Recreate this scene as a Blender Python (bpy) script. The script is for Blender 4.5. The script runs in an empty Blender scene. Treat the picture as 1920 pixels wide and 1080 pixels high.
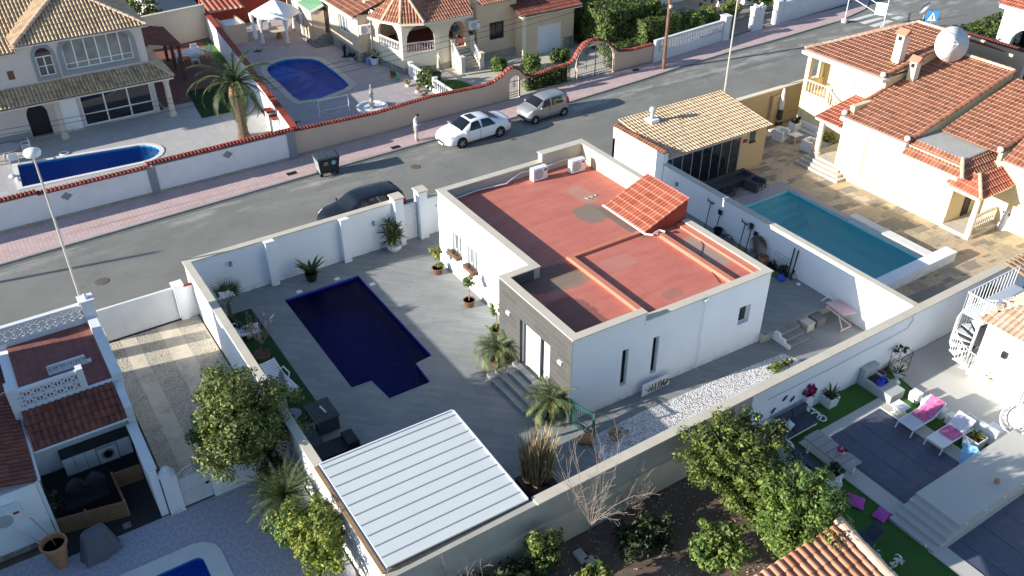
import bpy, bmesh, math, random
from math import sin, cos, pi, radians, sqrt, atan2, hypot, floor
from mathutils import Vector, Matrix
from mathutils.geometry import tessellate_polygon
random.seed(7)
SC = bpy.context.scene
COL = SC.collection
CAMZ = 24.0
TH, YA, FPX = radians(34.31), radians(33.1), 1673.0
cam_d = bpy.data.cameras.new("camera")
cam = bpy.data.objects.new("camera", cam_d)
COL.objects.link(cam)
cam.location = (0, 0, CAMZ)
cam.rotation_euler = (pi / 2 - TH, 0, -YA)
cam_d.sensor_width = 36.0
cam_d.lens = FPX / 1920 * 36.0
cam_d.clip_start = 0.3
cam_d.clip_end = 1200
SC.camera = cam
SUN_EL, SUN_AZ = radians(17.5), radians(-10.8)      # shadows run towards +X, a little towards -Y
SC.world = bpy.data.worlds.new("World")
SC.world.use_nodes = True
wn = SC.world.node_tree
bg = wn.nodes["Background"]
sky = wn.nodes.new("ShaderNodeTexSky")
sky.sky_type = 'NISHITA'
sky.sun_disc = False
sky.sun_elevation = SUN_EL
sun_dir = Vector((-cos(SUN_AZ) * cos(SUN_EL), -sin(SUN_AZ) * cos(SUN_EL), sin(SUN_EL)))   # towards the sun
sky.sun_rotation = atan2(sun_dir.x, sun_dir.y)
sky.air_density = 1.0
sky.dust_density = 0.4
sky.ozone_density = 2.6
wn.links.new(sky.outputs[0], bg.inputs[0])
bg.inputs[1].default_value = 0.10
sl = bpy.data.lights.new("sun", 'SUN')
sl.energy = 5.0
sl.angle = radians(0.5)
sl.color = (1.0, 0.93, 0.82)
sun = bpy.data.objects.new("sun", sl)
COL.objects.link(sun)
sun.rotation_euler = sun_dir.to_track_quat('Z', 'Y').to_euler()
sun.location = (-30, 20, 60)
SC.view_settings.view_transform = 'Standard'
SC.view_settings.look = 'None'
SC.view_settings.exposure = 1.05
SC.view_settings.gamma = 1.0
_c, _s, _cy, _sy = cos(TH), sin(TH), cos(YA), sin(YA)
def _ray(u, v):
 x, y = (u - 960) / FPX, (v - 540) / FPX
 a, b, c = x, -_s * y + _c * 1.0, -_c * y - _s * 1.0
 return (_cy * a + _sy * b, -_sy * a + _cy * b, c)
def P(u, v, z=0.0):
 d = _ray(u, v); t = (z - CAMZ) / d[2]
 return Vector((d[0] * t, d[1] * t, z))
def PX(u, v, x):
 d = _ray(u, v); t = x / d[0]
 return Vector((x, d[1] * t, CAMZ + d[2] * t))
def PY(u, v, y):
 d = _ray(u, v); t = y / d[1]
 return Vector((d[0] * t, y, CAMZ + d[2] * t))
MATS = {}
def _nt(name):
 m = bpy.data.materials.new(name); m.use_nodes = True
 nt = m.node_tree; bs = nt.nodes["Principled BSDF"]
 MATS[name] = m
 return m, nt, bs
def node(nt, t, **kw):
 n = nt.nodes.new(t)
 for k, v in kw.items():
  if k.startswith('i_'): n.inputs[k[2:].replace('_', ' ')].default_value = v
  elif k[0] == 'I' and k[1:].isdigit(): n.inputs[int(k[1:])].default_value = v
  else: setattr(n, k, v)
 return n
def c4(c): return (c[0], c[1], c[2], 1.0)
def pos(nt, rotz=0.0, scale=(1, 1, 1), loc=(0, 0, 0), obj=False):
 if obj: g = node(nt, "ShaderNodeTexCoord"); o = g.outputs["Object"]
 else: g = node(nt, "ShaderNodeNewGeometry"); o = g.outputs["Position"]
 mp = node(nt, "ShaderNodeMapping")
 mp.inputs["Rotation"].default_value = (0, 0, rotz); mp.inputs["Scale"].default_value = scale
 mp.inputs["Location"].default_value = loc
 nt.links.new(o, mp.inputs[0]); return mp.outputs[0]
def mixc(nt, fac, a, b, mode='MIX'):
 n = node(nt, "ShaderNodeMix", data_type='RGBA', blend_type=mode)
 for i, v in ((0, fac), (6, a), (7, b)):
  if isinstance(v, (int, float)): n.inputs[i].default_value = v
  elif isinstance(v, tuple): n.inputs[i].default_value = c4(v)
  else: nt.links.new(v, n.inputs[i])
 return n.outputs[2]
def mth(nt, op, a, b=None, c=None):
 n = node(nt, "ShaderNodeMath", operation=op)
 for i, v in enumerate((a, b, c)):
  if v is None: continue
  if isinstance(v, (int, float)): n.inputs[i].default_value = v
  else: nt.links.new(v, n.inputs[i])
 return n.outputs[0]
def noise(nt, vec, scale, detail=4, rough=0.6):
 n = node(nt, "ShaderNodeTexNoise"); n.inputs["Scale"].default_value = scale
 n.inputs["Detail"].default_value = detail; n.inputs["Roughness"].default_value = rough
 nt.links.new(vec, n.inputs["Vector"]); return n.outputs["Fac"]
def mrange(nt, v, a, b, c=0.0, d=1.0):
 n = node(nt, "ShaderNodeMapRange"); nt.links.new(v, n.inputs[0])
 for i, x in enumerate((a, b, c, d)): n.inputs[i + 1].default_value = x
 return n.outputs[0]
def bump(nt, bs, h, strength=0.3, dist=0.02):
 n = node(nt, "ShaderNodeBump"); n.inputs["Strength"].default_value = strength; n.inputs["Distance"].default_value = dist
 nt.links.new(h, n.inputs["Height"]); nt.links.new(n.outputs[0], bs.inputs["Normal"])
def mk(name, col, var=0.12, scale=2.0, rough=0.8, metal=0.0, fine=30.0, bmp=0.15, stain=None, stain_amt=0.5, stain_scale=0.6, spec=0.3, thr=(0.55, 0.75)):
 """plain weathered surface: slow and fine noise in value, optional stains of another colour"""
 if name in MATS: return MATS[name]
 m, nt, bs = _nt(name)
 v = pos(nt)
 n1 = noise(nt, v, scale, 5); n2 = noise(nt, v, fine, 3)
 f = mth(nt, 'ADD', mth(nt, 'MULTIPLY', n1, 0.7), mth(nt, 'MULTIPLY', n2, 0.3))
 f = mrange(nt, f, 0.3, 0.7)
 lo = tuple(max(0, x * (1 - var)) for x in col); hi = tuple(min(1, x * (1 + var)) for x in col)
 c = mixc(nt, f, lo, hi)
 if stain:
  s = mrange(nt, noise(nt, v, stain_scale, 8, 0.7), thr[0], thr[1], 0, stain_amt)
  c = mixc(nt, s, c, tuple(stain))
 nt.links.new(c, bs.inputs["Base Color"])
 bs.inputs["Roughness"].default_value = rough; bs.inputs["Metallic"].default_value = metal
 bs.inputs["Specular IOR Level"].default_value = spec
 if bmp: bump(nt, bs, n2, bmp, 0.01)
 return m
def tile_mat(name, cols, rough=0.75, cellu=1.0, cellv=1.0, dirt=(0.05, 0.035, 0.03), dirt_amt=0.35, pale=0, palec=(.62, .42, .30)):
 """barrel tiles: each tile (UV cell) has its own fired colour, plus lichen and dirt"""
 m, nt, bs = _nt(name)
 uv = node(nt, "ShaderNodeUVMap")
 sep = node(nt, "ShaderNodeSeparateXYZ"); nt.links.new(uv.outputs[0], sep.inputs[0])
 fx = mth(nt, 'FLOOR', sep.outputs[0]); fy = mth(nt, 'FLOOR', sep.outputs[1])
 cb = node(nt, "ShaderNodeCombineXYZ"); nt.links.new(fx, cb.inputs[0]); nt.links.new(fy, cb.inputs[1])
 wnz = node(nt, "ShaderNodeTexWhiteNoise", noise_dimensions='2D'); nt.links.new(cb.outputs[0], wnz.inputs[0])
 rp = node(nt, "ShaderNodeValToRGB"); rp.color_ramp.interpolation = 'LINEAR'
 el = rp.color_ramp.elements
 while len(el) < len(cols): el.new(0.5)
 for i, cc in enumerate(cols): el[i].position = i / (len(cols) - 1); el[i].color = c4(cc)
 nt.links.new(wnz.outputs[0], rp.inputs[0])
 v = pos(nt)
 d = mrange(nt, noise(nt, v, 1.3, 7, 0.7), 0.5, 0.75, 0, dirt_amt)
 c = mixc(nt, d, rp.outputs[0], tuple(dirt))
 fr = mth(nt, 'FRACT', sep.outputs[1])
 if pale: c = mixc(nt, mth(nt, 'MULTIPLY', mth(nt, 'LESS_THAN', fr, .15), pale), c, tuple(palec))
 nt.links.new(c, bs.inputs["Base Color"]); bs.inputs["Roughness"].default_value = rough
 bump(nt, bs, noise(nt, v, 25, 3), 0.2, 0.01)
 return m
def brick_mat(name, c1, c2, mortar, w, h, rotz=0.0, msize=0.01, rough=0.85, offset=0.5, var=0.1, nscale=1.0, bmp=0.15, stain=None, stain_amt=0.4, stain_scale=0.5, freq=2, obj=False):
 m, nt, bs = _nt(name)
 v = pos(nt, rotz, obj=obj)
 b = node(nt, "ShaderNodeTexBrick", offset=offset, offset_frequency=freq)
 nt.links.new(v, b.inputs["Vector"])
 b.inputs["Color1"].default_value = c4(c1); b.inputs["Color2"].default_value = c4(c2); b.inputs["Mortar"].default_value = c4(mortar)
 b.inputs["Scale"].default_value = 1.0; b.inputs["Mortar Size"].default_value = msize
 b.inputs["Brick Width"].default_value = w; b.inputs["Row Height"].default_value = h
 v0 = pos(nt)
 n1 = noise(nt, v0, nscale, 6)
 c = mixc(nt, mrange(nt, n1, 0.3, 0.7, 0, 1), tuple([1 - var] * 3), tuple([1 + var] * 3))
 c = mixc(nt, 1.0, b.outputs[0], c, 'MULTIPLY')
 if stain:
  s = mrange(nt, noise(nt, v0, stain_scale, 8, 0.7), 0.5, 0.72, 0, stain_amt)
  c = mixc(nt, s, c, tuple(stain))
 nt.links.new(c, bs.inputs["Base Color"]); bs.inputs["Roughness"].default_value = rough
 bs.inputs["Specular IOR Level"].default_value = 0.3
 bump(nt, bs, mth(nt, 'MULTIPLY', b.outputs[1], -1), bmp, 0.01)
 return m
def water_mat(name, tint, ripple=6.0, amt=0.25, ior=1.22, gloss=0.03):
 m, nt, bs = _nt(name)
 nt.nodes.remove(bs)
 out = nt.nodes["Material Output"]
 tr = node(nt, "ShaderNodeBsdfTransparent"); tr.inputs[0].default_value = c4(tint)
 gl = node(nt, "ShaderNodeBsdfGlossy"); gl.inputs["Roughness"].default_value = gloss
 fr = node(nt, "ShaderNodeFresnel"); fr.inputs[0].default_value = ior
 mx = node(nt, "ShaderNodeMixShader")
 nt.links.new(fr.outputs[0], mx.inputs[0]); nt.links.new(tr.outputs[0], mx.inputs[1]); nt.links.new(gl.outputs[0], mx.inputs[2])
 nt.links.new(mx.outputs[0], out.inputs[0])
 v = pos(nt, 0.5, (1, 2.2, 1))
 n = noise(nt, v, ripple, 3, 0.55)
 bp = node(nt, "ShaderNodeBump"); bp.inputs["Strength"].default_value = amt; bp.inputs["Distance"].default_value = 0.08
 nt.links.new(n, bp.inputs["Height"]); nt.links.new(bp.outputs[0], gl.inputs["Normal"]); nt.links.new(bp.outputs[0], fr.inputs["Normal"])
 return m
def leaf_mat(name, c_dark, c_mid, c_lite, rough=0.6, trans=0.25):
 m, nt, bs = _nt(name)
 g = node(nt, "ShaderNodeNewGeometry")
 rp = node(nt, "ShaderNodeValToRGB"); el = rp.color_ramp.elements; el.new(0.5)
 for i, cc in enumerate((c_dark, c_mid, c_lite)): el[i].position = i / 2; el[i].color = c4(cc)
 nt.links.new(g.outputs["Random Per Island"], rp.inputs[0])
 n = noise(nt, pos(nt), 1.7, 3)
 c = mixc(nt, 1.0, rp.outputs[0], mixc(nt, mrange(nt, n, .38, .64), (0.55, 0.62, 0.5), (1.35, 1.25, 1.05)), 'MULTIPLY')
 nt.links.new(c, bs.inputs["Base Color"]); bs.inputs["Roughness"].default_value = rough
 tl = node(nt, "ShaderNodeBsdfTranslucent"); nt.links.new(c, tl.inputs[0])
 mx = node(nt, "ShaderNodeMixShader"); mx.inputs[0].default_value = trans
 nt.links.new(bs.outputs[0], mx.inputs[1]); nt.links.new(tl.outputs[0], mx.inputs[2])
 nt.links.new(mx.outputs[0], nt.nodes["Material Output"].inputs[0])
 return m
ORG = {}
class MB:
 def __init__(s): s.v = []; s.f = []; s.m = []; s.uv = None
 def add(s, vs, fs, m=0):
  b = len(s.v); s.v.extend([tuple(v) for v in vs])
  for f in fs: s.f.append(tuple(i + b for i in f)); s.m.append(m)
  return s
 def box(s, x0, y0, z0, x1, y1, z1, m=0):
  x0, x1 = min(x0, x1), max(x0, x1); y0, y1 = min(y0, y1), max(y0, y1); z0, z1 = min(z0, z1), max(z0, z1)
  return s.add([(x0,y0,z0),(x1,y0,z0),(x1,y1,z0),(x0,y1,z0),(x0,y0,z1),(x1,y0,z1),(x1,y1,z1),(x0,y1,z1)],
    [(0,3,2,1),(4,5,6,7),(0,1,5,4),(1,2,6,5),(2,3,7,6),(3,0,4,7)], m)
 def bar(s, p0, p1, w, h=None, m=0, up=(0,0,1)):
  """square bar of width w (sideways) and height h between two points"""
  p0, p1 = Vector(p0), Vector(p1); h = h or w
  d = (p1 - p0).normalized(); u = Vector(up)
  if abs(d.dot(u)) > 0.98: u = Vector((1, 0, 0))
  a = d.cross(u).normalized() * (w / 2); b = a.cross(d).normalized() * (h / 2)
  vs = [p0-a-b, p0+a-b, p0+a+b, p0-a+b, p1-a-b, p1+a-b, p1+a+b, p1-a+b]
  return s.add(vs, [(0,1,2,3),(7,6,5,4),(0,4,5,1),(1,5,6,2),(2,6,7,3),(3,7,4,0)], m)
 def prism(s, pts, z0, z1, m=0, holes=()):
  n = len(pts)
  for ring, flip in [(pts, False)] + [(h, True) for h in holes]:
   k = len(ring)
   vs = [(p[0], p[1], z0) for p in ring] + [(p[0], p[1], z1) for p in ring]
   s.add(vs, [((i, (i+1) % k, (i+1) % k + k, i + k) if not flip else ((i+1) % k, i, i + k, (i+1) % k + k)) for i in range(k)], m)
  s.sheet(pts, z1, m, holes); s.sheet(pts, z0, m, holes, True)
  return s
 def sheet(s, pts, z, m=0, holes=(), down=False):
  rings = [[Vector((p[0], p[1], 0)) for p in r] for r in [pts] + list(holes)]
  tr = tessellate_polygon(rings); allp = [p for r in rings for p in r]
  fs = []
  for t in tr:
   a, b, c = [allp[i] for i in t]
   cr = (b - a).cross(c - a).z
   if abs(cr) < 1e-9: continue
   fs.append(tuple(t) if (cr > 0) != down else tuple(reversed(t)))
  return s.add([(p.x, p.y, z) for p in allp], fs, m)
 def poly(s, pts, m=0): return s.add(pts, [tuple(range(len(pts)))], m)
 def tube(s, pts, r, n=6, m=0, r1=None, cap=True):
  pts = [Vector(p) for p in pts]; k = len(pts)
  rs = [r + ((r1 if r1 is not None else r) - r) * i / max(1, k - 1) for i in range(k)]
  base = len(s.v); prev = None
  for i, p in enumerate(pts):
   d = (pts[min(i+1, k-1)] - pts[max(i-1, 0)])
   if d.length < 1e-9: d = Vector((0, 0, 1))
   d.normalize()
   if prev is None:
    u = Vector((0, 0, 1)) if abs(d.z) < 0.9 else Vector((1, 0, 0))
    a = d.cross(u).normalized()
   else:
    a = (prev - d * prev.dot(d))
    a = a.normalized() if a.length > 1e-6 else d.orthogonal().normalized()
   prev = a; b = d.cross(a)
   for j in range(n):
    t = 2 * pi * j / n
    s.v.append(tuple(p + (a * cos(t) + b * sin(t)) * rs[i]))
  for i in range(k - 1):
   for j in range(n):
    s.f.append((base+i*n+j, base+i*n+(j+1) % n, base+(i+1)*n+(j+1) % n, base+(i+1)*n+j)); s.m.append(m)
  if cap:
   s.f.append(tuple(base + j for j in reversed(range(n)))); s.m.append(m)
   s.f.append(tuple(base + (k-1)*n + j for j in range(n))); s.m.append(m)
  return s
 def lathe(s, cx, cy, prof, n=12, m=0, z0=0.0, sx=1.0, sy=1.0):
  base = len(s.v); k = len(prof)
  for r, z in prof:
   for j in range(n):
    t = 2 * pi * j / n; s.v.append((cx + r * cos(t) * sx, cy + r * sin(t) * sy, z0 + z))
  for i in range(k - 1):
   for j in range(n):
    s.f.append((base+i*n+j, base+i*n+(j+1) % n, base+(i+1)*n+(j+1) % n, base+(i+1)*n+j)); s.m.append(m)
  s.f.append(tuple(base + j for j in reversed(range(n)))); s.m.append(m)
  s.f.append(tuple(base + (k-1)*n + j for j in range(n))); s.m.append(m)
  return s
 def ball(s, c, r, n=8, k=5, m=0, sc=(1, 1, 1)):
  base = len(s.v)
  for i in range(k + 1):
   ph = -pi/2 + pi * i / k
   for j in range(n):
    t = 2 * pi * j / n
    s.v.append((c[0] + r*sc[0]*cos(ph)*cos(t), c[1] + r*sc[1]*cos(ph)*sin(t), c[2] + r*sc[2]*sin(ph)))
  for i in range(k):
   for j in range(n):
    s.f.append((base+i*n+j, base+i*n+(j+1) % n, base+(i+1)*n+(j+1) % n, base+(i+1)*n+j)); s.m.append(m)
  return s
 def xf(s, mat, start=0):
  s.v[start:] = [tuple(mat @ Vector(v)) for v in s.v[start:]]; return s
 def build(s, name, mats, parent=None, smooth=False, uvs=None):
  if not isinstance(mats, (list, tuple)): mats = [mats]
  mats = [MATS[x] if isinstance(x, str) else x for x in mats]
  o3 = Vector(ORG.get(parent.name, (0, 0, 0))) if parent else Vector((0, 0, 0))
  me = bpy.data.meshes.new(name)
  me.from_pydata([tuple(Vector(v) - o3) for v in s.v], [], s.f)
  for x in mats: me.materials.append(x)
  if len(mats) > 1: me.polygons.foreach_set("material_index", [min(i, len(mats)-1) for i in s.m])
  if smooth: me.polygons.foreach_set("use_smooth", [True] * len(s.f))
  if s.uv:
   ul = me.uv_layers.new(name="UVMap")
   for pl in me.polygons:
    for li in pl.loop_indices: ul.data[li].uv = s.uv[me.loops[li].vertex_index]
  me.update()
  o = bpy.data.objects.new(name, me); COL.objects.link(o)
  if parent:
   o.parent = parent
   ORG[o.name] = tuple(o3)
  return o
def thing(name, label, cat, loc=(0, 0, 0), group=None, local=False, rotz=0.0):
 o = bpy.data.objects.new(name, None); COL.objects.link(o)
 o.empty_display_size = 0.2
 o.location = loc; o.rotation_euler = (0, 0, rotz)
 o["label"] = label; o["category"] = cat
 if group: o["group"] = group
 ORG[o.name] = (0, 0, 0) if local else tuple(loc)
 return o
def tag(o, label, cat, group=None, kind=None):
 if kind: o["kind"] = kind
 if label: o["label"] = label
 if cat: o["category"] = cat
 if group: o["group"] = group
 return o
def struct(name, mb, mats, smooth=False):
 o = mb.build(name, mats, None, smooth); o["kind"] = "structure"; return o
def dup(root, loc=None, rotz=None, label=None, group=None, scale=None):
 r = root.copy(); COL.objects.link(r)
 if loc is not None: r.location = loc
 if rotz is not None: r.rotation_euler = (0, 0, rotz)
 if scale: r.scale = scale if not isinstance(scale, (int, float)) else (scale,)*3
 if label: r["label"] = label
 if group: r["group"] = group
 ORG[r.name] = ORG.get(root.name, (0, 0, 0))
 for ch in list(root.children):
  c = ch.copy(); COL.objects.link(c); c.parent = r
  for g in list(ch.children):
   d = g.copy(); COL.objects.link(d); d.parent = c
 return r
def rnd(a, b): return random.uniform(a, b)
def tile_roof(name, poly, mats, parent, pitch=0.22, course=0.40, amp=0.045, step=0.022, fascia=None):
 """barrel tile surface clipped to a convex polygon in space; poly[0]->poly[1] is the eave"""
 poly = [Vector(p) for p in poly]
 o = poly[0]; e = (poly[1] - o).normalized()
 nrm = Vector((0, 0, 0))
 for i in range(1, len(poly) - 1): nrm += (poly[i] - o).cross(poly[i+1] - o)
 nrm.normalize()
 if nrm.z < 0: nrm = -nrm
 t = nrm.cross(e).normalized()
 if (poly[-1] - o).dot(t) < 0: t = -t
 ss = [(p - o).dot(e) for p in poly]; ts = [(p - o).dot(t) for p in poly]
 s0, s1, t1 = min(ss), max(ss), max(ts)
 prof = [(0, 0), (.08, amp * .62), (.22, amp * .95), (.36, amp), (.5, amp * .9), (.62, amp * .55), (.68, 0), (.84, -amp * .25), (1, 0)]; K = len(prof) - 1
 ncol = int((s1 - s0) / pitch) + 1; nrow = int(t1 / course) + 1
 mb = MB(); uv = []
 for c in range(ncol):
  jit = rnd(-.004, .004)
  for r in range(nrow):
   ta, tb = r * course - 0.03, (r + 1) * course
   base = len(mb.v); lift = rnd(0, .006)
   for (tt, zz) in ((ta, step), (ta, step + 0.014), (tb, 0.0)):
    for (a, h) in prof:
     q = (h if not (tt == ta and zz == step) else h * .55) + zz + lift
     mb.v.append(tuple(o + e * (s0 + (c + a) * pitch + jit) + t * tt + nrm * q))
     uv.append((c + 0.02 + a * .96, r + (0.02 if tt == ta else 0.98)))
   w = K + 1
   for i in range(2):
    for j in range(K):
     mb.f.append((base+i*w+j, base+i*w+j+1, base+(i+1)*w+j+1, base+(i+1)*w+j)); mb.m.append(0)
 bm = bmesh.new(); ul = bm.loops.layers.uv.new("UVMap")
 bv = [bm.verts.new(v) for v in mb.v]
 for f in mb.f:
  fc = bm.faces.new([bv[i] for i in f])
  for lp, i in zip(fc.loops, f): lp[ul].uv = uv[i]
 cen = sum(poly, Vector((0, 0, 0))) / len(poly)
 for i in range(len(poly)):
  a, b = poly[i], poly[(i+1) % len(poly)]
  d = (b - a).normalized(); pn = d.cross(nrm).normalized()
  if (cen - a).dot(pn) > 0: pn = -pn
  off = 0.04 if i == 0 else 0.0
  bmesh.ops.bisect_plane(bm, geom=bm.verts[:] + bm.edges[:] + bm.faces[:], plane_co=a + pn * off, plane_no=pn, clear_outer=True)
 dv = [bm.verts.new(p - nrm * 0.015) for p in poly]
 try:
  f = bm.faces.new(dv)
  for lp in f.loops: lp[ul].uv = (0.5, 0.5)
 except ValueError: pass
 o3 = Vector(ORG.get(parent.name, (0, 0, 0))) if parent else Vector((0, 0, 0))
 bmesh.ops.translate(bm, verts=bm.verts, vec=-o3)
 me = bpy.data.meshes.new(name); bm.to_mesh(me); bm.free()
 me.materials.append(MATS[mats] if isinstance(mats, str) else mats)
 ob = bpy.data.objects.new(name, me); COL.objects.link(ob)
 if parent: ob.parent = parent; ORG[ob.name] = tuple(o3)
 return ob
def ridge(mb, p0, p1, r=0.11, seg=0.38, m=0, uvl=None):
 """run of ridge tiles: overlapping half barrels"""
 p0, p1 = Vector(p0), Vector(p1); L = (p1 - p0).length; d = (p1 - p0) / L; n = max(1, int(L / seg))
 side = d.cross(Vector((0, 0, 1))).normalized(); up = side.cross(d)
 for i in range(n):
  a = p0 + d * (L * i / n - 0.02); b = p0 + d * (L * (i + 1) / n)
  base = len(mb.v)
  for q, rr in ((a, r * 1.12), (b, r * 0.94)):
   for j in range(7):
    t = pi * j / 6
    mb.v.append(tuple(q + side * (cos(t) * rr) + up * (sin(t) * rr * .8)))
    if mb.uv is not None: mb.uv.append((i + .5, hash((round(p0.x, 2), round(p0.y, 2))) % 97 + .5))
  for j in range(6):
   mb.f.append((base+j, base+j+1, base+7+j+1, base+7+j)); mb.m.append(m)
  mb.f.append(tuple(base + j for j in range(7))); mb.m.append(m)
  mb.f.append(tuple(base + 7 + j for j in reversed(range(7)))); mb.m.append(m)
 return mb
def coping_tiles(p0, p1, half, rise=0.10, pitch=0.2, r=0.075, over=0.08):
 """saddle coping: barrel tiles laid across the wall on both sides of its line; p0,p1 at wall-top height"""
 p0, p1 = Vector(p0), Vector(p1); L = (p1 - p0).length; d = (p1 - p0) / L; n = max(1, int(L / pitch)); pw = L / n
 side = Vector((0, 0, 1)).cross(d).normalized(); mb = MB(); mb.uv = []
 for i in range(n):
  c = p0 + d * (pw * (i + .5)); k = random.randint(0, 999)
  for sg in (1, -1):
   a = c + Vector((0, 0, rise)); b = c + side * (sg * (half + over)) + Vector((0, 0, 0.0 + rnd(0, .01)))
   base = len(mb.v)
   for q, rr in ((a, r * .95), (b, r * 1.1)):
    for j in range(6):
     t = pi * j / 5
     mb.v.append(tuple(q + d * (cos(t) * rr) + Vector((0, 0, sin(t) * rr)))); mb.uv.append((k + .5, i + .5))
   for j in range(5):
    f = (base+j, base+j+1, base+6+j+1, base+6+j)
    mb.f.append(f if sg > 0 else tuple(reversed(f))); mb.m.append(0)
   mb.f.append(tuple(base + 6 + j for j in range(6))); mb.m.append(0)
 b0 = len(mb.v)
 for q in (p0, p1):
  for w, z in ((-(half + .02), -.02), (-(half + .02), .015), (0, rise + .01), (half + .02, .015), (half + .02, -.02)):
   mb.v.append(tuple(q + side * w + Vector((0, 0, z)))); mb.uv.append((500.5, 3.5))
 for j in range(4): mb.f.append((b0+j, b0+j+1, b0+5+j+1, b0+5+j)); mb.m.append(0)
 mb.f.append((b0, b0+1, b0+2, b0+3, b0+4)); mb.m.append(0); mb.f.append((b0+9, b0+8, b0+7, b0+6, b0+5)); mb.m.append(0)
 return mb
def wallseg(mb, p0, p1, t, z0, z1, m=0):
 """wall of thickness t centred on the line p0-p1"""
 a, b = Vector((p0[0], p0[1], 0)), Vector((p1[0], p1[1], 0)); d = (b - a).normalized(); n = Vector((-d.y, d.x, 0)) * (t / 2)
 mb.prism([a - n, b - n, b + n, a + n][::1], z0, z1, m); return mb
def balustrade(parent, p0, p1, h, mat, spacing=0.2, r=0.05, rail=0.14, posts=True):
 p0, p1 = Vector(p0), Vector(p1); up = Vector((0, 0, 1))
 mb = MB(); mb.bar(p0 + up * (h - .04), p1 + up * (h - .04), rail, .08); mb.bar(p0 + up * .04, p1 + up * .04, rail, .08)
 mb.build("rail", mat, parent)
 L = (p1 - p0).length; n = max(1, int(L / spacing)); hb = h - .14
 b = MB(); b.lathe(0, 0, [(r*.8, 0), (r*.5, hb*.12), (r, hb*.35), (r*.45, hb*.75), (r*.75, hb)], 6)
 first = None
 o3 = Vector(ORG.get(parent.name, (0, 0, 0)))
 for i in range(n):
  q = p0 + (p1 - p0) * ((i + .5) / n) + up * .075 - o3
  if first is None:
   sv = ORG.get(parent.name); ORG[parent.name] = (0, 0, 0)
   first = b.build("baluster", mat, parent, smooth=True); ORG[parent.name] = sv
   o = first
  else:
   o = first.copy(); COL.objects.link(o); o.parent = parent
  o.location = q
def breeze_panel(p0, p1, z0, rows, cell=0.3, t=0.1, bw=0.035):
 """pierced concrete block screen: each block a square frame crossed by two diagonals and a diamond"""
 p0, p1 = Vector((p0[0], p0[1], z0)), Vector((p1[0], p1[1], z0)); L = (p1 - p0).length; n = max(1, round(L / cell)); cw = L / n
 d = (p1 - p0) / L; up = Vector((0, 0, 1)); mb = MB()
 for r in range(rows + 1): mb.bar(p0 + up * (r * cell), p1 + up * (r * cell), t, bw * 1.3)
 for i in range(n + 1): mb.bar(p0 + d * (cw * i), p0 + d * (cw * i) + up * (rows * cell), t * .96, bw * 1.3, up=d)
 nd = Vector((-d.y, d.x, 0))
 for i in range(n):
  for r in range(rows):
   a = p0 + d * (cw * i) + up * (r * cell); c = a + d * cw; e = a + up * cell; g = c + up * cell
   mb.bar(a, g, t * .9, bw, up=nd.cross((g-a).normalized())); mb.bar(c, e, t * .84, bw, up=nd.cross((e-c).normalized()))
 return mb
def ridges(parent, name, mat, *segs):
 for sg in segs: mr = MB(); mr.uv = []; ridge(mr, *sg); mr.build(name, mat, parent)
def leafquad(mb, p, nrm, l, w, bend=0.0):
 a = nrm.orthogonal().normalized(); ang = rnd(0, 2*pi); b = nrm.cross(a)
 d = a * cos(ang) + b * sin(ang); s_ = d.cross(nrm)
 i = len(mb.v)
 mb.v.extend([tuple(p - d*l/2), tuple(p + s_*w/2 + nrm*bend*.3), tuple(p + d*l/2), tuple(p - s_*w/2 + nrm*bend*.3)])
 mb.f.append((i, i+1, i+2, i+3)); mb.m.append(0)
def crown(c, rad, nclump, per, leaf=0.09, clump=0.35, shell=0.55, seed=1, flat=0.0):
 """leaf clumps spread through an uneven volume, open between the clumps"""
 st = random.getstate(); random.seed(seed); mb = MB(); c = Vector(c)
 for k in range(nclump):
  while True:
   u = Vector((rnd(-1, 1), rnd(-1, 1), rnd(-1, 1)))
   if 0.05 < u.length < 1: break
  az_ = atan2(u.y, u.x); u = u.normalized() * (shell + (1 - shell) * random.random() ** .6) * rnd(.82, 1.1) * (1 + .10 * sin(3 * az_ + seed) + .08 * sin(7 * az_ + u.z * 4))
  if u.z < -.55: u.z *= .5
  cc = c + Vector((u.x * rad[0], u.y * rad[1], u.z * rad[2])); cr = clump * rnd(.6, 1.3)
  for q in range(per):
   n = Vector((rnd(-1, 1), rnd(-1, 1), rnd(-1, 1))).normalized()
   p = cc + n * cr * random.random() ** .45
   nn = (n + Vector((rnd(-.7, .7), rnd(-.7, .7), rnd(-.2, .9)))).normalized()
   l = leaf * rnd(.7, 1.4)
   leafquad(mb, p, nn, l * 1.5, l * .75)
 random.setstate(st); return mb
def limbs(base, top, r, n=4, spread=1.0, seed=2):
 st = random.getstate(); random.seed(seed); mb = MB(); base, top = Vector(base), Vector(top)
 H = (top - base).length; f = base.lerp(top, .45)
 mb.tube([base, base.lerp(f, .5) + Vector((rnd(-.05, .05), rnd(-.05, .05), 0)), f], r, 7, r1=r*.7)
 for i in range(n):
  a = 2*pi*i/n + rnd(-.4, .4); e = f + Vector((cos(a)*spread*rnd(.6, 1), sin(a)*spread*rnd(.6, 1), H * rnd(.3, .6)))
  mid = f.lerp(e, .5) + Vector((0, 0, H*.06))
  mb.tube([f, mid, e], r*.6, 5, r1=r*.15)
  for j in range(2):
   e2 = mid + Vector((rnd(-.5, .5)*spread, rnd(-.5, .5)*spread, rnd(.2, .6)*H*.5)); mb.tube([mid, e2], r*.25, 4, r1=r*.08)
 random.setstate(st); return mb
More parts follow.
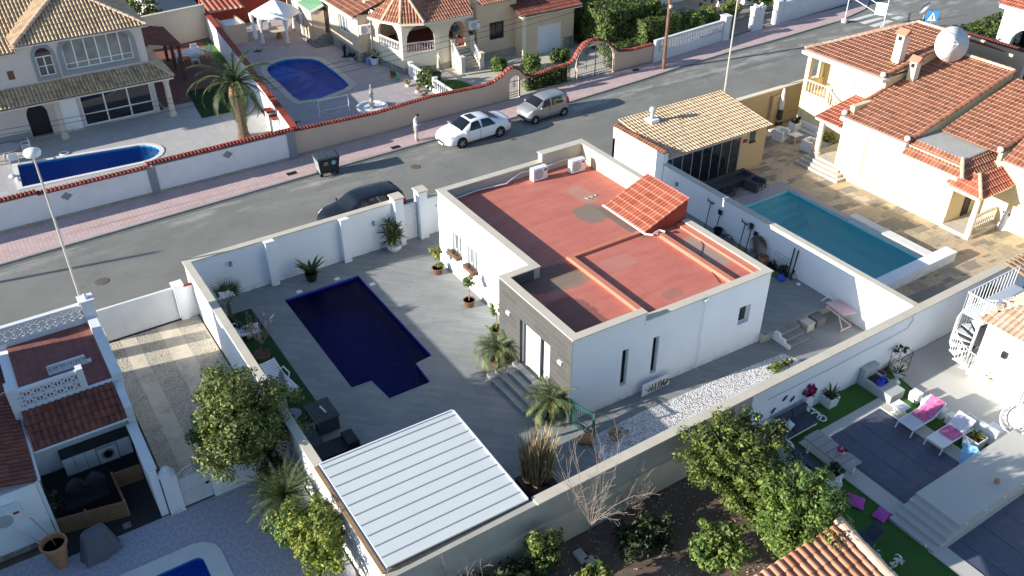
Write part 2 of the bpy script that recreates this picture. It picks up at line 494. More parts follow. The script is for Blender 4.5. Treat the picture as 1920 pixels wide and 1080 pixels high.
def frond(mb, p, az, el, L, droop, leaf=0.3, n=16, w=0.035, spread=0.9, seedv=0):
 """one feather palm frond: arching rib with two rows of leaflets"""
 p = Vector(p); d = Vector((cos(az)*cos(el), sin(az)*cos(el), sin(el))); pts = [p]; q = p.copy(); e = el
 for i in range(n):
  e -= droop / n * (1 + i / n); dd = Vector((cos(az)*cos(e), sin(az)*cos(e), sin(e))); q = q + dd * (L / n); pts.append(q.copy())
 mb.tube(pts[::3] + [pts[-1]], 0.016 * L, 3, r1=0.004, cap=False)
 side = Vector((-sin(az), cos(az), 0))
 for i in range(2, n + 1):
  a = pts[i]; dr = (pts[i] - pts[i-1]).normalized(); t = i / n; ll = leaf * (sin(pi * min(1, t * .9 + .12)) * .8 + .25)
  up = side.cross(dr)
  for sg in (1, -1):
   for h in (0, .5):
    st = a - dr * (L / n * h)
    tip = st + side * (sg * ll * spread) + dr * (ll * .6) - Vector((0, 0, ll * rnd(.1, .5))) + up * -.02
    k = len(mb.v); mb.v.extend([tuple(st - dr * w), tuple(st + dr * w), tuple(tip)]); mb.f.append((k, k+1, k+2)); mb.m.append(0)
def rosette(c, n, L, leaf=.3, droop=1.4, el=(-.1, 1.3), seed=3, nseg=12, w=.03, spread=.9):
 st = random.getstate(); random.seed(seed); mb = MB()
 for i in range(n):
  e = el[0] + (el[1] - el[0]) * ((i + .5) / n) ** .8
  frond(mb, c, i * 2.39996 + rnd(-.2, .2), e, L * rnd(.85, 1.1), droop * rnd(.8, 1.2) * (1.2 - .5 * max(0, e)), leaf, nseg, w, spread)
 random.setstate(st); return mb
def blades(c, n, L, w=.04, el=(.5, 1.45), seed=4, droop=.6, seg=3, rad=.05):
 """strap leaves from one point (yucca, agave, reed)"""
 st = random.getstate(); random.seed(seed); mb = MB(); c = Vector(c)
 for i in range(n):
  az = i * 2.39996 + rnd(-.2, .2); e = rnd(*el); ll = L * rnd(.7, 1.1); p = c + Vector((cos(az)*rad, sin(az)*rad, 0)); side = Vector((-sin(az), cos(az), 0)); k = len(mb.v)
  for j in range(seg + 1):
   t = j / seg; ww = w * (1 - t) ** .7 * (.6 + .8 * min(1, t * 3)) + .002
   mb.v.extend([tuple(p - side*ww/2), tuple(p + side*ww/2)]); e -= droop / seg
   p = p + Vector((cos(az)*cos(e), sin(az)*cos(e), sin(e))) * (ll / seg)
  for j in range(seg): mb.f.append((k+2*j, k+2*j+1, k+2*j+3, k+2*j+2)); mb.m.append(0)
 random.setstate(st); return mb
def pot(parent, x, y, z, r, h, mat, soil="soil_dark", n=14, taper=.75):
 mb = MB().lathe(x, y, [(r*taper, 0), (r*.97, h*.86), (r*1.06, h*.87), (r*1.06, h), (r*.9, h), (r*.88, h*.9)], n, z0=z)
 o = mb.build("pot", mat, parent, smooth=False)
 MB().lathe(x, y, [(r*.88, h*.86), (r*.88, h*.9)], n, z0=z).build("soil", soil, o); return o
def shrub(name, label, cat, loc, rad, mat, group=None, nclump=16, per=60, leaf=.07, clump=.2, seed=1, stem=True, zc=None, shell=.4):
 t = thing(name, label, cat, loc, group); x, y, z = loc; zc = zc if zc is not None else rad[2] * .95
 crown((x, y, z + zc), rad, nclump, per, leaf, clump, shell, seed).build("foliage", mat, t)
 if stem: MB().tube([(x, y, z), (x + .03, y, z + zc * .8)], .035, 5, r1=.02).build("stem", "bark", t)
 return t
def tree(name, label, loc, H, rad, mat, nclump, per, leaf=.09, clump=.35, seed=1, group=None, tr=.1, zc=None, shell=.5, bark="bark", cat="tree"):
 t = thing(name, label, cat, loc, group); x, y, z = loc; zc = zc if zc is not None else H - rad[2]
 limbs((x, y, z), (x + .1, y, z + H * .9), tr, 5, rad[0] * .7, seed).build("trunk", bark, t)
 crown((x, y, z + zc), rad, nclump, per, leaf, clump, shell, seed).build("crown", mat, t)
 return t
# ================================================================== materials in use
mk("soil", (0.13, 0.095, 0.075), .35, 1.2, .95, fine=14, bmp=.6, stain=(.19, .15, .11), stain_amt=.7, stain_scale=.8)
mk("soil_dark", (0.035, 0.025, 0.02), .3, 3, .95, bmp=.6)
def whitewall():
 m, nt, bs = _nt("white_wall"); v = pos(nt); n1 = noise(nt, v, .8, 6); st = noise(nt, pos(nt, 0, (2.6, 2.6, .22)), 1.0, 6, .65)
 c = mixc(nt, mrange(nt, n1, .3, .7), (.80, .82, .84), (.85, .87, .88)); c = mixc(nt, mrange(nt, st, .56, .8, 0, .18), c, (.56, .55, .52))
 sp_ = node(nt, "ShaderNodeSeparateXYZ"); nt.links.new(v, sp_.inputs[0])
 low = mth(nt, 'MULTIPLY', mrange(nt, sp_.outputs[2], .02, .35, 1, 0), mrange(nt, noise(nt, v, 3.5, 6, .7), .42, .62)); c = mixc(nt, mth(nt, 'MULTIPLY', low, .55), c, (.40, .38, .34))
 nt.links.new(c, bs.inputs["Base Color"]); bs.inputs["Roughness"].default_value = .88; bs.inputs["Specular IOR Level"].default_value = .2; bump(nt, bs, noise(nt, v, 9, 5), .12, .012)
whitewall()
mk("white_paint", (0.80, 0.80, 0.79), .03, 2.0, .6, bmp=.03)
mk("white_plastic", (0.78, 0.79, 0.80), .02, 2.0, .4, bmp=0)
mk("white_old", (0.70, 0.71, 0.72), .07, 1.5, .85, stain=(.42, .43, .44), stain_amt=.4, stain_scale=.9)
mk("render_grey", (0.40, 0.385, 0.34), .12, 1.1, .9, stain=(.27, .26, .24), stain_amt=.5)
mk("render_cream", (0.50, 0.47, 0.37), .10, .9, .9, stain=(.30, .30, .27), stain_amt=.45)
mk("stone_cap", (0.55, 0.50, 0.41), .10, 1.5, .8, stain=(.40, .37, .32), stain_amt=.4)
mk("concrete", (0.42, 0.41, 0.385), .12, 2, .9, stain=(.25, .24, .22), stain_amt=.35)
mk("concrete_dark", (0.20, 0.195, 0.185), .15, 2, .9)
mk("kerb_stone", (0.34, 0.33, 0.31), .14, 2, .9)
mk("metal_grey", (0.42, 0.44, 0.46), .05, 2, .45, metal=.15, bmp=0)
mk("metal_dark", (0.03, 0.03, 0.035), .1, 2, .5, metal=.4, bmp=0)
mk("metal_white", (0.75, 0.76, 0.77), .02, 2, .35, bmp=0)
mk("bark", (0.12, 0.085, 0.06), .25, 8, .95, bmp=.5)
mk("black_plastic", (0.015, 0.016, 0.018), .2, 3, .5, bmp=.05)
mk("anthracite", (0.055, 0.06, 0.068), .12, 6, .8, bmp=.1)
mk("pot_brown", (0.14, 0.075, 0.045), .2, 4, .7)
mk("terracotta", (0.42, 0.21, 0.11), .2, 3, .85, stain=(.5, .42, .33), stain_amt=.5, stain_scale=2)
mk("wood", (0.28, 0.17, 0.09), .25, 6, .8)
mk("lamp_post_grey", (0.48, 0.47, 0.43), .06, 2, .5, metal=.3, bmp=0)
def asphalt():
 m, nt, bs = _nt("asphalt"); v = pos(nt)
 n1 = noise(nt, v, .25, 6, .65); n2 = noise(nt, v, 60, 3)
 st = noise(nt, pos(nt, 0, (.05, 1.1, 1)), 1.0, 5, .6)              # wheel tracks along the street
 c = mixc(nt, mrange(nt, n1, .35, .7), (.175, .175, .157), (.28, .278, .25))
 c = mixc(nt, mrange(nt, st, .35, .7, 0, .55), c, (.22, .22, .20))
 c = mixc(nt, mrange(nt, n2, .3, .7, 0, .5), c, (.15, .15, .145))
 dust = mrange(nt, noise(nt, pos(nt, 0, (.35, 1.2, 1)), .8, 7, .7), .5, .7, 0, .75)
 sep = node(nt, "ShaderNodeSeparateXYZ"); g = node(nt, "ShaderNodeNewGeometry"); nt.links.new(g.outputs["Position"], sep.inputs[0])
 edge = mrange(nt, sep.outputs[1], 42.6, 45.6)
 c = mixc(nt, mth(nt, 'MULTIPLY', dust, edge), c, (.56, .55, .50))
 oil = mrange(nt, noise(nt, v, 1.6, 5, .6), .64, .74, 0, .35); c = mixc(nt, oil, c, (.10, .10, .095))
 vo = node(nt, "ShaderNodeTexVoronoi", feature='DISTANCE_TO_EDGE'); vo.inputs["Scale"].default_value = .22
 wv = node(nt, "ShaderNodeMix", data_type='VECTOR'); wv.inputs[0].default_value = .12; nt.links.new(v, wv.inputs[4]); nz = node(nt, "ShaderNodeTexNoise"); nz.inputs["Scale"].default_value = 1.2; nt.links.new(v, nz.inputs[0]); vm = node(nt, "ShaderNodeVectorMath", operation='SCALE'); vm.inputs[3].default_value = 12; nt.links.new(nz.outputs[1], vm.inputs[0]); nt.links.new(vm.outputs[0], wv.inputs[5]); nt.links.new(wv.outputs[1], vo.inputs["Vector"])
 c = mixc(nt, mrange(nt, vo.outputs["Distance"], .003, .009, .18, 0), c, (.09, .09, .085))
 nt.links.new(c, bs.inputs["Base Color"]); bs.inputs["Roughness"].default_value = .9; bs.inputs["Specular IOR Level"].default_value = .25
 bump(nt, bs, n2, .25, .01)
asphalt()
brick_mat("pink_paving", (.52, .375, .36), (.58, .43, .41), (.38, .28, .27), .2, .2, msize=.012, offset=0, var=.12, stain=(.40, .29, .28), stain_amt=.5)
brick_mat("grey_planks", (.215, .228, .228), (.26, .27, .265), (.16, .17, .17), 1.2, .2, rotz=radians(45), msize=.006, var=.10, nscale=.6, stain=(.31, .31, .285), stain_amt=.3, bmp=.08)
brick_mat("yard_slabs", (.40, .39, .38), (.44, .43, .42), (.33, .32, .32), .6, .6, offset=0, msize=.01, var=.06, stain=(.34, .33, .33), stain_amt=.3)
brick_mat("mauve_slabs", (.36, .33, .34), (.41, .37, .37), (.28, .26, .27), .45, .45, offset=0, msize=.012, var=.08, stain=(.30, .27, .28), stain_amt=.35)
brick_mat("cream_slabs", (.48, .45, .38), (.52, .49, .42), (.38, .35, .30), .6, .6, offset=0, msize=.012, var=.08)
brick_mat("red_court", (.21, .085, .075), (.25, .10, .085), (.15, .07, .06), .33, .33, offset=0, msize=.012, var=.12)
brick_mat("stone_clad", (.30, .28, .25), (.16, .15, .15), (.34, .32, .28), .42, .2, msize=.02, var=.2, nscale=3, bmp=.5)
def slate():
 m, nt, bs = _nt("slate_slabs"); v = pos(nt, radians(4))
 sep = node(nt, "ShaderNodeSeparateXYZ"); nt.links.new(v, sep.inputs[0])
 def lay(w, h, ofs):
  ry = mth(nt, 'FLOOR', mth(nt, 'DIVIDE', mth(nt, 'ADD', sep.outputs[1], ofs), h))
  rx = mth(nt, 'FLOOR', mth(nt, 'ADD', mth(nt, 'DIVIDE', sep.outputs[0], w), mth(nt, 'MULTIPLY', ry, .37)))
  cb = node(nt, "ShaderNodeCombineXYZ"); nt.links.new(rx, cb.inputs[0]); nt.links.new(ry, cb.inputs[1]); cb.inputs[2].default_value = ofs
  wz = node(nt, "ShaderNodeTexWhiteNoise", noise_dimensions='3D'); nt.links.new(cb.outputs[0], wz.inputs[0]); return wz
 a = lay(.95, .62, 0.0); b = lay(.55, .31, .17)
 rp = node(nt, "ShaderNodeValToRGB"); rp.color_ramp.interpolation = 'CONSTANT'; el = rp.color_ramp.elements
 cs = [(.46, .38, .26), (.36, .31, .23), (.52, .40, .27), (.25, .23, .19), (.42, .36, .28), (.49, .44, .33), (.33, .24, .18), (.44, .37, .26)]
 while len(el) < len(cs): el.new(.5)
 for i, cc in enumerate(cs): el[i].position = i / len(cs); el[i].color = c4(cc)
 pick = mth(nt, 'GREATER_THAN', a.outputs[0], .5)
 val = mixc(nt, pick, a.outputs[1], b.outputs[1])
 s2 = node(nt, "ShaderNodeSeparateColor"); nt.links.new(val, s2.inputs[0]); nt.links.new(s2.outputs[0], rp.inputs[0])
 c = mixc(nt, 1.0, rp.outputs[0], mixc(nt, mrange(nt, noise(nt, v, 5, 6, .7), .3, .7), (.75, .75, .77), (1.15, 1.12, 1.08)), 'MULTIPLY')
 nt.links.new(c, bs.inputs["Base Color"]); bs.inputs["Roughness"].default_value = .85
 bump(nt, bs, noise(nt, v, 20, 4), .3, .01)
slate()
def patterned():
 """printed tile: ring rosettes on a pale lilac-grey ground"""
 m, nt, bs = _nt("patterned_tile"); v = pos(nt, radians(8)); sep = node(nt, "ShaderNodeSeparateXYZ"); nt.links.new(v, sep.inputs[0])
 def rings(cell, ox, oy, rs, wd):
  fx = mth(nt, 'SUBTRACT', mth(nt, 'FRACT', mth(nt, 'DIVIDE', mth(nt, 'ADD', sep.outputs[0], ox), cell)), .5)
  fy = mth(nt, 'SUBTRACT', mth(nt, 'FRACT', mth(nt, 'DIVIDE', mth(nt, 'ADD', sep.outputs[1], oy), cell)), .5)
  d = mth(nt, 'SQRT', mth(nt, 'ADD', mth(nt, 'MULTIPLY', fx, fx), mth(nt, 'MULTIPLY', fy, fy))); tot = None
  for r in rs:
   q = mth(nt, 'LESS_THAN', mth(nt, 'ABSOLUTE', mth(nt, 'SUBTRACT', d, r)), wd)
   tot = q if tot is None else mth(nt, 'MAXIMUM', tot, q)
  return tot
 p = mth(nt, 'MAXIMUM', rings(.62, 0, 0, (.05, .27, .37), .022), mth(nt, 'MAXIMUM', rings(.62, .31, .31, (.13,), .03), rings(.31, .155, 0, (.10,), .03)))
 n = noise(nt, v, 3, 4)
 c = mixc(nt, mth(nt, 'MULTIPLY', p, .42), mixc(nt, n, (.36, .36, .42), (.44, .44, .50)), (.13, .135, .19))
 nt.links.new(c, bs.inputs["Base Color"]); bs.inputs["Roughness"].default_value = .6
patterned()
def pebbles(name, a, b, dk, sc, obj=False):
 m, nt, bs = _nt(name); v = pos(nt)
 vo = node(nt, "ShaderNodeTexVoronoi"); vo.inputs["Scale"].default_value = sc; nt.links.new(v, vo.inputs["Vector"])
 s2 = node(nt, "ShaderNodeSeparateColor"); nt.links.new(vo.outputs["Color"], s2.inputs[0])
 c = mixc(nt, s2.outputs[0], a, b); c = mixc(nt, mrange(nt, vo.outputs["Distance"], .45, .8, 0, .8), c, dk)
 dirt = mrange(nt, noise(nt, v, 1.1, 7, .7), .52, .7, 0, .55); c = mixc(nt, dirt, c, tuple(x*.55 for x in b))
 nt.links.new(c, bs.inputs["Base Color"]); bs.inputs["Roughness"].default_value = .9
 bump(nt, bs, mth(nt, 'MULTIPLY', vo.outputs["Distance"], -1), .9, .03)
pebbles("white_gravel", (.80, .80, .80), (.55, .54, .55), (.22, .20, .19), 15)
pebbles("drive_gravel", (.54, .49, .40), (.42, .38, .31), (.26, .23, .18), 18)
def grassmat(name, a, b, d):
 m, nt, bs = _nt(name); v = pos(nt)
 c = mixc(nt, mrange(nt, noise(nt, v, 45, 4, .7), .3, .7), a, b); c = mixc(nt, mrange(nt, noise(nt, v, 1.2, 5), .4, .7, 0, .6), c, d)
 nt.links.new(c, bs.inputs["Base Color"]); bs.inputs["Roughness"].default_value = .95; bs.inputs["Specular IOR Level"].default_value = .1
 bump(nt, bs, noise(nt, v, 80, 2), .8, .02)
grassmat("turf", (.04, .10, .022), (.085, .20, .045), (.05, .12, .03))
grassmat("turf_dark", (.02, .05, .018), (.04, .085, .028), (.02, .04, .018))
def redroof():
 """red waterproof paint over a flat roof: square joints, worn grey patches at known places"""
 m, nt, bs = _nt("red_roof_paint"); v = pos(nt)
 b = node(nt, "ShaderNodeTexBrick", offset=0); nt.links.new(v, b.inputs[0]); b.inputs["Scale"].default_value = 1; b.inputs["Brick Width"].default_value = .95; b.inputs["Row Height"].default_value = .95
 b.inputs["Color1"].default_value = c4((.47, .13, .095)); b.inputs["Color2"].default_value = c4((.50, .15, .11)); b.inputs["Mortar"].default_value = c4((.40, .11, .08)); b.inputs["Mortar Size"].default_value = .012
 c = mixc(nt, mrange(nt, noise(nt, pos(nt, 0, (.5, 2.2, 1)), .9, 7, .65), .38, .7, 0, .6), b.outputs[0], (.56, .23, .17))
 c = mixc(nt, mrange(nt, noise(nt, v, 2.2, 8, .7), .55, .75, 0, .35), c, (.24, .07, .05))
 sep = node(nt, "ShaderNodeSeparateXYZ"); nt.links.new(v, sep.inputs[0]); w = noise(nt, v, 4, 7, .75)
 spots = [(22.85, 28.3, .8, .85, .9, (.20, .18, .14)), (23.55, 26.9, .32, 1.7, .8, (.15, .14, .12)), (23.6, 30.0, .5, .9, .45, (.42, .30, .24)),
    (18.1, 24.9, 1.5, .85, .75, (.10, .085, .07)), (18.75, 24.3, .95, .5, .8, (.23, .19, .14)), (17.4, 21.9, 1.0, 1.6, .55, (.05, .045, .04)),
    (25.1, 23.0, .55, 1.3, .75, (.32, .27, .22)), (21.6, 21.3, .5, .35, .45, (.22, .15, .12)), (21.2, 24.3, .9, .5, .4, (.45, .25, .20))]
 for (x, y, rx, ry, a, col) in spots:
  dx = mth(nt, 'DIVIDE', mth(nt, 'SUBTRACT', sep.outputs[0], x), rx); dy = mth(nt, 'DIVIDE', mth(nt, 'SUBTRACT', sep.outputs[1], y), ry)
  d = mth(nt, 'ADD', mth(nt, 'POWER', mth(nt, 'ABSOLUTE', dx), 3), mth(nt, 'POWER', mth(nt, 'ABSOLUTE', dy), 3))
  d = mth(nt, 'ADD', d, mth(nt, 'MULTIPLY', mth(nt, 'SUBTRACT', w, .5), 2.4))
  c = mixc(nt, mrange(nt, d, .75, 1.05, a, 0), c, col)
 nt.links.new(c, bs.inputs["Base Color"]); bs.inputs["Roughness"].default_value = .8
 bump(nt, bs, noise(nt, v, 14, 4), .2, .01)
redroof()
mk("red_trim", (.55, .20, .13), .1, 2, .8)
mk("red_dark", (.30, .055, .035), .15, 2, .8)
tile_mat("tile_red", [(.40, .105, .06), (.47, .14, .08), (.33, .085, .05), (.50, .17, .10)], dirt_amt=.15, pale=.55, palec=(.72, .36, .25))
tile_mat("tile_orange", [(.32, .125, .068), (.40, .165, .095), (.24, .095, .055), (.36, .145, .085)], dirt=(.10, .08, .065), dirt_amt=.4, pale=.5, palec=(.62, .40, .28))
tile_mat("tile_sand", [(.52, .38, .24), (.60, .45, .30), (.46, .33, .20), (.56, .41, .27)], dirt=(.30, .20, .12), dirt_amt=.3)
tile_mat("tile_brown", [(.50, .36, .21), (.58, .42, .26), (.36, .24, .14), (.62, .47, .30)], dirt=(.09, .07, .05), dirt_amt=.5, pale=.3, palec=(.6, .48, .34))
tile_mat("tile_maroon", [(.20, .055, .035), (.26, .075, .045), (.15, .045, .03), (.23, .07, .05)], dirt=(.05, .03, .02), dirt_amt=.4)
tile_mat("coping_red", [(.20, .035, .024), (.26, .045, .03), (.15, .028, .02), (.30, .07, .045)], dirt=(.08, .03, .02), dirt_amt=.35)
tile_mat("ridge_pale", [(.62, .45, .33), (.55, .38, .27), (.60, .46, .35), (.50, .33, .22)], dirt_amt=.3)
def glassm(name, col, rough=.05, spec=.8):
 m, nt, bs = _nt(name); bs.inputs["Base Color"].default_value = c4(col); bs.inputs["Roughness"].default_value = rough
 bs.inputs["Specular IOR Level"].default_value = spec
 c = mixc(nt, mrange(nt, noise(nt, pos(nt), .8, 2), .4, .6), tuple(x*.6 for x in col), col); nt.links.new(c, bs.inputs["Base Color"])
glassm("glass_dark", (.02, .025, .032)); glassm("glass_grey", (.22, .24, .25), .1, .6); glassm("glass_car", (.012, .014, .017), .04)
glassm("glass_blind", (.52, .55, .57), .3, .5)
water_mat("water_navy", (.04, .08, .50), 5, .6, 1.2); water_mat("water_blue", (.22, .74, .97), 6, .7); water_mat("water_turq", (.66, .97, .98), 6, 2.2, 1.3)
def poolmat(name, a, b, sc=4.0):
 m, nt, bs = _nt(name); v = pos(nt); br = node(nt, "ShaderNodeTexChecker");
 br.inputs["Scale"].default_value = sc; nt.links.new(v, br.inputs[0]); br.inputs[1].default_value = c4(a); br.inputs[2].default_value = c4(b)
 nt.links.new(mixc(nt, mrange(nt, noise(nt, v, 1.5, 4), .3, .7), br.outputs[0], tuple((x+y)/2 for x, y in zip(a, b))), bs.inputs["Base Color"]); bs.inputs["Roughness"].default_value = .4
poolmat("pool_navy", (.02, .045, .34), (.03, .06, .40), 14); poolmat("pool_blue", (.01, .21, .60), (.02, .27, .70), 10); poolmat("pool_turq", (.20, .72, .78), (.34, .84, .86), 10)
leaf_mat("leaf_olive", (.045, .07, .018), (.13, .17, .045), (.26, .30, .09))
leaf_mat("leaf_citrus", (.022, .05, .012), (.08, .125, .022), (.24, .27, .06))
leaf_mat("leaf_yellow", (.10, .14, .02), (.26, .28, .035), (.46, .42, .06))
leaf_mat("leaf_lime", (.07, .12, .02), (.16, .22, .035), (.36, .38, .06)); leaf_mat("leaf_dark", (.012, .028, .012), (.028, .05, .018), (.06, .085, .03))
leaf_mat("leaf_hedge", (.04, .07, .015), (.085, .135, .028), (.16, .22, .05))
leaf_mat("leaf_palm", (.07, .11, .05), (.15, .20, .09), (.27, .30, .15))
leaf_mat("leaf_palm_dark", (.025, .05, .02), (.06, .10, .035), (.12, .17, .06))
leaf_mat("leaf_fresh", (.05, .10, .02), (.12, .20, .04), (.24, .32, .08))
leaf_mat("leaf_magenta", (.25, .01, .08), (.45, .02, .14), (.55, .06, .22))
leaf_mat("leaf_dry", (.34, .25, .16), (.48, .37, .25), (.62, .50, .36))
mk("twig", (.26, .21, .175), .15, 8, .9)
# ================================================================== setting
def rounded(x0, y0, x1, y1, r, n=5, corners=(1, 1, 1, 1)):
 pts = []
 for (cx, cy, a0, use) in ((x1-r, y0+r, -pi/2, corners[1]), (x1-r, y1-r, 0, corners[2]), (x0+r, y1-r, pi/2, corners[3]), (x0+r, y0+r, pi, corners[0])):
  if use:
   for i in range(n + 1):
    t = a0 + (pi/2) * i / n; pts.append((cx + r*cos(t), cy + r*sin(t)))
  else: pts.append((cx + r*(1 if cos(a0+pi/4) > 0 else -1), cy + r*(1 if sin(a0+pi/4) > 0 else -1)))
 return pts
def grow(poly, d):
 """outline pushed outwards by d (anticlockwise outline)"""
 n = len(poly); out = []
 for i in range(n):
  a, b, c = Vector(poly[i-1]), Vector(poly[i]), Vector(poly[(i+1) % n])
  e1 = (b - a).normalized(); e2 = (c - b).normalized(); n1 = Vector((e1.y, -e1.x)); n2 = Vector((e2.y, -e2.x))
  k = n1 + n2; k = k / max(.3, (1 + n1.dot(n2))); out.append((b.x + k.x*d, b.y + k.y*d))
 return out
POOL_MAIN = [(9.75, 27.0), (10.62, 26.95), (10.75, 25.55), (12.6, 25.55), (12.68, 26.95), (13.5, 27.05), (13.5, 34.45), (9.75, 34.45)]
POOL_TL = [(1.35, 53.3)] + [(7.9 + 1.35*cos(a), 54.15 + 1.25*sin(a)) for a in [(-pi/2 + pi*i/10) for i in range(11)]] + [(1.55, 56.5)]
POOL_TC = [tuple(P(u, v)[:2]) for (u, v) in ((563, 190), (600, 185), (645, 168), (655, 160), (645, 150), (628, 135), (600, 115), (585, 111), (560, 110), (535, 112), (515, 118), (503, 124), (500, 131), (507, 142), (530, 162), (550, 182))]
POOL_R = [(34.35, 20.05), (37.8, 20.05), (37.8, 29.15), (34.35, 29.15)]
POOL_BL = rounded(-1.9, 17.6, 2.0, 21.9, .25, 3)
def ccw(p):
 a = sum(p[i-1][0]*p[i][1] - p[i][0]*p[i-1][1] for i in range(len(p))); return p if a > 0 else list(reversed(p))
POOL_TC = ccw(POOL_TC); POOL_TL = ccw(POOL_TL)
g = MB(); g.sheet([(-260, -160), (340, -160), (340, 420), (-260, 420)], -0.05, 0, [grow(p, .02) for p in (POOL_MAIN, POOL_TL, POOL_TC, POOL_R, POOL_BL)])
struct("ground", g, "soil")
KERB = [(-40, 44.6), (-0.95, 45.1), (12.4, 45.7), (20, 46.0), (30.2, 46.25), (34.8, 46.35), (42.1, 46.85), (46.3, 47.3), (51.6, 47.6), (55.3, 47.6), (65.1, 48.1)]
road = MB(); road.sheet([(-40, 37.9), (120, 37.9), (120, 90), (71.5, 90), (71.5, 50.3), (69.0, 48.9)] + KERB[::-1], -0.03)
struct("road", road, "asphalt")
pv = MB()
far = KERB + [(69.0, 48.9), (71.4, 50.4), (71.4, 80), (69.8, 80), (69.8, 51.0), (68.4, 50.45), (57, 50.2), (52.5, 49.6), (44.5, 48.9), (-40, 48.1)]
pv.prism(far, -0.2, 0.06)
struct("pavement", pv, "pink_paving")
pn = MB(); pn.prism([(-40, 36.3), (120, 36.3), (120, 37.75), (-40, 37.75)], -0.2, 0.06)
struct("near_pavement", pn, "pink_paving")
kb = MB(); kg = MB()
for a, b in zip(KERB[:-1], KERB[1:]):
 d = Vector((b[0]-a[0], b[1]-a[1])).normalized(); n = Vector((-d.y, d.x)); L = hypot(b[0]-a[0], b[1]-a[1])
 kb.prism([(a[0]-n.x*.14, a[1]-n.y*.14), (b[0]-n.x*.14, b[1]-n.y*.14), (b[0]-n.x*.003, b[1]-n.y*.003), (a[0]-n.x*.003, a[1]-n.y*.003)], -.2, .065)
 kg.prism([(a[0]-n.x*.42, a[1]-n.y*.42), (b[0]-n.x*.42, b[1]-n.y*.42), (b[0]-n.x*.142, b[1]-n.y*.142), (a[0]-n.x*.142, a[1]-n.y*.142)], -.2, -.024)
kb.box(-40, 37.753, -.2, 120, 37.9, .065)
struct("kerb", kb, "kerb_stone"); mk("gutter", (.15, .15, .145), .2, 2, .9); struct("gutter", kg, "gutter")
mk("road_paint", (.66, .65, .62), .06, 3, .85, stain=(.3, .3, .28), stain_amt=.6, stain_scale=2)
zb = MB()
for q in (((1590,38),(1601,40),(1644,27),(1632,26)), ((1611,42),(1621,45.5),(1660,34),(1648,32)), ((1629,48),(1640,51),(1676,40),(1664,37)), ((1660,26),(1668,29),(1676,27),(1669,25)), ((1670,34),(1682,37),(1696,32),(1684,30))):
 zb.sheet([tuple(P(u, v, -.026)[:2]) for u, v in q][::-1], -.026)
struct("crosswalk", zb, "road_paint")
s = MB(); s.sheet([(6.25, 16.0), (30.6, 16.0), (30.6, 36.2), (6.25, 36.2)], 0.0, 0, [grow(POOL_MAIN, .012)])
struct("courtyard_paving", s, "grey_planks")
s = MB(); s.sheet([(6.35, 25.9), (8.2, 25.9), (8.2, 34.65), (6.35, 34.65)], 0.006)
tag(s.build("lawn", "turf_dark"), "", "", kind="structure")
s = MB(); s.sheet([(16.05, 19.3), (15.2, 16.05), (26.9, 16.05)] + [tuple(P(u, v)[:2]) for u, v in ((1490, 672), (1468, 663), (1400, 689), (1300, 731), (1200, 774))], 0.012)
struct("gravel_bed", s, "white_gravel")
s = MB()
s.sheet([(1.9, 24.4), (6.0, 24.4), (6.0, 36.0), (1.9, 36.0)], -0.008); struct("driveway", s, "drive_gravel")
s = MB()
for (xa, xb) in ((2.55, 3.2), (4.15, 4.95)): s.sheet([(xa, 25.5), (xb, 25.5), (xb, 35.5), (xa, 35.5)], -.002)
mk("drive_strip", (.56, .50, .40), .16, 1.6, .9, fine=40, bmp=.3, stain=(.22, .19, .15), stain_amt=.6, stain_scale=1.1, thr=(.5, .7))
struct("driveway_strip", s, "drive_strip")
s = MB(); s.sheet([(-9, 8), (6.0, 8), (6.0, 24.25), (1.25, 24.25), (1.25, 24.9), (-9, 24.9)], -0.004, 0, [grow(POOL_BL, .012)]); struct("tiled_patio", s, "patterned_tile")
s = MB(); s.sheet([(-12, 48.6), (15.9, 48.6), (17.4, 66), (11.2, 66), (11.2, 60.2), (-12, 60.2)], 0.0, 0, [grow(POOL_TL, .012)]); struct("pool_terrace", s, "yard_slabs")
s = MB(); s.sheet([(16.1, 48.8), (30.5, 48.8), (30.5, 75), (18.3, 75)], 0.004, 0, [grow(POOL_TC, .012)]); struct("mauve_terrace", s, "mauve_slabs")
s = MB(); s.sheet([(30.5, 48.8), (44.3, 48.8), (44.3, 60), (30.5, 60)], 0.0); struct("cream_forecourt", s, "cream_slabs")
s = MB(); s.sheet([(30.9, 16.4), (60, 16.4), (60, 37.0), (30.9, 37.0)], 0.0, 0, [grow(POOL_R, .012)]); struct("stone_terrace", s, "slate_slabs")
def swim(label, poly, basin, water, depth, cop=None, copw=.35, lvl=-.12, steps=None):
 c = poly[0]; t = thing("swimming_pool", label, "swimming pool", (c[0], c[1], 0))
 b = MB(); k = len(poly)
 b.add([(p[0], p[1], 0.001) for p in poly] + [(p[0], p[1], -depth) for p in poly], [((i+1) % k, i, i+k, (i+1) % k + k) for i in range(k)])
 b.sheet(poly, -depth); b.build("basin", basin, t)
 MB().sheet(poly, lvl).build("water", water, t)
 if cop:
  m = MB(); m.prism(grow(poly, copw), -.02, .035, 0, [poly]); m.build("coping", cop, t)
 return t
sp = swim("dark navy rectangular pool with a stepped bay in the grey plank courtyard", POOL_MAIN, "pool_navy", "water_navy", 1.5)
MB().box(10.85, 25.6, -1.2, 12.5, 26.3, -.5).box(10.85, 26.3, -1.45, 12.5, 26.9, -.85).build("step", "pool_navy", sp)
mk("coping_stone", (.50, .46, .38), .1, 2, .8); mk("coping_white", (.66, .65, .62), .06, 2, .7, stain=(.5, .49, .46), stain_amt=.3)
sp = swim("long blue pool with a rounded end behind the white street wall", POOL_TL, "pool_blue", "water_blue", 1.5, "coping_white", .28)
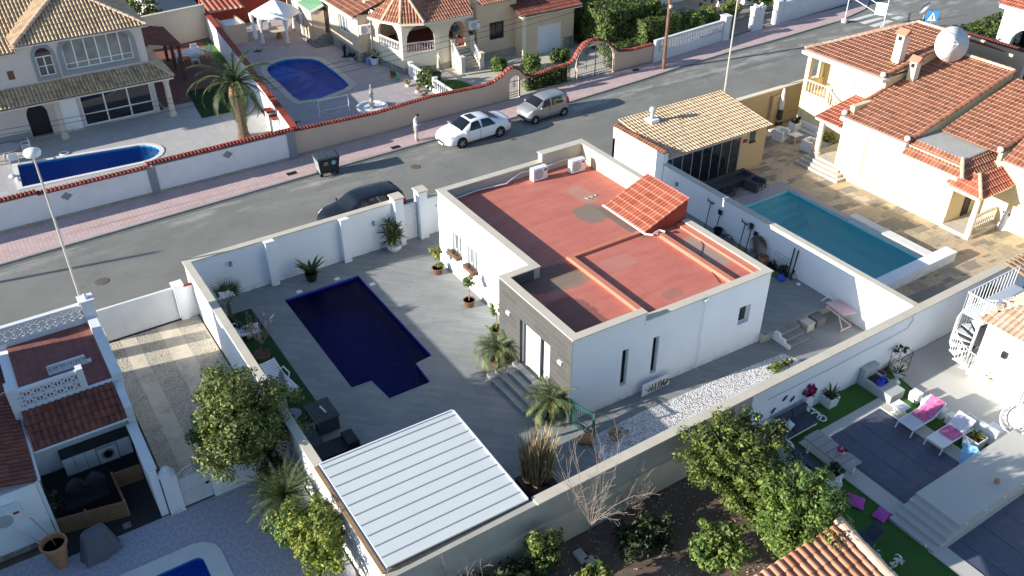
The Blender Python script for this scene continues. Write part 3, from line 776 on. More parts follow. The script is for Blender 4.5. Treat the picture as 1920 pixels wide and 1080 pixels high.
for i in range(3): MB().lathe(9.4, 54.3, [(1.5 - .35*i, -1.45), (1.5 - .35*i, -.35 - .3*(2-i))], 20).build("step", "coping_white" if 0 else "pool_turq", sp)
sp = swim("blue pool with a semicircular stepped end in the mauve terrace", POOL_TC, "pool_blue", "water_blue", 1.5, "coping_stone", .5)
c = P(512, 128)
for i in range(3): MB().lathe(c.x + .2, c.y - .3, [(2.6 - .5*i, -1.45), (2.6 - .5*i, -.4 - .32*(2-i))], 24).build("step", "pool_blue", sp)
sp = swim("rectangular turquoise pool with broad entry steps beside the stone slab terrace", POOL_R, "pool_turq", "water_turq", 1.45, None, lvl=-.10)
for i in range(4): MB().box(34.36, 29.14 - .42*(i+1), -1.44, 37.79, 29.14 - .42*i, -.25 - .3*i).build("step", "pool_turq", sp)
mk("mauve_stone", (.36, .33, .35), .1, 2, .85)
MB().prism([(33.2, 30.05), (33.2, 29.16), (37.8, 29.16), (37.81, 25.0), (38.25, 25.0), (38.25, 30.05)], -.02, .03).build("coping", "mauve_stone", sp)
MB().prism([(37.81, 20.2), (38.35, 20.2), (38.35, 24.99), (37.81, 24.99)], -.3, .3).build("side_ledge", "coping_white", sp)
MB().prism([(33.4, 19.4), (39.0, 19.4), (39.0, 20.04), (33.4, 20.04)], -.3, .55).build("spill_wall", "white_wall", sp)
sp = swim("blue pool with a broad white coping on the patterned tile patio", POOL_BL, "pool_blue", "water_blue", 1.4, "coping_white", .62, lvl=-.08)
# ================================================================== helpers for walls with openings
def wallo(mb, p0, p1, t, z0, z1, ops, m=0):
 """wall from p0 to p1, thickness t to the left of that direction, with rectangular openings (s0,s1,za,zb)"""
 a = Vector((p0[0], p0[1])); b = Vector((p1[0], p1[1])); L = (b - a).length; d = (b - a) / L; n = Vector((-d.y, d.x))
 ss = sorted({0.0, L} | {min(max(x, 0), L) for o in ops for x in o[:2]}); zz = sorted({z0, z1} | {min(max(x, z0), z1) for o in ops for x in o[2:4]})
 for i in range(len(ss) - 1):
  run = None
  for j in range(len(zz) - 1):
   sc, zc = (ss[i] + ss[i+1]) / 2, (zz[j] + zz[j+1]) / 2
   hole = any(o[0] < sc < o[1] and o[2] < zc < o[3] for o in ops)
   if not hole: run = (run[0], zz[j+1]) if run else (zz[j], zz[j+1])
   if (hole or j == len(zz) - 2) and run:
    q = [a + d*ss[i], a + d*ss[i+1], a + d*ss[i+1] + n*t, a + d*ss[i] + n*t]; mb.prism([(v.x, v.y) for v in q], run[0], run[1], m); run = None
 return mb
def window(parent, p0, p1, s0, s1, z0, z1, rec=.12, frame="white_paint", glass="glass_dark", nx=2, nz=1, fw=.05, name="window", bars=None):
 a = Vector((p0[0], p0[1], 0)); b = Vector((p1[0], p1[1], 0)); d = (b - a).normalized(); n = Vector((-d.y, d.x, 0))
 A = a + d*s0 + n*rec; B = a + d*s1 + n*rec; up = Vector((0, 0, 1)); mb = MB()
 for z in (z0 + fw/2, z1 - fw/2): mb.bar(A + up*z, B + up*z, fw, fw)
 for i in range(nx + 1):
  q = A + (B - A) * (i / nx); q += d * (fw/2 if i == 0 else (-fw/2 if i == nx else 0)); mb.bar(q + up*(z0+fw), q + up*(z1-fw), fw*.98, fw*.98, up=d)
 for j in range(1, nz): z = z0 + (z1 - z0)*j/nz; mb.bar(A + up*z, B + up*z, fw*.7, fw*.7)
 w = mb.build(name, frame, parent)
 MB().poly([A + up*z0 + n*.01, B + up*z0 + n*.01, B + up*z1 + n*.01, A + up*z1 + n*.01]).build("pane", glass, w)
 if bars:
  k = MB(); nb = max(2, int((s1 - s0)/.13))
  for i in range(nb + 1): q = a + d*(s0 + (s1-s0)*i/nb) - n*.03; k.tube([q + up*z0, q + up*z1], .012, 4)
  k.bar(a + d*s0 - n*.03 + up*(z0+.1), a + d*s1 - n*.03 + up*(z0+.1), .02); k.bar(a + d*s0 - n*.03 + up*(z1-.1), a + d*s1 - n*.03 + up*(z1-.1), .02)
  k.build("grille", bars, w)
 return w
def cap(mb, p0, p1, t, z, h=.06, over=.04, m=0): return wallseg(mb, p0, p1, t + 2*over, z, z + h, m)
# ================================================================== boundary walls of the white plot
def bwall(name, label, loc): return thing(name, label, "wall", loc)
t = bwall("garden_wall", "tall white street wall with piers and stone cap behind the navy pool", (6.2, 36.15, 0))
m = MB(); m.box(6.3, 36.1, 0, 16.35, 36.3, 2.4); m.build("wall", "white_wall", t)
m = MB(); m.box(6.0, 36.02, 2.4, 16.35, 36.36, 2.46); m.build("cap", "stone_cap", t)
for x in (9.88, 13.65):
 pr = MB().box(x - .19, 35.8, 0, x + .19, 36.097, 2.4).build("pier", "white_wall", t)
 MB().box(x - .24, 35.74, 2.4, x + .24, 36.018, 2.45).build("pier_cap", "white_paint", pr)
mk("sconce_grey", (.25, .26, .28), .1, 3, .5)
def wall_light(x, y, z, nx, ny, label, group="small grey lights on the white walls"):
 t = thing("wall_light", label, "wall light", (x, y, z), group)
 MB().box(x - .05 + nx*.05, y - .05 + ny*.05, z - .12, x + .05 + nx*.05, y + .05 + ny*.05, z + .12).build("fitting", "sconce_grey", t)
 MB().box(x - .03 + nx*.13, y - .03 + ny*.13, z - .06, x + .03 + nx*.13, y + .03 + ny*.13, z + .08).build("lamp_shade", "metal_grey", t)
q = PY(432, 494, 36.1); wall_light(q.x, 36.1, q.z, 0, -1, "small grey light on the street wall left of the first pier")
q = PY(700, 418, 36.1); wall_light(q.x, 36.1, q.z, 0, -1, "small grey light on the street wall beside the round yucca pot")
t = thing("gate_pillars", "pair of white capped pillars framing the slatted pedestrian gate", "pillars", (17.2, 36.1, 0))
for x in (16.6, 17.95):
 p = MB().box(x - .24, 35.75, 0, x + .24, 36.3, 2.7).build("pillar", "white_wall", t); MB().box(x - .3, 35.69, 2.7, x + .3, 36.36, 2.78).build("pillar_cap", "stone_cap", p)
t = thing("garden_gate", "grey horizontally slatted metal gate between the two white pillars", "gate", (17.25, 36.05, 0))
m = MB();
for i in range(20): m.box(16.86, 36.03, .08 + i*.1, 17.68, 36.07, .165 + i*.1)
m.build("slats", "metal_white", t); m = MB()
m.box(16.845, 36.02, .04, 16.9, 36.09, 2.1).box(17.64, 36.02, .04, 17.705, 36.09, 2.1).box(16.9, 36.02, 2.07, 17.64, 36.09, 2.13); m.build("frame", "metal_grey", t)
MB().tube([(16.93, 36.0, 1.05), (16.93, 35.96, 1.05), (17.02, 35.96, 1.05)], .012, 5).build("handle", "metal_dark", t)
t = bwall("garden_wall", "short white wall between gate pillar and white house corner", (18.6, 36.1, 0))
MB().box(18.19, 36.0, 0, 19.4, 36.2, 2.1).build("wall", "white_wall", t); MB().box(18.19, 35.97, 2.1, 19.4, 36.23, 2.16).build("cap", "stone_cap", t)
MB().box(19.4, 33.4, 0, 19.6, 36.2, 2.1).build("return_wall", "white_wall", t)
MB().box(18.75, 35.97, 1.5, 19.0, 36.0, 1.62).build("letter_slot", "metal_grey", t)
t = bwall("garden_wall", "long white side wall with stone cap between courtyard and gravel drive", (6.15, 26, 0))
MB().box(6.07, 16.13, 0, 6.27, 36.3, 2.4).build("wall", "white_wall", t); MB().box(6.0, 21.2, 2.4, 6.33, 36.018, 2.46).build("cap", "stone_cap", t)
MB().box(6.0, 16.13, 2.4, 6.12, 21.19, 2.45).build("wooden_strip", "wood", t)
t = bwall("garden_wall", "long grey rendered rear wall with pale stone cap beside the white gravel", (18, 16.3, 0))
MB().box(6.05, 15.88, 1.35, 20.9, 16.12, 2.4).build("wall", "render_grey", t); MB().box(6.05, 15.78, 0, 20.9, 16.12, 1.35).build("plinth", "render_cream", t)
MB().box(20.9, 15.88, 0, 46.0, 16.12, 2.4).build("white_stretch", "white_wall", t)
MB().box(11.3, 15.82, 2.4, 46.0, 16.2, 2.46).build("cap", "stone_cap", t)
tb = MB(); tb.tube([PY(1440, 750, 15.85), PY(1560, 690, 15.85), PY(1700, 617, 15.85), PY(1712, 600, 15.85), PY(1712, 585, 15.85)], .012, 4); tb.build("conduit", "metal_grey", t)
t = bwall("garden_wall", "tall white party wall with stone cap beside the turquoise pool", (30.7, 24, 0))
MB().box(30.55, 16.13, 0, 30.78, 31.9, 2.4).build("wall", "white_wall", t); MB().box(30.5, 16.21, 2.4, 30.83, 31.9, 2.46).build("cap", "stone_cap", t)
MB().box(30.5, 31.9, 0, 30.8, 36.2, 3.05).build("raised_wall", "white_wall", t)
mm = coping_tiles((30.65, 31.9, 3.05), (30.65, 36.2, 3.05), .14); mm.build("coping", "tile_orange", t)
MB().box(30.5, 36.0, 0, 33.4, 36.2, 2.35).build("front_return", "white_wall", t)
for (u, v, lb) in ((1270, 345, "small dark light on the party wall beyond the little tiled roof"), (1407, 426, "small dark light on the party wall above the leaning satellite dish")):
 q = PX(u, v, 30.55); wall_light(30.55, q.y, q.z, -1, 0, lb)
# ================================================================== white house
H1 = thing("white_house", "white single storey house with flat red roof and grey stone entrance block", "house", (21, 27, 0))
OUT = [(16.0, 20.45), (19.4, 20.3), (26.0, 20.1), (26.0, 33.35), (17.5, 33.35), (17.5, 25.5), (16.0, 25.5)]
ZR = 3.5
m = MB()
def on(p0, p1, u, v, w):   # distance along the wall line of a sighting, by intersecting in plan
 d = Vector((p1[0]-p0[0], p1[1]-p0[1])).normalized(); q = PY(u, v, (p0[1]+p1[1])/2); return (Vector((q.x, q.y)) - Vector(p0)).dot(d), q.z
S0, S1 = (16.0, 20.45), (26.0, 20.1)
ops = []
for (ua, va, ub, vb) in ((1164, 728, 1182, 655), (1219, 703, 1238, 630), (1378, 608, 1404, 566)):
 s0, z0 = on(S0, S1, ua, va, 0); s1, z1 = on(S0, S1, ub, vb, 0); ops.append((s0, s1, z0, z1))
wallo(m, S0, S1, .3, 0, 3.4, ops)
W0, W1 = (17.5, 33.35), (17.5, 25.5)
wops = []
for (ua, va, ub, vb) in ((849, 466, 866, 473), (877, 492, 896, 500)):
 a = PX(ua, va, 17.5); b = PX(ub, vb, 17.5); wops.append((33.35 - a.y, 33.35 - b.y, a.z - .05, a.z + 1.05 - .05))
G0, G1 = (15.985, 25.5), (15.985, 20.45)
a = PX(975, 668, 16.0); b = PX(1030, 712, 16.0)
dop = (25.5 - a.y, 25.5 - b.y, .62, 2.85)
wallo(m, W0, W1, .3, 0, 3.4, wops)
m.box(17.51, 33.05, 0, 25.7, 33.34, 3.4); m.box(25.7, 20.42, 0, 25.99, 33.34, 3.4)
m.sheet([(16.3, 20.8), (25.7, 20.45), (25.7, 33.0), (17.8, 33.0), (17.8, 25.2), (16.3, 25.2)], .6)
m.build("wall", "white_wall", H1)
brick_mat("grey_cladding", (.155, .152, .148), (.185, .182, .178), (.32, .31, .30), 2.4, .30, msize=.008, var=.06, offset=.3)
def clad():
 m_, nt, bs = _nt("clad"); g_ = node(nt, "ShaderNodeNewGeometry"); sp_ = node(nt, "ShaderNodeSeparateXYZ"); nt.links.new(g_.outputs["Position"], sp_.inputs[0])
 cb = node(nt, "ShaderNodeCombineXYZ"); nt.links.new(sp_.outputs[1], cb.inputs[0]); nt.links.new(sp_.outputs[2], cb.inputs[1])
 b = node(nt, "ShaderNodeTexBrick", offset=.37, offset_frequency=3); nt.links.new(cb.outputs[0], b.inputs[0]); b.inputs["Scale"].default_value = 1
 for k, v in (("Brick Width", 1.15), ("Row Height", .3), ("Mortar Size", .007)): b.inputs[k].default_value = v
 b.inputs["Color1"].default_value = c4((.062, .061, .06)); b.inputs["Color2"].default_value = c4((.08, .078, .076)); b.inputs["Mortar"].default_value = c4((.14, .135, .13))
 nt.links.new(b.outputs[0], bs.inputs["Base Color"]); bs.inputs["Roughness"].default_value = .7
clad()
m = MB(); wallo(m, G0, G1, .3, 0, 4.0, [dop]); m.box(16.3, 25.2, 0, 17.5, 25.5, 4.0); m.build("clad_wall", "clad", H1)
for i, o in enumerate(ops): window(H1, S0, S1, o[0], o[1], o[2], o[3], .2, "white_paint" if i == 2 else "metal_dark", "glass_dark", 1, 1, .04)
for o in wops:
 w = window(H1, W0, W1, o[0], o[1], o[2], o[3], .15, "white_paint", "glass_grey", 2, 1, .07)
 m = MB(); y0 = 33.35 - o[0]; y1 = 33.35 - o[1]; m.box(17.22, y1, o[2]-.14, 17.49, y0, o[2] + .06); m.build("flower_box", "pot_brown", H1)
 crown((17.36, (y0+y1)/2, o[2] + .1), (.1, .32, .08), 5, 10, .06, .08, seed=3).build("dried_plant", "leaf_dark", H1)
d0, d1 = dop[0], dop[1]; dl = d1 - d0
fr = MB()
for s_ in (0.0, .14, .58, 1.0):
 y = 25.5 - (d0 + dl*s_); fr.box(16.12, y - .035, .62, 16.2, y + .035, 2.85)
fr.box(16.12, 25.5 - d1, 2.78, 16.2, 25.5 - d0, 2.85); dr = fr.build("door", "white_paint", H1)
MB().box(16.14, 25.5 - d0 - dl*.55, .64, 16.17, 25.5 - d0 - dl*.16, 2.78).box(16.14, 25.5 - d1 + .04, .64, 16.17, 25.5 - d0 - dl*.72, 2.78).build("door_panel", "white_paint", dr)
MB().box(16.21, 25.5 - d1, .62, 16.23, 25.5 - d0, 2.85).build("pane", "glass_dark", dr)
for (u, v) in ((955, 586), (1052, 679)):
 q = PX(u, v, 16.0); w = MB().box(15.9, q.y - .12, q.z - .07, 15.998, q.y + .12, q.z + .07).build("wall_lamp", "white_paint", H1)
m = MB(); m.prism([(16.2, 20.65), (25.8, 20.3), (25.8, 33.2), (17.7, 33.2), (17.7, 25.6), (17.7, 25.35), (16.2, 25.35)], 3.3, ZR); m.build("roof", "red_roof_paint", H1)
m = MB()
MB().prism([(16.0, 20.45), (19.4, 20.335), (19.4, 20.6), (16.3, 20.7)], 3.4, 4.0).build("south_parapet", "white_wall", H1); m.prism([(17.51, 25.2), (17.8, 25.2), (17.8, 33.05), (23.3, 33.05), (23.3, 33.34), (17.51, 33.34)], 3.4, 4.0)
m.build("west_parapet", "render_grey", H1)
m = MB(); m.box(23.3, 33.0, 3.4, 25.75, 33.35, 4.46).box(25.75, 28.3, 3.4, 26.0, 33.35, 4.46); m.build("raised_parapet", "render_cream", H1)
m = MB(); m.prism([(19.4, 20.3), (26.0, 20.1), (26.0, 25.3), (25.75, 25.3), (25.75, 20.37), (19.4, 20.57)], 3.4, 3.64); m.build("low_parapet", "white_wall", H1)
m = MB(); m.prism([(15.96, 20.4), (19.42, 20.28), (19.42, 20.63), (16.33, 20.74), (16.33, 25.17), (17.83, 25.17), (17.83, 33.02), (23.29, 33.02), (23.29, 33.4), (17.45, 33.4), (17.45, 25.54), (15.96, 25.54)], 4.0, 4.05)
m.box(23.26, 32.97, 4.46, 26.04, 33.4, 4.5).box(25.7, 28.26, 4.46, 26.04, 32.968, 4.5)
m.build("parapet_cap", "stone_cap", H1)
m = MB(); m.prism([(19.425, 20.25), (26.06, 20.05), (26.06, 25.3), (25.7, 25.3), (25.7, 20.42), (19.425, 20.62)], 3.64, 3.69); m.build("low_parapet_cap", "stone_cap", H1)
m = MB()
m.box(19.55, 20.6, ZR - .01, 19.8, 25.55, ZR + .17).box(19.55, 25.551, ZR - .01, 24.3, 25.75, ZR + .13).box(24.05, 20.5, ZR - .01, 24.3, 25.55, ZR + .17)
m.build("roof_kerb", "red_trim", H1)
MB().box(25.4, 20.45, ZR - .01, 25.749, 25.3, ZR + .1).build("roof_fillet", "red_trim", H1)
b0, b1, y0, y1 = 23.6, 26.0, 25.3, 28.25
m = MB(); m.add([(b0+.1, y0+.06, ZR), (b1, y0+.06, ZR), (b1, y1-.06, ZR), (b0+.1, y1-.06, ZR), (b0+.1, y0+.06, 3.72), (b1, y0+.06, 4.62), (b1, y1-.06, 4.62), (b0+.1, y1-.06, 3.72)], [(0,1,5,4), (1,2,6,5), (2,3,7,6), (3,0,4,7), (4,5,6,7), (3,2,1,0)]); m.build("stair_housing", "red_dark", H1)
tile_roof("stair_roof", [(b0-.05, y0, 3.74), (b0-.05, y1, 3.74), (b1+.05, y1, 4.7), (b1+.05, y0, 4.7)], "tile_red", H1, .185, .38, .035)
MB().tube([(23.5, 28.3, 3.74), (23.5, 25.25, 3.70), (23.7, 25.0, 3.72), (24.2, 25.1, 3.75), (24.35, 24.9, 3.72)], .045, 6).build("gutter", "metal_white", H1)
q = PY(1322, 565, 20.2); MB().tube([(q.x, 20.16, q.z), (q.x + .02, 20.16, 0)], .025, 6).box(q.x - .1, 20.08, q.z, q.x + .1, 20.18, q.z + .14).build("downpipe", "white_wall", H1)
MB().tube([(18.0, 32.8, 3.6), (19.5, 32.95, 3.62), (21, 32.7, 3.66), (22, 33.0, 3.85), (23.3, 32.9, 3.8), (24.5, 32.9, 3.9), (25.6, 32.9, 3.8), (25.68, 32.3, 3.7)], .03, 5).build("pipe_run", "metal_white", H1)
MB().tube([P(1310, 440, 3.52), P(1318, 460, 3.52), P(1314, 480, 3.52), P(1325, 497, 3.52), P(1350, 530, 3.52)], .012, 4).build("loose_cable", "metal_dark", H1)
def acunit(x, y, z, label, rz=0, grp="white air conditioning units"):
 t = thing("air_conditioner", label, "air conditioner", (x, y, z), grp, local=True, rotz=rz)
 MB().box(-.42, -.16, .04, .42, .16, .7).build("casing", "metal_white", t)
 f = MB().lathe(0, 0, [(.26, 0), (.26, .02), (.23, .025), (.05, .03)], 16); f.xf(Matrix.Translation((-.1, -.16, .38)) @ Matrix.Rotation(pi/2, 4, 'X')); f.build("fan_grille", "metal_grey", t)
 MB().box(-.38, -.1, 0, -.3, .1, .04).box(.3, -.1, 0, .38, .1, .04).build("foot", "metal_dark", t)
 MB().box(.2, -.165, .5, .38, -.158, .6).build("badge", "red_dark", t)
 return t
q = P(1012, 338, 3.5); acunit(q.x, q.y + .1, 3.5, "white air conditioning unit on the red roof nearer the stone parapet corner")
q = P(1083, 323, 3.5); acunit(q.x, q.y + .1, 3.5, "white air conditioning unit on the red roof nearest the raised parapet")
t = thing("roof_debris", "small pale heap of debris on the red roof by the little tiled roof", "debris", P(1113, 370, 3.5)); q = P(1113, 370, 3.51)
rk = MB()
for i in range(12): rk.ball((q.x + rnd(-.35, .35), q.y + rnd(-.15, .15), 3.51), rnd(.03, .08), 5, 3, sc=(1.4, 1, .5))
rk.build("rubble", "concrete", t)
t = thing("vent_panel", "pale panel with cut-out palm leaf shapes leaning on the white house wall", "panel", (19.9, 20.1, 0))
a0 = PY(1201, 737, 20.12); b0_ = PY(1252, 713, 20.12)
m = MB().box(a0.x, 20.02, .02, b0_.x, 20.07, .62); m.build("board", "white_old", t)
m = MB()
for i, (fx, an) in enumerate([(.3, 2.4), (.36, 2.1), (.42, 1.9), (.48, 1.6), (.56, 1.3), (.64, 1.05), (.72, .8), (.8, .7)]):
 x = a0.x + (b0_.x - a0.x)*fx; m.bar((x, 20.012, .08), (x + cos(an)*.4, 20.012, .08 + sin(an)*.42), .015, .05, up=(0, 1, 0))
 m.bar((x + .05, 20.012, .2), (x + .05 + cos(an+.5)*.25, 20.012, .2 + sin(an+.5)*.25), .015, .035, up=(0, 1, 0))
m.build("leaf_cutouts", "metal_dark", t)
t = thing("entrance_steps", "grey tiled steps rising to the white entrance door", "steps", (15.4, 23, 0))
for i in range(4):
 MB().box(14.75 + i*.33, 21.75 + (0 if i < 3 else 0), 0, 15.99, 24.55 - i*.14, .155*(i+1)).build("step", "grey_planks", t)
mk("step_nosing", (.42, .42, .40), .08, 3, .8)
m = MB()
for i in range(4): m.box(14.735 + i*.33, 21.75, .155*(i+1) - .025, 14.748 + i*.33, 24.55 - i*.14, .155*(i+1) + .002)
m.build("nosing", "step_nosing", t)
# ================================================================== canopy
t = thing("patio_canopy", "low canopy with ribbed white sandwich panel roof over the courtyard corner", "canopy", (8.6, 18.6, 0))
mk("panel_roof", (.60, .635, .625), .04, .8, .55, stain=(.52, .55, .55), stain_amt=.4, stain_scale=.4, bmp=.02)
m = MB(); m.add([(6.17, 16.15, 2.60), (11.1, 16.15, 2.50), (11.2, 21.05, 2.50), (6.17, 21.05, 2.60), (6.17, 16.15, 2.54), (11.1, 16.15, 2.44), (11.2, 21.05, 2.44), (6.17, 21.05, 2.54)],
 [(0,1,2,3), (7,6,5,4), (0,4,5,1), (1,5,6,2), (2,6,7,3), (3,7,4,0)]); m.build("roof_panel", "panel_roof", t)
m = MB(); mk("rib_grey", (.40, .43, .47), .05, 2, .5)
for i in range(10):
 y = 16.55 + i*.475; m.bar((6.18, y, 2.612), (11.12 + .008*i, y, 2.512), .032, .03)
m.build("rib", "rib_grey", t)
m = MB().bar((11.13, 16.15, 2.48), (11.23, 21.05, 2.48), .05, .10).bar((6.17, 21.08, 2.58), (11.2, 21.08, 2.48), .05, .12); m.build("edge_trim", "metal_white", t)
MB().bar((6.17, 16.13, 2.44), (11.1, 16.13, 2.33), .06, .12).build("rear_beam", "wood", t)
for (x, y) in ((6.45, 20.8), (11.0, 20.85), (11.0, 16.6)): MB().box(x-.05, y-.05, 0, x+.05, y+.05, 2.36).build("post", "metal_white", t)
mk("gate_green", (.02, .14, .10), .1, 3, .5, metal=.3)
t = thing("mesh_gate", "dark green mesh gate at the foot of the grey stone block", "gate", (15.9, 19.9, 0))
m = MB().box(15.92, 20.3, 0, 16.0, 20.38, 1.25).box(16.2, 19.2, 0, 16.28, 19.28, 1.2); m.build("post", "gate_green", t)
m = MB().bar((15.96, 20.34, 1.2), (16.24, 19.24, 1.15), .05).bar((15.96, 20.34, .08), (16.24, 19.24, .08), .04)
for i in range(1, 12): k = i/12; x = 15.96 + .28*k; y = 20.34 - 1.1*k; m.tube([(x, y, .08), (x, y, 1.18)], .007, 3)
for j in range(1, 8): m.tube([(15.96, 20.34, .15*j), (16.24, 19.24, .15*j)], .006, 3)
m.build("mesh", "gate_green", t)
mk("raised_render", (.46, .44, .38), .12, 2, .9, stain=(.3, .28, .25), stain_amt=.5)
t = thing("raised_terrace", "raised grey paved terrace with rough cream retaining face behind the white house", "terrace", (28.5, 20, 0))
MB().box(26.02, 19.9, 0, 30.54, 33.5, .46).build("retaining_wall", "raised_render", t)
MB().box(26.02, 19.82, .46, 30.54, 33.5, .5).build("paving", "grey_planks", t)
t = thing("garden_steps", "three grey steps with a white side cheek below the raised terrace", "steps", (26.9, 19.4, 0))
for i in range(3): MB().box(26.75, 18.95 + i*.3, 0, 27.95, 19.89, .15*(i+1)).build("step", "grey_planks", t)
m = MB()
for i in range(3): m.box(26.65, 18.93 + i*.3, 0, 26.75, 19.23 + i*.3 + (.06 if i == 2 else 0), .15*(i+1) + .02)
m.build("side_cheek", "white_paint", t)
# ================================================================== vehicles
def crv(xs, ys, x):
 n = len(xs)
 for i in range(n - 1):
  if xs[i] <= x <= xs[i+1] + 1e-9:
   t = (x - xs[i]) / (xs[i+1] - xs[i]); m0 = (ys[i+1] - ys[max(i-1, 0)]) / (xs[i+1] - xs[max(i-1, 0)]); m1 = (ys[min(i+2, n-1)] - ys[i]) / (xs[min(i+2, n-1)] - xs[i]); h = xs[i+1] - xs[i]
   return (2*t**3 - 3*t*t + 1)*ys[i] + (t**3 - 2*t*t + t)*h*m0 + (-2*t**3 + 3*t*t)*ys[i+1] + (t**3 - t*t)*h*m1
 return ys[-1]
def car(label, st, paint, loc, rz, wheels, wr, sides, shield, rear, roofwin=None, grp=None, rim="metal_grey", lights=True, mirror=1.2):
 """st rows: x, zl, zb, zt, wl, wb, wt from tail to nose; nose points to +X"""
 t = thing("parked_car", label, "car", loc, grp, local=True, rotz=rz)
 xs = [s[0] for s in st]; cols = [[s[i] for s in st] for i in range(1, 7)]
 def sec(x):
  zl, zb, zt, wl, wb, wt = [crv(xs, c, x) for c in cols]
  h = [(0, zl), (.85*wl, zl), (wl, zl+.09), (wl+.012, (zl+zb)*.5), (wb, zb), ((wb+wt)/2+.025, (zb+zt)/2), (wt, zt-.035), (wt*.88, zt-.006), (wt*.5, zt+.014), (0, zt+.02)]
  return h
 N = 44; X = [xs[0] + (xs[-1]-xs[0])*i/N for i in range(N+1)]; mb = MB()
 for x in X:
  h = sec(x); ring = [(x, y, z) for y, z in h] + [(x, -y, z) for y, z in h[-2:0:-1]]
  mb.v.extend(ring)
 K = 18
 for i in range(N):
  for j in range(K): mb.f.append((i*K+j, i*K+(j+1) % K, (i+1)*K+(j+1) % K, (i+1)*K+j)); mb.m.append(0)
 mb.f.append(tuple(range(K))[::-1]); mb.m.append(0); mb.f.append(tuple(N*K+j for j in range(K))); mb.m.append(0)
 mb.build("body", paint, t, smooth=True)
 def patch(name, x0, x1, k0, k1, sg, mat, off=.008, f=lambda x, a: (x, a), n=8):
  m = MB(); q = []
  for i in range(n+1):
   row = []
   for j in range(5):
    a = k0 + (k1-k0)*j/4; x = x0 + (x1-x0)*i/n; x, a = f(x, a)
    h = sec(x); b = min(int(a), 8); fr = a - b; y = h[b][0]*(1-fr) + h[b+1][0]*fr; z = h[b][1]*(1-fr) + h[b+1][1]*fr
    row.append((x, y, z))
   q.append(row)
  for row in q:
   for (x, y, z) in row: m.v.append((x, sg*(y + off), z + off*1.3))
  for i in range(n):
   for j in range(4): a = i*5+j; m.f.append((a, a+1, a+6, a+5)); m.m.append(0)
  return m.build(name, mat, t, smooth=True)
 for (x0, x1, tl, tr) in sides:     # tl, tr: slant of the ends
  for sg in (1, -1):
   patch("side_window", x0, x1, 4.12, 5.85, sg, "glass_car", f=lambda x, a: (x + (tl if x < (x0+x1)/2 else tr)*(a-4.1)/1.8*abs((x-(x0+x1)/2)/((x1-x0)/2)), a))
 for nm, (x0, x1) in (("windscreen", shield), ("rear_window", rear)):
  m = MB(); n = 8
  for i in range(n+1):
   x = x0 + (x1-x0)*i/n; h = sec(x)
   for j in range(-3, 4):
    k = 9 - abs(j); y, z = h[k];
    if abs(j) == 3: y, z = h[6][0]*.97, h[6][1] + .003
    m.v.append((x, math.copysign(y, j) if j else 0, z + .025))
  for i in range(n):
   for j in range(6): a = i*7+j; m.f.append((a, a+1, a+8, a+7)); m.m.append(0)
  m.build(nm, "glass_car", t, smooth=True)
 if roofwin: MB().box(roofwin[0], -.36, 1.3, roofwin[1], .36, crv(xs, cols[2], (roofwin[0]+roofwin[1])/2) + .03).build("sunroof", "glass_car", t)
 for wx in wheels:
  h = sec(wx)
  for sg in (1, -1):
   y = h[3][0]
   a = MB().lathe(0, 0, [(wr+.055, -.12), (wr+.055, .004)], 20); a.xf(Matrix.Translation((wx, sg*y, wr+.02)) @ Matrix.Rotation(-sg*pi/2, 4, 'X')); a.build("wheel_arch", "black_plastic", t)
   w = thing("wheel", "", "", (0, 0, 0), local=True);
   for k_ in ("label", "category"): del w[k_]
   w.parent = t; w.location = (wx, sg*(y - .10), wr)
   a = MB().lathe(0, 0, [(wr*.62, -.1), (wr*.93, -.1), (wr, -.06), (wr, .08), (wr*.93, .115), (wr*.66, .115)], 20); a.xf(Matrix.Rotation(-sg*pi/2, 4, 'X')); a.build("tyre", "black_plastic", w, smooth=False)
   a = MB().lathe(0, 0, [(wr*.66, .09), (wr*.62, .112), (wr*.16, .10)], 20)
   for i in range(5):
    an = 2*pi*i/5; a.bar((cos(an)*wr*.1, sin(an)*wr*.1, .118), (cos(an)*wr*.6, sin(an)*wr*.6, .12), .05, .02)
   a.xf(Matrix.Rotation(-sg*pi/2, 4, 'X')); a.build("rim", rim, w)
 fx = xs[-1]; bx = xs[0]
 for sg in (1, -1):
  patch("headlight", fx - .42, fx - .12, 4.1, 5.6, sg, "headlight", .006); patch("tail_light", bx + .05, bx + .32, 3.6, 5.2, sg, "tail_red", .006)
  m = MB().ball((mirror, sg*(crv(xs, cols[4], mirror) + .13), crv(xs, cols[1], mirror) + .08), .1, 8, 5, sc=(.8, 1.0, .7)); m.build("mirror", paint, t, smooth=True)
 hn = sec(fx - .04); m = MB().box(fx - .08, -.38, .30, fx + .008, .38, .46); m.build("grille", "black_plastic", t)
 MB().box(bx - .012, -.26, .62, bx + .02, .26, .73).box(fx + .012, -.26, .22, fx + .03, .26, .33).build("number_plate", "white_paint", t)
 m = MB()
 for x in [s[1] for s in sides[:1]] + [sides[0][0] + .05, sides[-1][1] + .2]:
  h = sec(x)
  for sg in (1, -1): m.tube([(x, sg*(h[4][0]+.002), h[4][1]), (x, sg*(h[3][0]+.004), h[3][1]), (x, sg*(h[2][0]+.002), h[2][1])], .006, 3)
 m.build("door_seam", "black_plastic", t)
 return t
glassm("headlight", (.55, .58, .60), .1, .8)
mk("tail_red", (.45, .02, .02), .1, 3, .2)
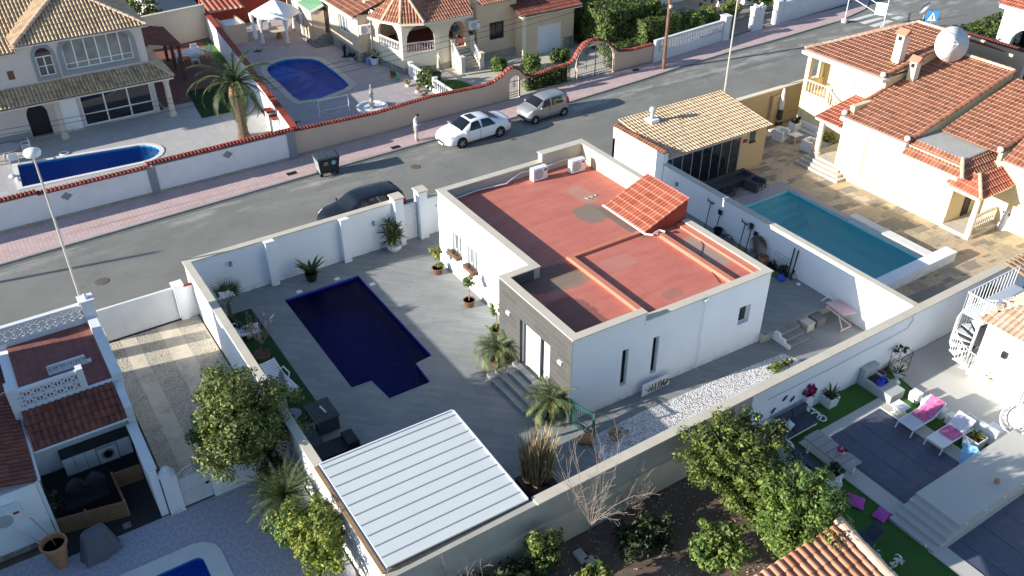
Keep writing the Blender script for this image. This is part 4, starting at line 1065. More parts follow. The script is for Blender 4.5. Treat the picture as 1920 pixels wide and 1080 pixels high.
def carpaint(name, col, metal=0.0, rough=.3):
 m, nt, bs = _nt(name); bs.inputs["Base Color"].default_value = c4(col); bs.inputs["Metallic"].default_value = metal; bs.inputs["Roughness"].default_value = rough; bs.inputs["Coat Weight"].default_value = .25
 n = noise(nt, pos(nt, obj=True), 3, 5); nt.links.new(mrange(nt, n, .3, .7, rough*.8, rough*1.3), bs.inputs["Roughness"])
carpaint("paint_white", (.78, .79, .80)); carpaint("paint_silver", (.36, .37, .36), .45, .35); carpaint("paint_black", (.006, .007, .011), 0, .3)
SEDAN = [(-2.43,.42,.72,.90,.62,.70,.55), (-2.3,.28,.86,1.02,.84,.86,.70), (-1.95,.24,.93,1.09,.90,.89,.70), (-1.5,.22,.94,1.15,.925,.90,.67), (-.8,.2,.93,1.40,.925,.90,.58), (0,.2,.92,1.475,.925,.90,.60), (.55,.2,.92,1.42,.925,.90,.60), (1.0,.2,.93,1.20,.925,.89,.66), (1.42,.2,.91,1.00,.925,.88,.74), (1.9,.22,.82,.92,.91,.85,.72), (2.25,.25,.70,.80,.84,.76,.64), (2.43,.34,.55,.62,.62,.58,.48)]
HATCH = [(-1.74,.42,.82,1.05,.60,.66,.45), (-1.66,.28,.95,1.34,.74,.75,.52), (-1.45,.24,.96,1.46,.79,.77,.56), (-.8,.2,.95,1.50,.80,.78,.59), (-.1,.2,.94,1.50,.80,.78,.60), (.35,.2,.94,1.42,.80,.78,.60), (.75,.2,.94,1.18,.80,.77,.63), (1.05,.2,.92,1.03,.80,.76,.66), (1.4,.22,.84,.94,.79,.73,.62), (1.65,.26,.70,.78,.72,.66,.52), (1.75,.36,.58,.62,.60,.55,.44)]
SUV = [(-2.3,.48,.85,1.05,.70,.78,.55), (-2.18,.32,1.0,1.38,.88,.90,.66), (-1.85,.28,1.05,1.56,.93,.92,.70), (-1.0,.26,1.04,1.63,.945,.92,.72), (-.1,.26,1.02,1.64,.945,.92,.72), (.4,.26,1.02,1.55,.945,.92,.70), (.85,.26,1.02,1.28,.945,.91,.72), (1.2,.26,1.0,1.10,.945,.90,.76), (1.7,.28,.92,1.02,.93,.87,.74), (2.1,.3,.80,.88,.86,.78,.64), (2.3,.4,.62,.70,.68,.62,.5)]
car("white four door saloon with dark sunroof parked on the far kerb", SEDAN, "paint_white", (26.45, 45.05, -.03), pi + radians(2.5), (-1.42, 1.43), .33, [(-.05, .88, .1, -.32), (-1.15, -.12, .35, -.02)], (1.32, .62), (-1.5, -.85), (-.02, .45), "cars parked along the street")
car("small silver hatchback parked behind the white saloon", HATCH, "paint_silver", (32.0, 45.4, -.03), pi + radians(2.5), (-1.2, 1.17), .27, [(-.12, .62, .05, -.22), (-1.15, -.2, .1, -.02)], (.98, .42), (-1.68, -1.5), None, "cars parked along the street", mirror=.75)
car("glossy black car with grey windscreen parked behind the white street wall", SUV, "paint_black", (16.05, 39.3, -.03), pi + radians(1.0), (-1.35, 1.38), .34, [(-.05, .72, .1, -.28), (-1.75, -.12, .3, -.02)], (1.15, .48), (-2.2, -1.95), None, "cars parked along the street", mirror=.95)
# ================================================================== waste container
t = thing("waste_container", "dark grey wheeled waste container with round blue badge at the far kerb", "waste bin", (16.7, 45.45, -.03), local=True, rotz=radians(-4))
mk("bin_grey", (.025, .03, .035), .15, 4, .6); mk("bin_lid", (.05, .065, .075), .15, 3, .6); mk("badge_blue", (.12, .30, .42), .1, 5, .5); mk("bin_side", (.20, .23, .24), .12, 3, .7)
m = MB(); m.add([(-.55,-.38,.22),(.55,-.38,.22),(.55,.38,.22),(-.55,.38,.22),(-.66,-.5,1.15),(.66,-.5,1.15),(.66,.5,1.15),(-.66,.5,1.15)], [(3,2,1,0),(0,1,5,4),(1,2,6,5),(2,3,7,6)]); m.add([(-.55,.38,.22),(-.66,.5,1.15),(-.66,-.5,1.15),(-.55,-.38,.22)], [(0,1,2,3)], 1); m.build("body", ["bin_grey", "bin_side"], t)
m = MB().box(-.7, -.54, 1.15, .7, .54, 1.2).box(-.6, -.44, 1.2, -.02, .44, 1.225).box(.02, -.44, 1.2, .6, .44, 1.225); m.build("lid", "bin_lid", t)
m = MB().lathe(0, 0, [(.16, 0), (.16, .01)], 20); m.xf(Matrix.Translation((.28, -.475, .86)) @ Matrix.Rotation(radians(97), 4, 'X')); m.build("badge", "badge_blue", t)
m = MB().box(-.30, -.492, .88, -.06, -.47, .93).box(-.34, -.468, .76, -.04, -.45, .80); m.xf(Matrix.Identity(4)); m.build("lettering", "metal_grey", t)
m = MB().bar((.20, -.497, .80), (.28, -.497, .93), .02, .012, up=(0,1,0)).bar((.36, -.497, .80), (.28, -.497, .93), .02, .012, up=(0,1,0)).bar((.20, -.497, .80), (.36, -.497, .80), .02, .012, up=(0,1,0)); m.build("badge_arrows", "white_paint", t)
m = MB().tube([(-.4, -.42, .25), (-.4, -.55, .10), (.15, -.55, .10), (.2, -.42, .25)], .025, 5); m.build("foot_bar", "metal_dark", t)
for sx in (-.48, .48):
 for sy in (-.3, .3):
  m = MB().lathe(0, 0, [(.1, -.03), (.1, .03)], 12); m.xf(Matrix.Translation((sx, sy, .1)) @ Matrix.Rotation(pi/2, 4, 'X')); m.build("wheel", "black_plastic", t)
# ================================================================== lamps, poles, cables
def lamp(base, H, label, head_dir, r=.075):
 x, y = base; t = thing("street_lamp", label, "street lamp", (x, y, 0), "tall street lamps")
 MB().tube([(x, y, 0), (x, y, H)], r, 10, r1=r*.5).build("post", "lamp_post_grey", t); MB().lathe(x, y, [(.14, 0), (.14, .3), (.09, .34)], 10).build("base", "lamp_post_grey", t)
 if head_dir is not None:
  m = MB().lathe(x, y, [(.06, -.25), (.30, -.12), (.34, 0), (.30, .10), (.12, .17)], 16, z0=H); m.build("lamp_head", "metal_white", t, smooth=True)
 else:
  m = MB().tube([(x, y, H-.1), (x-.2, y+.5, H+.3), (x-.3, y+1.0, H+.4)], .04, 6); m.build("lamp_head", "metal_white", t)
q = PY(157, 560, 37.3); HL = None
def hit(u, v, x, y):   # height of a sighting above a known plan point
 d = _ray(u, v); tt = (x*d[0] + y*d[1]) / (d[0]**2 + d[1]**2); return CAMZ + tt*d[2]
lx = 1.66; lamp((lx, 37.2), hit(65, 285, lx, 37.2), "tall grey street lamp with round head rising behind the left breeze block terrace", 1)
lx2 = PY(1358, 177, 37.35).x; lamp((lx2, 37.35), hit(1389, -30, lx2, 37.35), "tall grey street lamp behind the sandy tiled pool house", 1)
tag(MB().tube([(-20, 47.0, 0), (-20, 47.0, 8.3)], .15, 8, r1=.1).build("wooden_pole", "bark"), "brown utility pole at the far left end of the street", "utility pole")
t = thing("wooden_pole", "rusty brown utility pole on the far pink pavement", "utility pole", (44.4, 47.5, 0)); mk("rust_brown", (.16, .085, .055), .25, 4, .85, stain=(.35, .30, .24), stain_amt=.5)
MB().tube([(44.4, 47.5, 0), (44.4, 47.5, 8.6)], .13, 8, r1=.1).build("post", "rust_brown", t)
MB().box(44.3, 47.3, 4.6, 44.5, 47.4, 4.8).box(44.3, 47.3, 6.2, 44.5, 47.4, 6.4).build("junction_box", "metal_white", t)
for (dz, lb, yy) in ((0, "uppermost thin black cable across the villas from the brown pole", 0), (-.35, "middle thin black cable across the villas from the brown pole", .35), (-.7, "lowest thin black cable across the villas from the brown pole", .1)):
 m = MB(); a = Vector((44.4, 47.5, 7.1 + dz)); b = Vector((-14, 49.2 + yy, 6.0 + dz)); pts = []
 for i in range(25): k = i/24; p = a.lerp(b, k); p.z -= 1.3*4*k*(1-k); pts.append(p)
 m.tube(pts, .014, 3); tag(m.build("overhead_cable", "black_plastic"), lb, "cable", "overhead cables")
# ================================================================== covers, drains
mk("cast_iron", (.13, .11, .095), .3, 12, .8, bmp=.6)
def cover(u, v, r, label):
 p = P(u, v); t = MB().lathe(p.x, p.y, [(r, -.03), (r, -.019), (r*.85, -.019), (r*.82, -.014), (r*.1, -.014)], 24)
 tag(t.build("manhole_cover", "cast_iron"), label, "manhole cover", "round iron covers in the road")
cover(191, 527, .34, "round iron cover in the road below the left street lamp"); cover(779, 312, .31, "round iron cover in the road between black car and white saloon")
def drain(u, v, label):
 p = P(u, v, .06); m = MB().box(p.x-.3, p.y-.2, .05, p.x+.3, p.y+.2, .064)
 for i in range(6): m.box(p.x-.26 + i*.09, p.y-.16, .064, p.x-.21 + i*.09, p.y+.16, .07)
 tag(m.build("drain_grate", "metal_dark"), label, "drain", "dark drain grates in the pink pavement")
drain(547, 325, "dark drain grate in the pink pavement left of the waste container"); drain(742, 276, "dark drain grate in the pink pavement between the container and the standing man")
drain(1192, 131, "dark drain grate in the pink pavement near the arched driveway gate")
# ================================================================== crossing furniture
t = thing("banner_frame", "white banner hung between two thin posts at the pedestrian crossing", "banner", P(1582, 45))
a = P(1583, 42); b = P(1655, 52)
MB().tube([a, a + Vector((0, 0, 3.6))], .035, 6).build("post", "metal_white", t); MB().tube([b, b + Vector((0, 0, 2.9))], .035, 6).build("post", "metal_white", t)
MB().lathe(a.x, a.y, [(.28, 0), (.28, .3), (.1, .35)], 12).build("ballast", "concrete", t)
MB().lathe(b.x, b.y, [(.22, 0), (.22, .15)], 12).build("ballast", "concrete", t)
mk("banner_white", (.74, .80, .80), .05, 6, .7); c_ = b.lerp(a, .28)
m = MB(); d_ = Vector((.015, .03, 0))
m.add([b + Vector((0,0,.95)) , c_ + Vector((0,0,1.0)), c_ + Vector((0,0,2.0)), b + Vector((0,0,2.0)), b + Vector((0,0,.95)) + d_, c_ + Vector((0,0,1.0)) + d_, c_ + Vector((0,0,2.0)) + d_, b + Vector((0,0,2.0)) + d_], [(0,1,2,3),(7,6,5,4),(0,4,5,1),(1,5,6,2),(2,6,7,3),(3,7,4,0)]); m.build("banner", "banner_white", t)
MB().bar(a + Vector((0,0,3.0)), c_ + Vector((0,0,1.9)), .05).bar(a + Vector((0,0,2.2)), c_ + Vector((0,0,1.2)), .05).build("ribbon", "banner_white", t)
mk("sign_blue", (.05, .25, .55), .05, 3, .4)
sq_ = PY(1748, 31, 37.6); bp = Vector((sq_.x, 37.6, 0)); t = thing("crossing_sign", "square blue pedestrian crossing sign with white triangle above the hedge", "road sign", bp)
zt = hit(1748, 31, bp.x, bp.y)
MB().tube([bp, bp + Vector((0, 0, zt - .3))], .03, 6).build("post", "metal_grey", t)
ux = Vector((.75, -.66, 0)); q = bp + Vector((0, 0, zt)); fn = Vector((-.66, -.75, 0)) * .02
def sq(m, pts, off): m.add([q + ux*a_ + Vector((0,0,b_)) + fn*off for a_, b_ in pts], [tuple(range(len(pts)))])
m = MB(); s_ = .42
m.add([q + ux*a_ + Vector((0,0,b_)) + fn*o_ for o_ in (1, -1) for a_, b_ in ((-s_,-s_),(s_,-s_),(s_,s_),(-s_,s_))], [(0,1,2,3),(7,6,5,4),(0,4,5,1),(1,5,6,2),(2,6,7,3),(3,7,4,0)]); m.build("panel", "sign_blue", t)
m = MB(); sq(m, ((-.30,-.30),(.30,-.30),(0,.32)), 1.4); m.build("triangle", "white_paint", t)
m = MB(); sq(m, ((-.03,-.05),(.03,-.05),(.04,.08),(-.04,.08)), 1.8); sq(m, ((-.10,-.22),(-.06,-.24),(.02,-.05),(-.03,-.05)), 1.8); sq(m, ((.06,-.24),(.10,-.22),(.03,-.05),(-.01,-.05)), 1.8); sq(m, ((-.03,.09),(.03,.09),(.03,.14),(-.03,.14)), 1.8); m.build("walking_figure", "metal_dark", t)
# ================================================================== people
mk("skin", (.52, .33, .25), .06, 8, .6, bmp=0); mk("hair_dark", (.03, .02, .015), .2, 20, .8); mk("cloth_pale", (.55, .57, .62), .08, 6, .9); mk("cloth_vest", (.10, .115, .14), .1, 6, .9)
mk("cloth_trousers", (.38, .37, .36), .1, 6, .9); mk("cloth_blue", (.045, .10, .15), .12, 6, .9); mk("cloth_shorts", (.60, .61, .66), .05, 6, .9); mk("shoe_tan", (.30, .25, .20), .1, 6, .8)
def skinmesh(name, verts, edges, mat, parent, sub=1):
 bm = bmesh.new(); sl_ = bm.verts.layers.skin.verify(); vs = []
 for (x, y, z, r) in verts:
  v = bm.verts.new((x, y, z)); rr = r if isinstance(r, tuple) else (r, r); v[sl_].radius = rr; vs.append(v)
 for a, b in edges: bm.edges.new((vs[a], vs[b]))
 vs[0][sl_].use_root = True
 me = bpy.data.meshes.new(name); bm.to_mesh(me); bm.free(); me.materials.append(MATS[mat])
 o = bpy.data.objects.new(name, me); COL.objects.link(o); o.parent = parent
 md = o.modifiers.new("skin", 'SKIN'); md.use_smooth_shade = True
 if sub: s_ = o.modifiers.new("sub", 'SUBSURF'); s_.levels = sub; s_.render_levels = sub
 return o
def person(label, loc, rz, armL, armR, tilt=0.0, stance=.10, top="cloth_pale", legs="cloth_trousers", shorts=False, shoes="shoe_tan", vest=None, hair="hair_dark"):
 """faces +X; armL/armR: (elbow, wrist) offsets"""
 t = thing("person", label, "person", loc, local=True, rotz=rz)
 hx = .05 + tilt * .12
 V = [(0,0,.95,(.13,.17)), (0,0,1.15,(.11,.15)), (.0,0,1.36,(.12,.17)), (.01,0,1.48,.06), (.02,0,1.55,.05), (hx,0,1.64,(.085,.075)), (hx+.02,0,1.72,(.08,.07))]
 E_ = [(0,1),(1,2),(2,3),(3,4),(4,5),(5,6)]
 V.append((hx+.105, 0, 1.635, .012)); E_.append((5, 7))               # nose
 for sg, (el, wr) in ((1, armL), (-1, armR)):
  k = len(V); sh = (0, sg*.19, 1.40)
  e = (sh[0]+el[0], sh[1]+sg*el[1], sh[2]+el[2]); w = (e[0]+wr[0], e[1]+sg*wr[1], e[2]+wr[2])
  V += [sh + (.055,), e + (.042,), w + (.028,)]; E_ += [(2, k), (k, k+1), (k+1, k+2)]
  d = Vector(wr).normalized(); d = Vector((wr[0], sg*wr[1], wr[2])).normalized(); pm = Vector(w) + d*.07
  V.append(tuple(pm) + ((.035, .018),)); E_.append((k+2, k+3)); side = d.cross(Vector((0, 0, 1))); side = side.normalized() if side.length > .1 else Vector((1, 0, 0))
  for i, (o_, L_) in enumerate(((-.03, .07), (-.01, .085), (.01, .08), (.03, .06))):
   a_ = pm + side*o_ + d*.03; b_ = a_ + d*L_*.5; c_2 = b_ + d*L_*.3 + Vector((.01, 0, -.02)); q_ = len(V)
   V += [tuple(a_) + (.009,), tuple(b_) + (.0085,), tuple(c_2) + (.0075,)]; E_ += [(k+3, q_), (q_, q_+1), (q_+1, q_+2)]
  th = Vector(w) + d*.03 + side*(-.035); V += [tuple(th) + (.011,), tuple(th + d*.04 - side*.015) + (.009,)]; E_ += [(k+2, len(V)-2), (len(V)-2, len(V)-1)]
 for sg in (1, -1):
  k = len(V); V += [(0, sg*.09, .86, .09), (.02, sg*stance, .50, .065), (-.02, sg*stance, .27, .06), (-.02, sg*stance, .09, .042), (.13, sg*(stance+.02), .03, (.03, .045))]
  E_ += [(0, k), (k, k+1), (k+1, k+2), (k+2, k+3), (k+3, k+4)]
 skinmesh("body", V, E_, "skin", t)
 JV = [(0,0,.93,(.155,.195)), (0,0,1.15,(.135,.175)), (0,0,1.36,(.14,.19)), (.0,0,1.46,.09)]; JE = [(0,1),(1,2),(2,3)]
 for sg, (el, wr) in ((1, armL), (-1, armR)):
  k = len(JV); sh = (0, sg*.19, 1.40); e = (sh[0]+el[0], sh[1]+sg*el[1], sh[2]+el[2]); w = (e[0]+wr[0]*.85, e[1]+sg*wr[1]*.85, e[2]+wr[2]*.85)
  JV += [sh + (.078,), e + (.06,), w + (.048,)]; JE += [(2, k), (k, k+1), (k+1, k+2)]
 skinmesh("jacket" if not shorts else "shirt", JV, JE, top, t)
 if vest: skinmesh("waistcoat", [(.02,0,.98,(.15,.14)), (.03,0,1.2,(.135,.15)), (.03,0,1.38,(.13,.15))], [(0,1),(1,2)], vest, t)
 PV = [(0,0,.97,(.145,.18))]; PE = []
 for sg in (1, -1):
  k = len(PV); PV += [(0, sg*.10, .84, .115), (.02, sg*stance, .52, .09)] + ([] if shorts else [(-.02, sg*stance, .27, .08), (-.02, sg*stance, .08, .075)])
  PE += [(0, k), (k, k+1)] + ([] if shorts else [(k+1, k+2), (k+2, k+3)])
 skinmesh("trousers" if not shorts else "shorts", PV, PE, legs, t)
 for sg in (1, -1):
  MB().ball((.05, sg*(stance+.01), .045), .07, 8, 5, sc=(2.0, .75, .65)).build("shoe", shoes, t, smooth=True)
 m = MB().ball((hx - .015, 0, 1.70), .108, 10, 6, sc=(1.0, .88, .95)); m.build("hair", hair, t, smooth=True)
 m = MB().ball((hx+.085, .03, 1.66), .011, 6, 4).ball((hx+.085, -.03, 1.66), .011, 6, 4); m.build("eyes", "metal_dark", t)
 return t
p_ = P(781, 264, .06)
person("man in pale jacket and grey trousers looking at his phone on the far pavement", (p_.x, p_.y, .06), radians(-15), ((.04, .06, -.28), (.24, -.08, .03)), ((.03, .06, -.28), (.25, -.07, .05)), 1.0, vest="cloth_vest")
t = thing("mobile_phone", "small dark phone in the hands of the man on the pavement", "phone", (p_.x + .38, p_.y - .1, 1.2)); MB().box(p_.x+.35, p_.y-.14, 1.19, p_.x+.43, p_.y-.06, 1.21).build("casing", "black_plastic", t); MB().box(p_.x+.355, p_.y-.135, 1.211, p_.x+.425, p_.y-.065, 1.214).build("screen", "glass_grey", t)
# ================================================================== lower left house with roof terrace
H2 = thing("left_house", "white house with dark red tiled roof and breeze block roof terrace at the lower left", "house", (-2, 29, 0))
m = MB(); m.box(-9, 25.3, 0, -1.85, 33.2, 2.62)                       # main wing
m.box(-1.85, 28.62, 0, 1.75, 33.2, 2.9)                               # block under the terrace
m.build("wall", "white_wall", H2)
MB().box(-1.5, 28.75, 2.905, 1.45, 33.0, 2.95).build("terrace_floor", "red_court", H2)
m = MB(); m.box(1.45, 28.7, 2.9, 1.8, 33.25, 3.25).box(1.42, 27.0, 0, 1.68, 28.6, 2.95).box(-1.85, 28.64, 2.9, -1.6, 29.2, 4.0).box(.4, 28.62, 2.9, .62, 28.92, 3.98)
m.box(-1.6, 28.62, 2.9, .4, 28.8, 3.12).box(-1.6, 28.62, 3.82, .4, 28.8, 3.92).box(.62, 28.62, 2.9, 1.45, 28.8, 3.05).box(-2.2, 33.0, 2.9, 1.45, 33.2, 3.12).box(-2.2, 33.0, 3.72, 1.45, 33.2, 3.82)
m.build("parapet", "white_old", H2)
p_ = MB().box(1.4, 32.85, 2.9, 1.85, 33.3, 3.95).build("corner_pier", "white_old", H2); MB().box(1.34, 32.79, 3.95, 1.91, 33.36, 4.02).lathe(1.62, 33.07, [(.16, 0), (.1, .12), (.02, .2)], 4, z0=4.02).build("pier_cap", "white_old", p_)
breeze_panel((-1.6, 28.71), (.4, 28.71), 3.12, 2, .35).build("breeze_block_screen", "white_old", H2)
breeze_panel((-2.2, 33.1), (1.4, 33.1), 3.12, 2, .30).build("breeze_block_screen", "white_old", H2)
m = MB().box(-.45, 30.3, 2.95, 1.05, 30.5, 3.02); m.build("stair_kerb", "white_old", H2); breeze_panel((-.42, 30.4), (.85, 30.4), 3.02, 1, .26, .09).build("breeze_block_screen", "white_old", H2)
tile_roof("main_roof", [(-1.78, 25.25, 2.72), (-1.78, 33.3, 2.72), (-6.0, 33.3, 3.95), (-6.0, 25.25, 3.95)], "tile_maroon", H2, .21, .36, .05)
MB().tube([(-1.72, 25.3, 2.68), (-1.72, 33.1, 2.68)], .06, 6).box(-1.82, 25.3, 0, -1.72, 25.4, 2.66).build("gutter", "white_old", H2)
MB().box(-9, 26.0, 2.62, -5.3, 33.35, 5.75).build("terrace_shade_block", "white_wall", H2)  # added block out of view, sized so its shadow covers the roof terrace
tile_roof("patio_roof", [(-1.62, 26.95, 2.55), (1.40, 26.95, 2.55), (1.40, 28.61, 3.03), (-1.62, 28.61, 3.03)], "tile_maroon", H2, .21, .36, .05)
MB().tube([(-1.62, 26.9, 2.52), (1.45, 26.9, 2.52)], .045, 6).build("patio_gutter", "white_old", H2)
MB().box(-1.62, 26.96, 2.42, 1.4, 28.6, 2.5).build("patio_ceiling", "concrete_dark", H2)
m = MB().tube([(-2.9, 25.22, 1.5), (-2.75, 25.2, .9), (-2.4, 25.22, .15)], .025, 5); m.build("drain_hose", "metal_white", H2)
MB().box(-9, 25.22, 0, -1.9, 25.3, .18).build("plinth", "stone_clad", H2)
MB().tube([(-1.75, 28.9, 3.9), (-2.6, 28.7, 3.75), (-4.5, 28.6, 3.7)], .03, 5).build("aerial_boom", "metal_grey", H2)
t = bwall("patio_wall", "white side wall of the covered kitchen patio along the gravel drive", (1.55, 25.6, 0))
MB().box(1.35, 24.3, 0, 1.6, 26.98, 2.2).build("wall", "white_wall", t); MB().box(1.3, 24.26, 2.2, 1.65, 26.98, 2.26).build("cap", "white_old", t)
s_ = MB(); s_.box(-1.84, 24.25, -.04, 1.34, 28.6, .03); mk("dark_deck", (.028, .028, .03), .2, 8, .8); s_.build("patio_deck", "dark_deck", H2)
t = thing("kitchen_counter", "pale kitchen counter under the dark red patio roof", "counter", (-.3, 28.3, 0))
MB().box(-1.0, 28.05, .03, .12, 28.58, .86).build("cupboard", "white_old", t); MB().box(.86, 28.05, .03, 1.33, 28.58, .86).build("cupboard", "white_old", t); MB().box(-1.03, 28.02, .86, 1.34, 28.6, .9).build("worktop", "anthracite", t)
m = MB()
for x in (-.62, -.25): m.box(x-.005, 28.043, .08, x+.005, 28.05, .82)
m.build("door_seam", "metal_dark", t)
t = thing("washing_machine", "white front loading washing machine between patio kitchen cupboards", "washing machine", (.49, 28.3, 0))
MB().box(.15, 28.03, .03, .83, 28.56, .855).build("casing", "white_plastic", t)
m = MB().lathe(0, 0, [(.23, 0), (.23, .03), (.17, .035)], 20); m.xf(Matrix.Translation((.49, 28.03, .42)) @ Matrix.Rotation(pi/2, 4, 'X')); m.build("door_ring", "metal_grey", t)
m = MB().lathe(0, 0, [(.17, .0), (.14, .045), (.04, .05)], 20); m.xf(Matrix.Translation((.49, 28.0, .42)) @ Matrix.Rotation(pi/2, 4, 'X')); m.build("door_glass", "glass_dark", t)
MB().box(.18, 28.015, .72, .8, 28.03, .83).build("control_panel", "metal_grey", t)
q = PY(12, 963, 25.3); t = acunit(q.x, 25.1, q.z - .35, "white air conditioning unit fixed to the shaded wall of the left house");
mk("bamboo", (.22, .13, .065), .3, 14, .85, bmp=.4)
t = thing("bamboo_screen", "low bamboo screen fencing the dark dining corner", "screen", (-.8, 25.1, 0))
m = MB()
def bam(m, a, b, n=9, h=.75):
 for j in range(n): m.tube([(a[0], a[1], .05 + h*j/n), (b[0], b[1], .05 + h*j/n + rnd(-.01, .01))], .038, 5)
bam(m, (-2.1, 25.45), (.42, 24.95)); m.build("front_panel", "bamboo", t)
m = MB(); bam(m, (.42, 24.98), (.36, 26.5)); m.build("side_panel", "bamboo", t)
m = MB(); bam(m, (.38, 26.5), (1.3, 26.45)); m.build("rear_panel", "bamboo", t)
m = MB()
for x, y in ((-2.1, 25.45), (-.8, 25.2), (.42, 24.97), (.36, 26.5)): m.tube([(x, y, 0), (x, y, .82)], .045, 6)
m.build("stake", "wood", t)
t = thing("patio_table", "dark glass topped dining table inside the bamboo screen", "table", (-.6, 25.9, 0))
MB().box(-1.35, 25.6, .7, .1, 26.3, .73).build("tabletop", "glass_dark", t)
for x in (-1.3, .05):
 for y in (25.65, 26.25): MB().box(x-.025, y-.025, .03, x+.025, y+.025, .7).build("leg", "metal_dark", t)
def tubchair(x, y, rz, mat, label, grp=None, s=1.0, cat="chair"):
 t = thing("tub_chair", label, cat, (x, y, 0), grp, local=True, rotz=rz)
 m = MB(); m.lathe(0, 0, [(.22*s, .38*s), (.27*s, .42*s), (.25*s, .46*s)], 12); m.build("seat", mat, t)
 m = MB(); n = 10
 for i in range(n+1):
  a = pi/2 + pi*1.1*(i/n - .5) + pi/2; h = .82 - .22*abs(i/n - .5)*2
  m.v += [(cos(a)*.26*s, sin(a)*.26*s, .42*s), (cos(a)*.33*s, sin(a)*.33*s, h*s), (cos(a)*.29*s, sin(a)*.29*s, h*s), (cos(a)*.22*s, sin(a)*.22*s, .46*s)]
 for i in range(n):
  for j in range(4): m.f.append((i*4+j, i*4+(j+1) % 4, (i+1)*4+(j+1) % 4, (i+1)*4+j)); m.m.append(0)
 m.build("backrest", mat, t)
 for sx in (-.18, .18):
  for sy in (-.18, .18): MB().tube([(sx*1.2*s, sy*1.2*s, 0), (sx*.8*s, sy*.8*s, .4*s)], .018, 5).build("leg", "metal_dark", t)
 return t
tubchair(-.85, 26.65, -pi/2, "anthracite", "dark moulded chair behind the patio table, farther from the drive wall", "dark chairs at the patio table"); tubchair(-.2, 26.6, -pi/2, "anthracite", "dark moulded chair behind the patio table, nearer the drive wall", "dark chairs at the patio table")
shrub("leafy_plant", "dark leafy plant inside the left end of the bamboo screen", "plant", (-1.75, 26.1, .03), (.4, .4, .6), "leaf_dark", nclump=10, per=40, leaf=.09, clump=.2, seed=5)
t = thing("terracotta_pot", "large pale-stained terracotta pot holding a thin cane", "plant pot", (-1.95, 24.05, 0))
MB().lathe(-1.95, 24.05, [(.2, 0), (.28, .45), (.31, .5), (.30, .55), (.38, .95), (.42, .97), (.42, 1.08), (.37, 1.08), (.34, .9)], 18).build("pot", "terracotta", t, smooth=False); MB().lathe(-1.95, 24.05, [(.34, .88), (.34, .9)], 14).build("soil", "soil_dark", t)
MB().tube([(-1.9, 24.05, .9), (-2.0, 24.1, 1.5), (-2.25, 24.2, 2.3)], .014, 5).build("cane", "wood", t)
mk("cover_grey", (.12, .13, .15), .15, 3, .8, bmp=.2)
t = thing("covered_barbecue", "barbecue under a draped grey cover beside the terracotta pot", "barbecue", (-.75, 23.85, 0))
m = MB(); rows = [(.0, .62, .40), (.12, .60, .38), (.5, .50, .33), (.85, .42, .29), (1.02, .38, .26), (1.05, .2, .14)]
st0 = random.getstate(); random.seed(11); K = 26
for i, (z, a, b) in enumerate(rows):
 for j in range(K):
  th = 2*pi*j/K; f = (abs(cos(th))**4 + abs(sin(th))**4) ** (-.25); w = 1 + (.09*sin(7*th + i*.4) + rnd(-.03, .03)) * (1 - i/6)
  m.v.append((-.75 + cos(th)*a*f*w, 23.85 + sin(th)*b*f*w, z))
for i in range(len(rows)-1):
 for j in range(K): m.f.append((i*K+j, i*K+(j+1) % K, (i+1)*K+(j+1) % K, (i+1)*K+j)); m.m.append(0)
m.f.append(tuple((len(rows)-1)*K + j for j in range(K))); m.m.append(0)
random.setstate(st0); m.xf(Matrix.Translation((-.75, 23.85, 0)) @ Matrix.Rotation(.2, 4, 'Z') @ Matrix.Translation((.75, -23.85, 0))); m.build("cover", "cover_grey", t)
MB().box(-1.1, 23.7, .015, -.4, 24.0, .9).build("grill_body", "metal_dark", t)
t = thing("floor_drain", "small square grate in the patio beside the covered barbecue", "drain", (.1, 24.6, 0)); q = P(238, 985, .04)
MB().box(q.x-.13, q.y-.13, .02, q.x+.13, q.y+.13, .045).build("grate", "concrete_dark", t)
t = thing("patio_gate_wall", "white wall and stepped pillars beside the arched white patio gate", "wall", (3.8, 24.3, 0))
MB().box(1.65, 24.15, 0, 2.15, 24.5, 1.75).box(3.2, 24.2, 0, 6.0, 24.4, 1.3).build("wall", "white_wall", t)
MB().lathe(1.88, 24.32, [(.3, 0), (.26, .1), (.14, .18), (.16, .26), (.05, .36)], 10, z0=1.75).build("pillar_cap", "white_old", t)
t = thing("patio_gate", "white metal patio gate with a spiked fan arch", "gate", (2.65, 24.3, 0))
m = MB().box(2.17, 24.28, .05, 3.18, 24.32, 1.35)
m.build("panel", "white_old", t); m = MB()
for i in range(9): x = 2.22 + i*.115; m.tube([(x, 24.26, .1), (x, 24.26, 1.3)], .012, 4)
for z in (.1, .7, 1.3): m.bar((2.17, 24.26, z), (3.18, 24.26, z), .03)
m.build("bars", "metal_white", t); m = MB(); cx = 2.67
m.tube([(cx + .5*cos(pi*i/14), 24.3, 1.36 + .42*sin(pi*i/14)) for i in range(15)], .016, 5); m.tube([(cx + .2*cos(pi*i/10), 24.3, 1.36 + .16*sin(pi*i/10)) for i in range(11)], .012, 4)
for i in range(1, 10): a = pi*i/10; m.tube([(cx + .2*cos(a), 24.3, 1.36 + .16*sin(a)), (cx + .58*cos(a), 24.3, 1.36 + .52*sin(a))], .012, 4, r1=.004)
m.build("fan_arch", "metal_white", t)
MB().box(3.0, 24.2, .75, 3.12, 24.26, .8).build("latch", "metal_dark", t)
t = thing("sliding_gate", "plain white sliding gate across the gravel drive", "gate", (3.7, 35.6, 0))
MB().box(1.9, 35.55, .06, 5.25, 35.62, 1.68).build("panel", "white_old", t); m = MB(); m.bar((1.88, 35.585, 1.70), (5.27, 35.585, 1.70), .1, .05); m.build("top_rail", "white_paint", t)
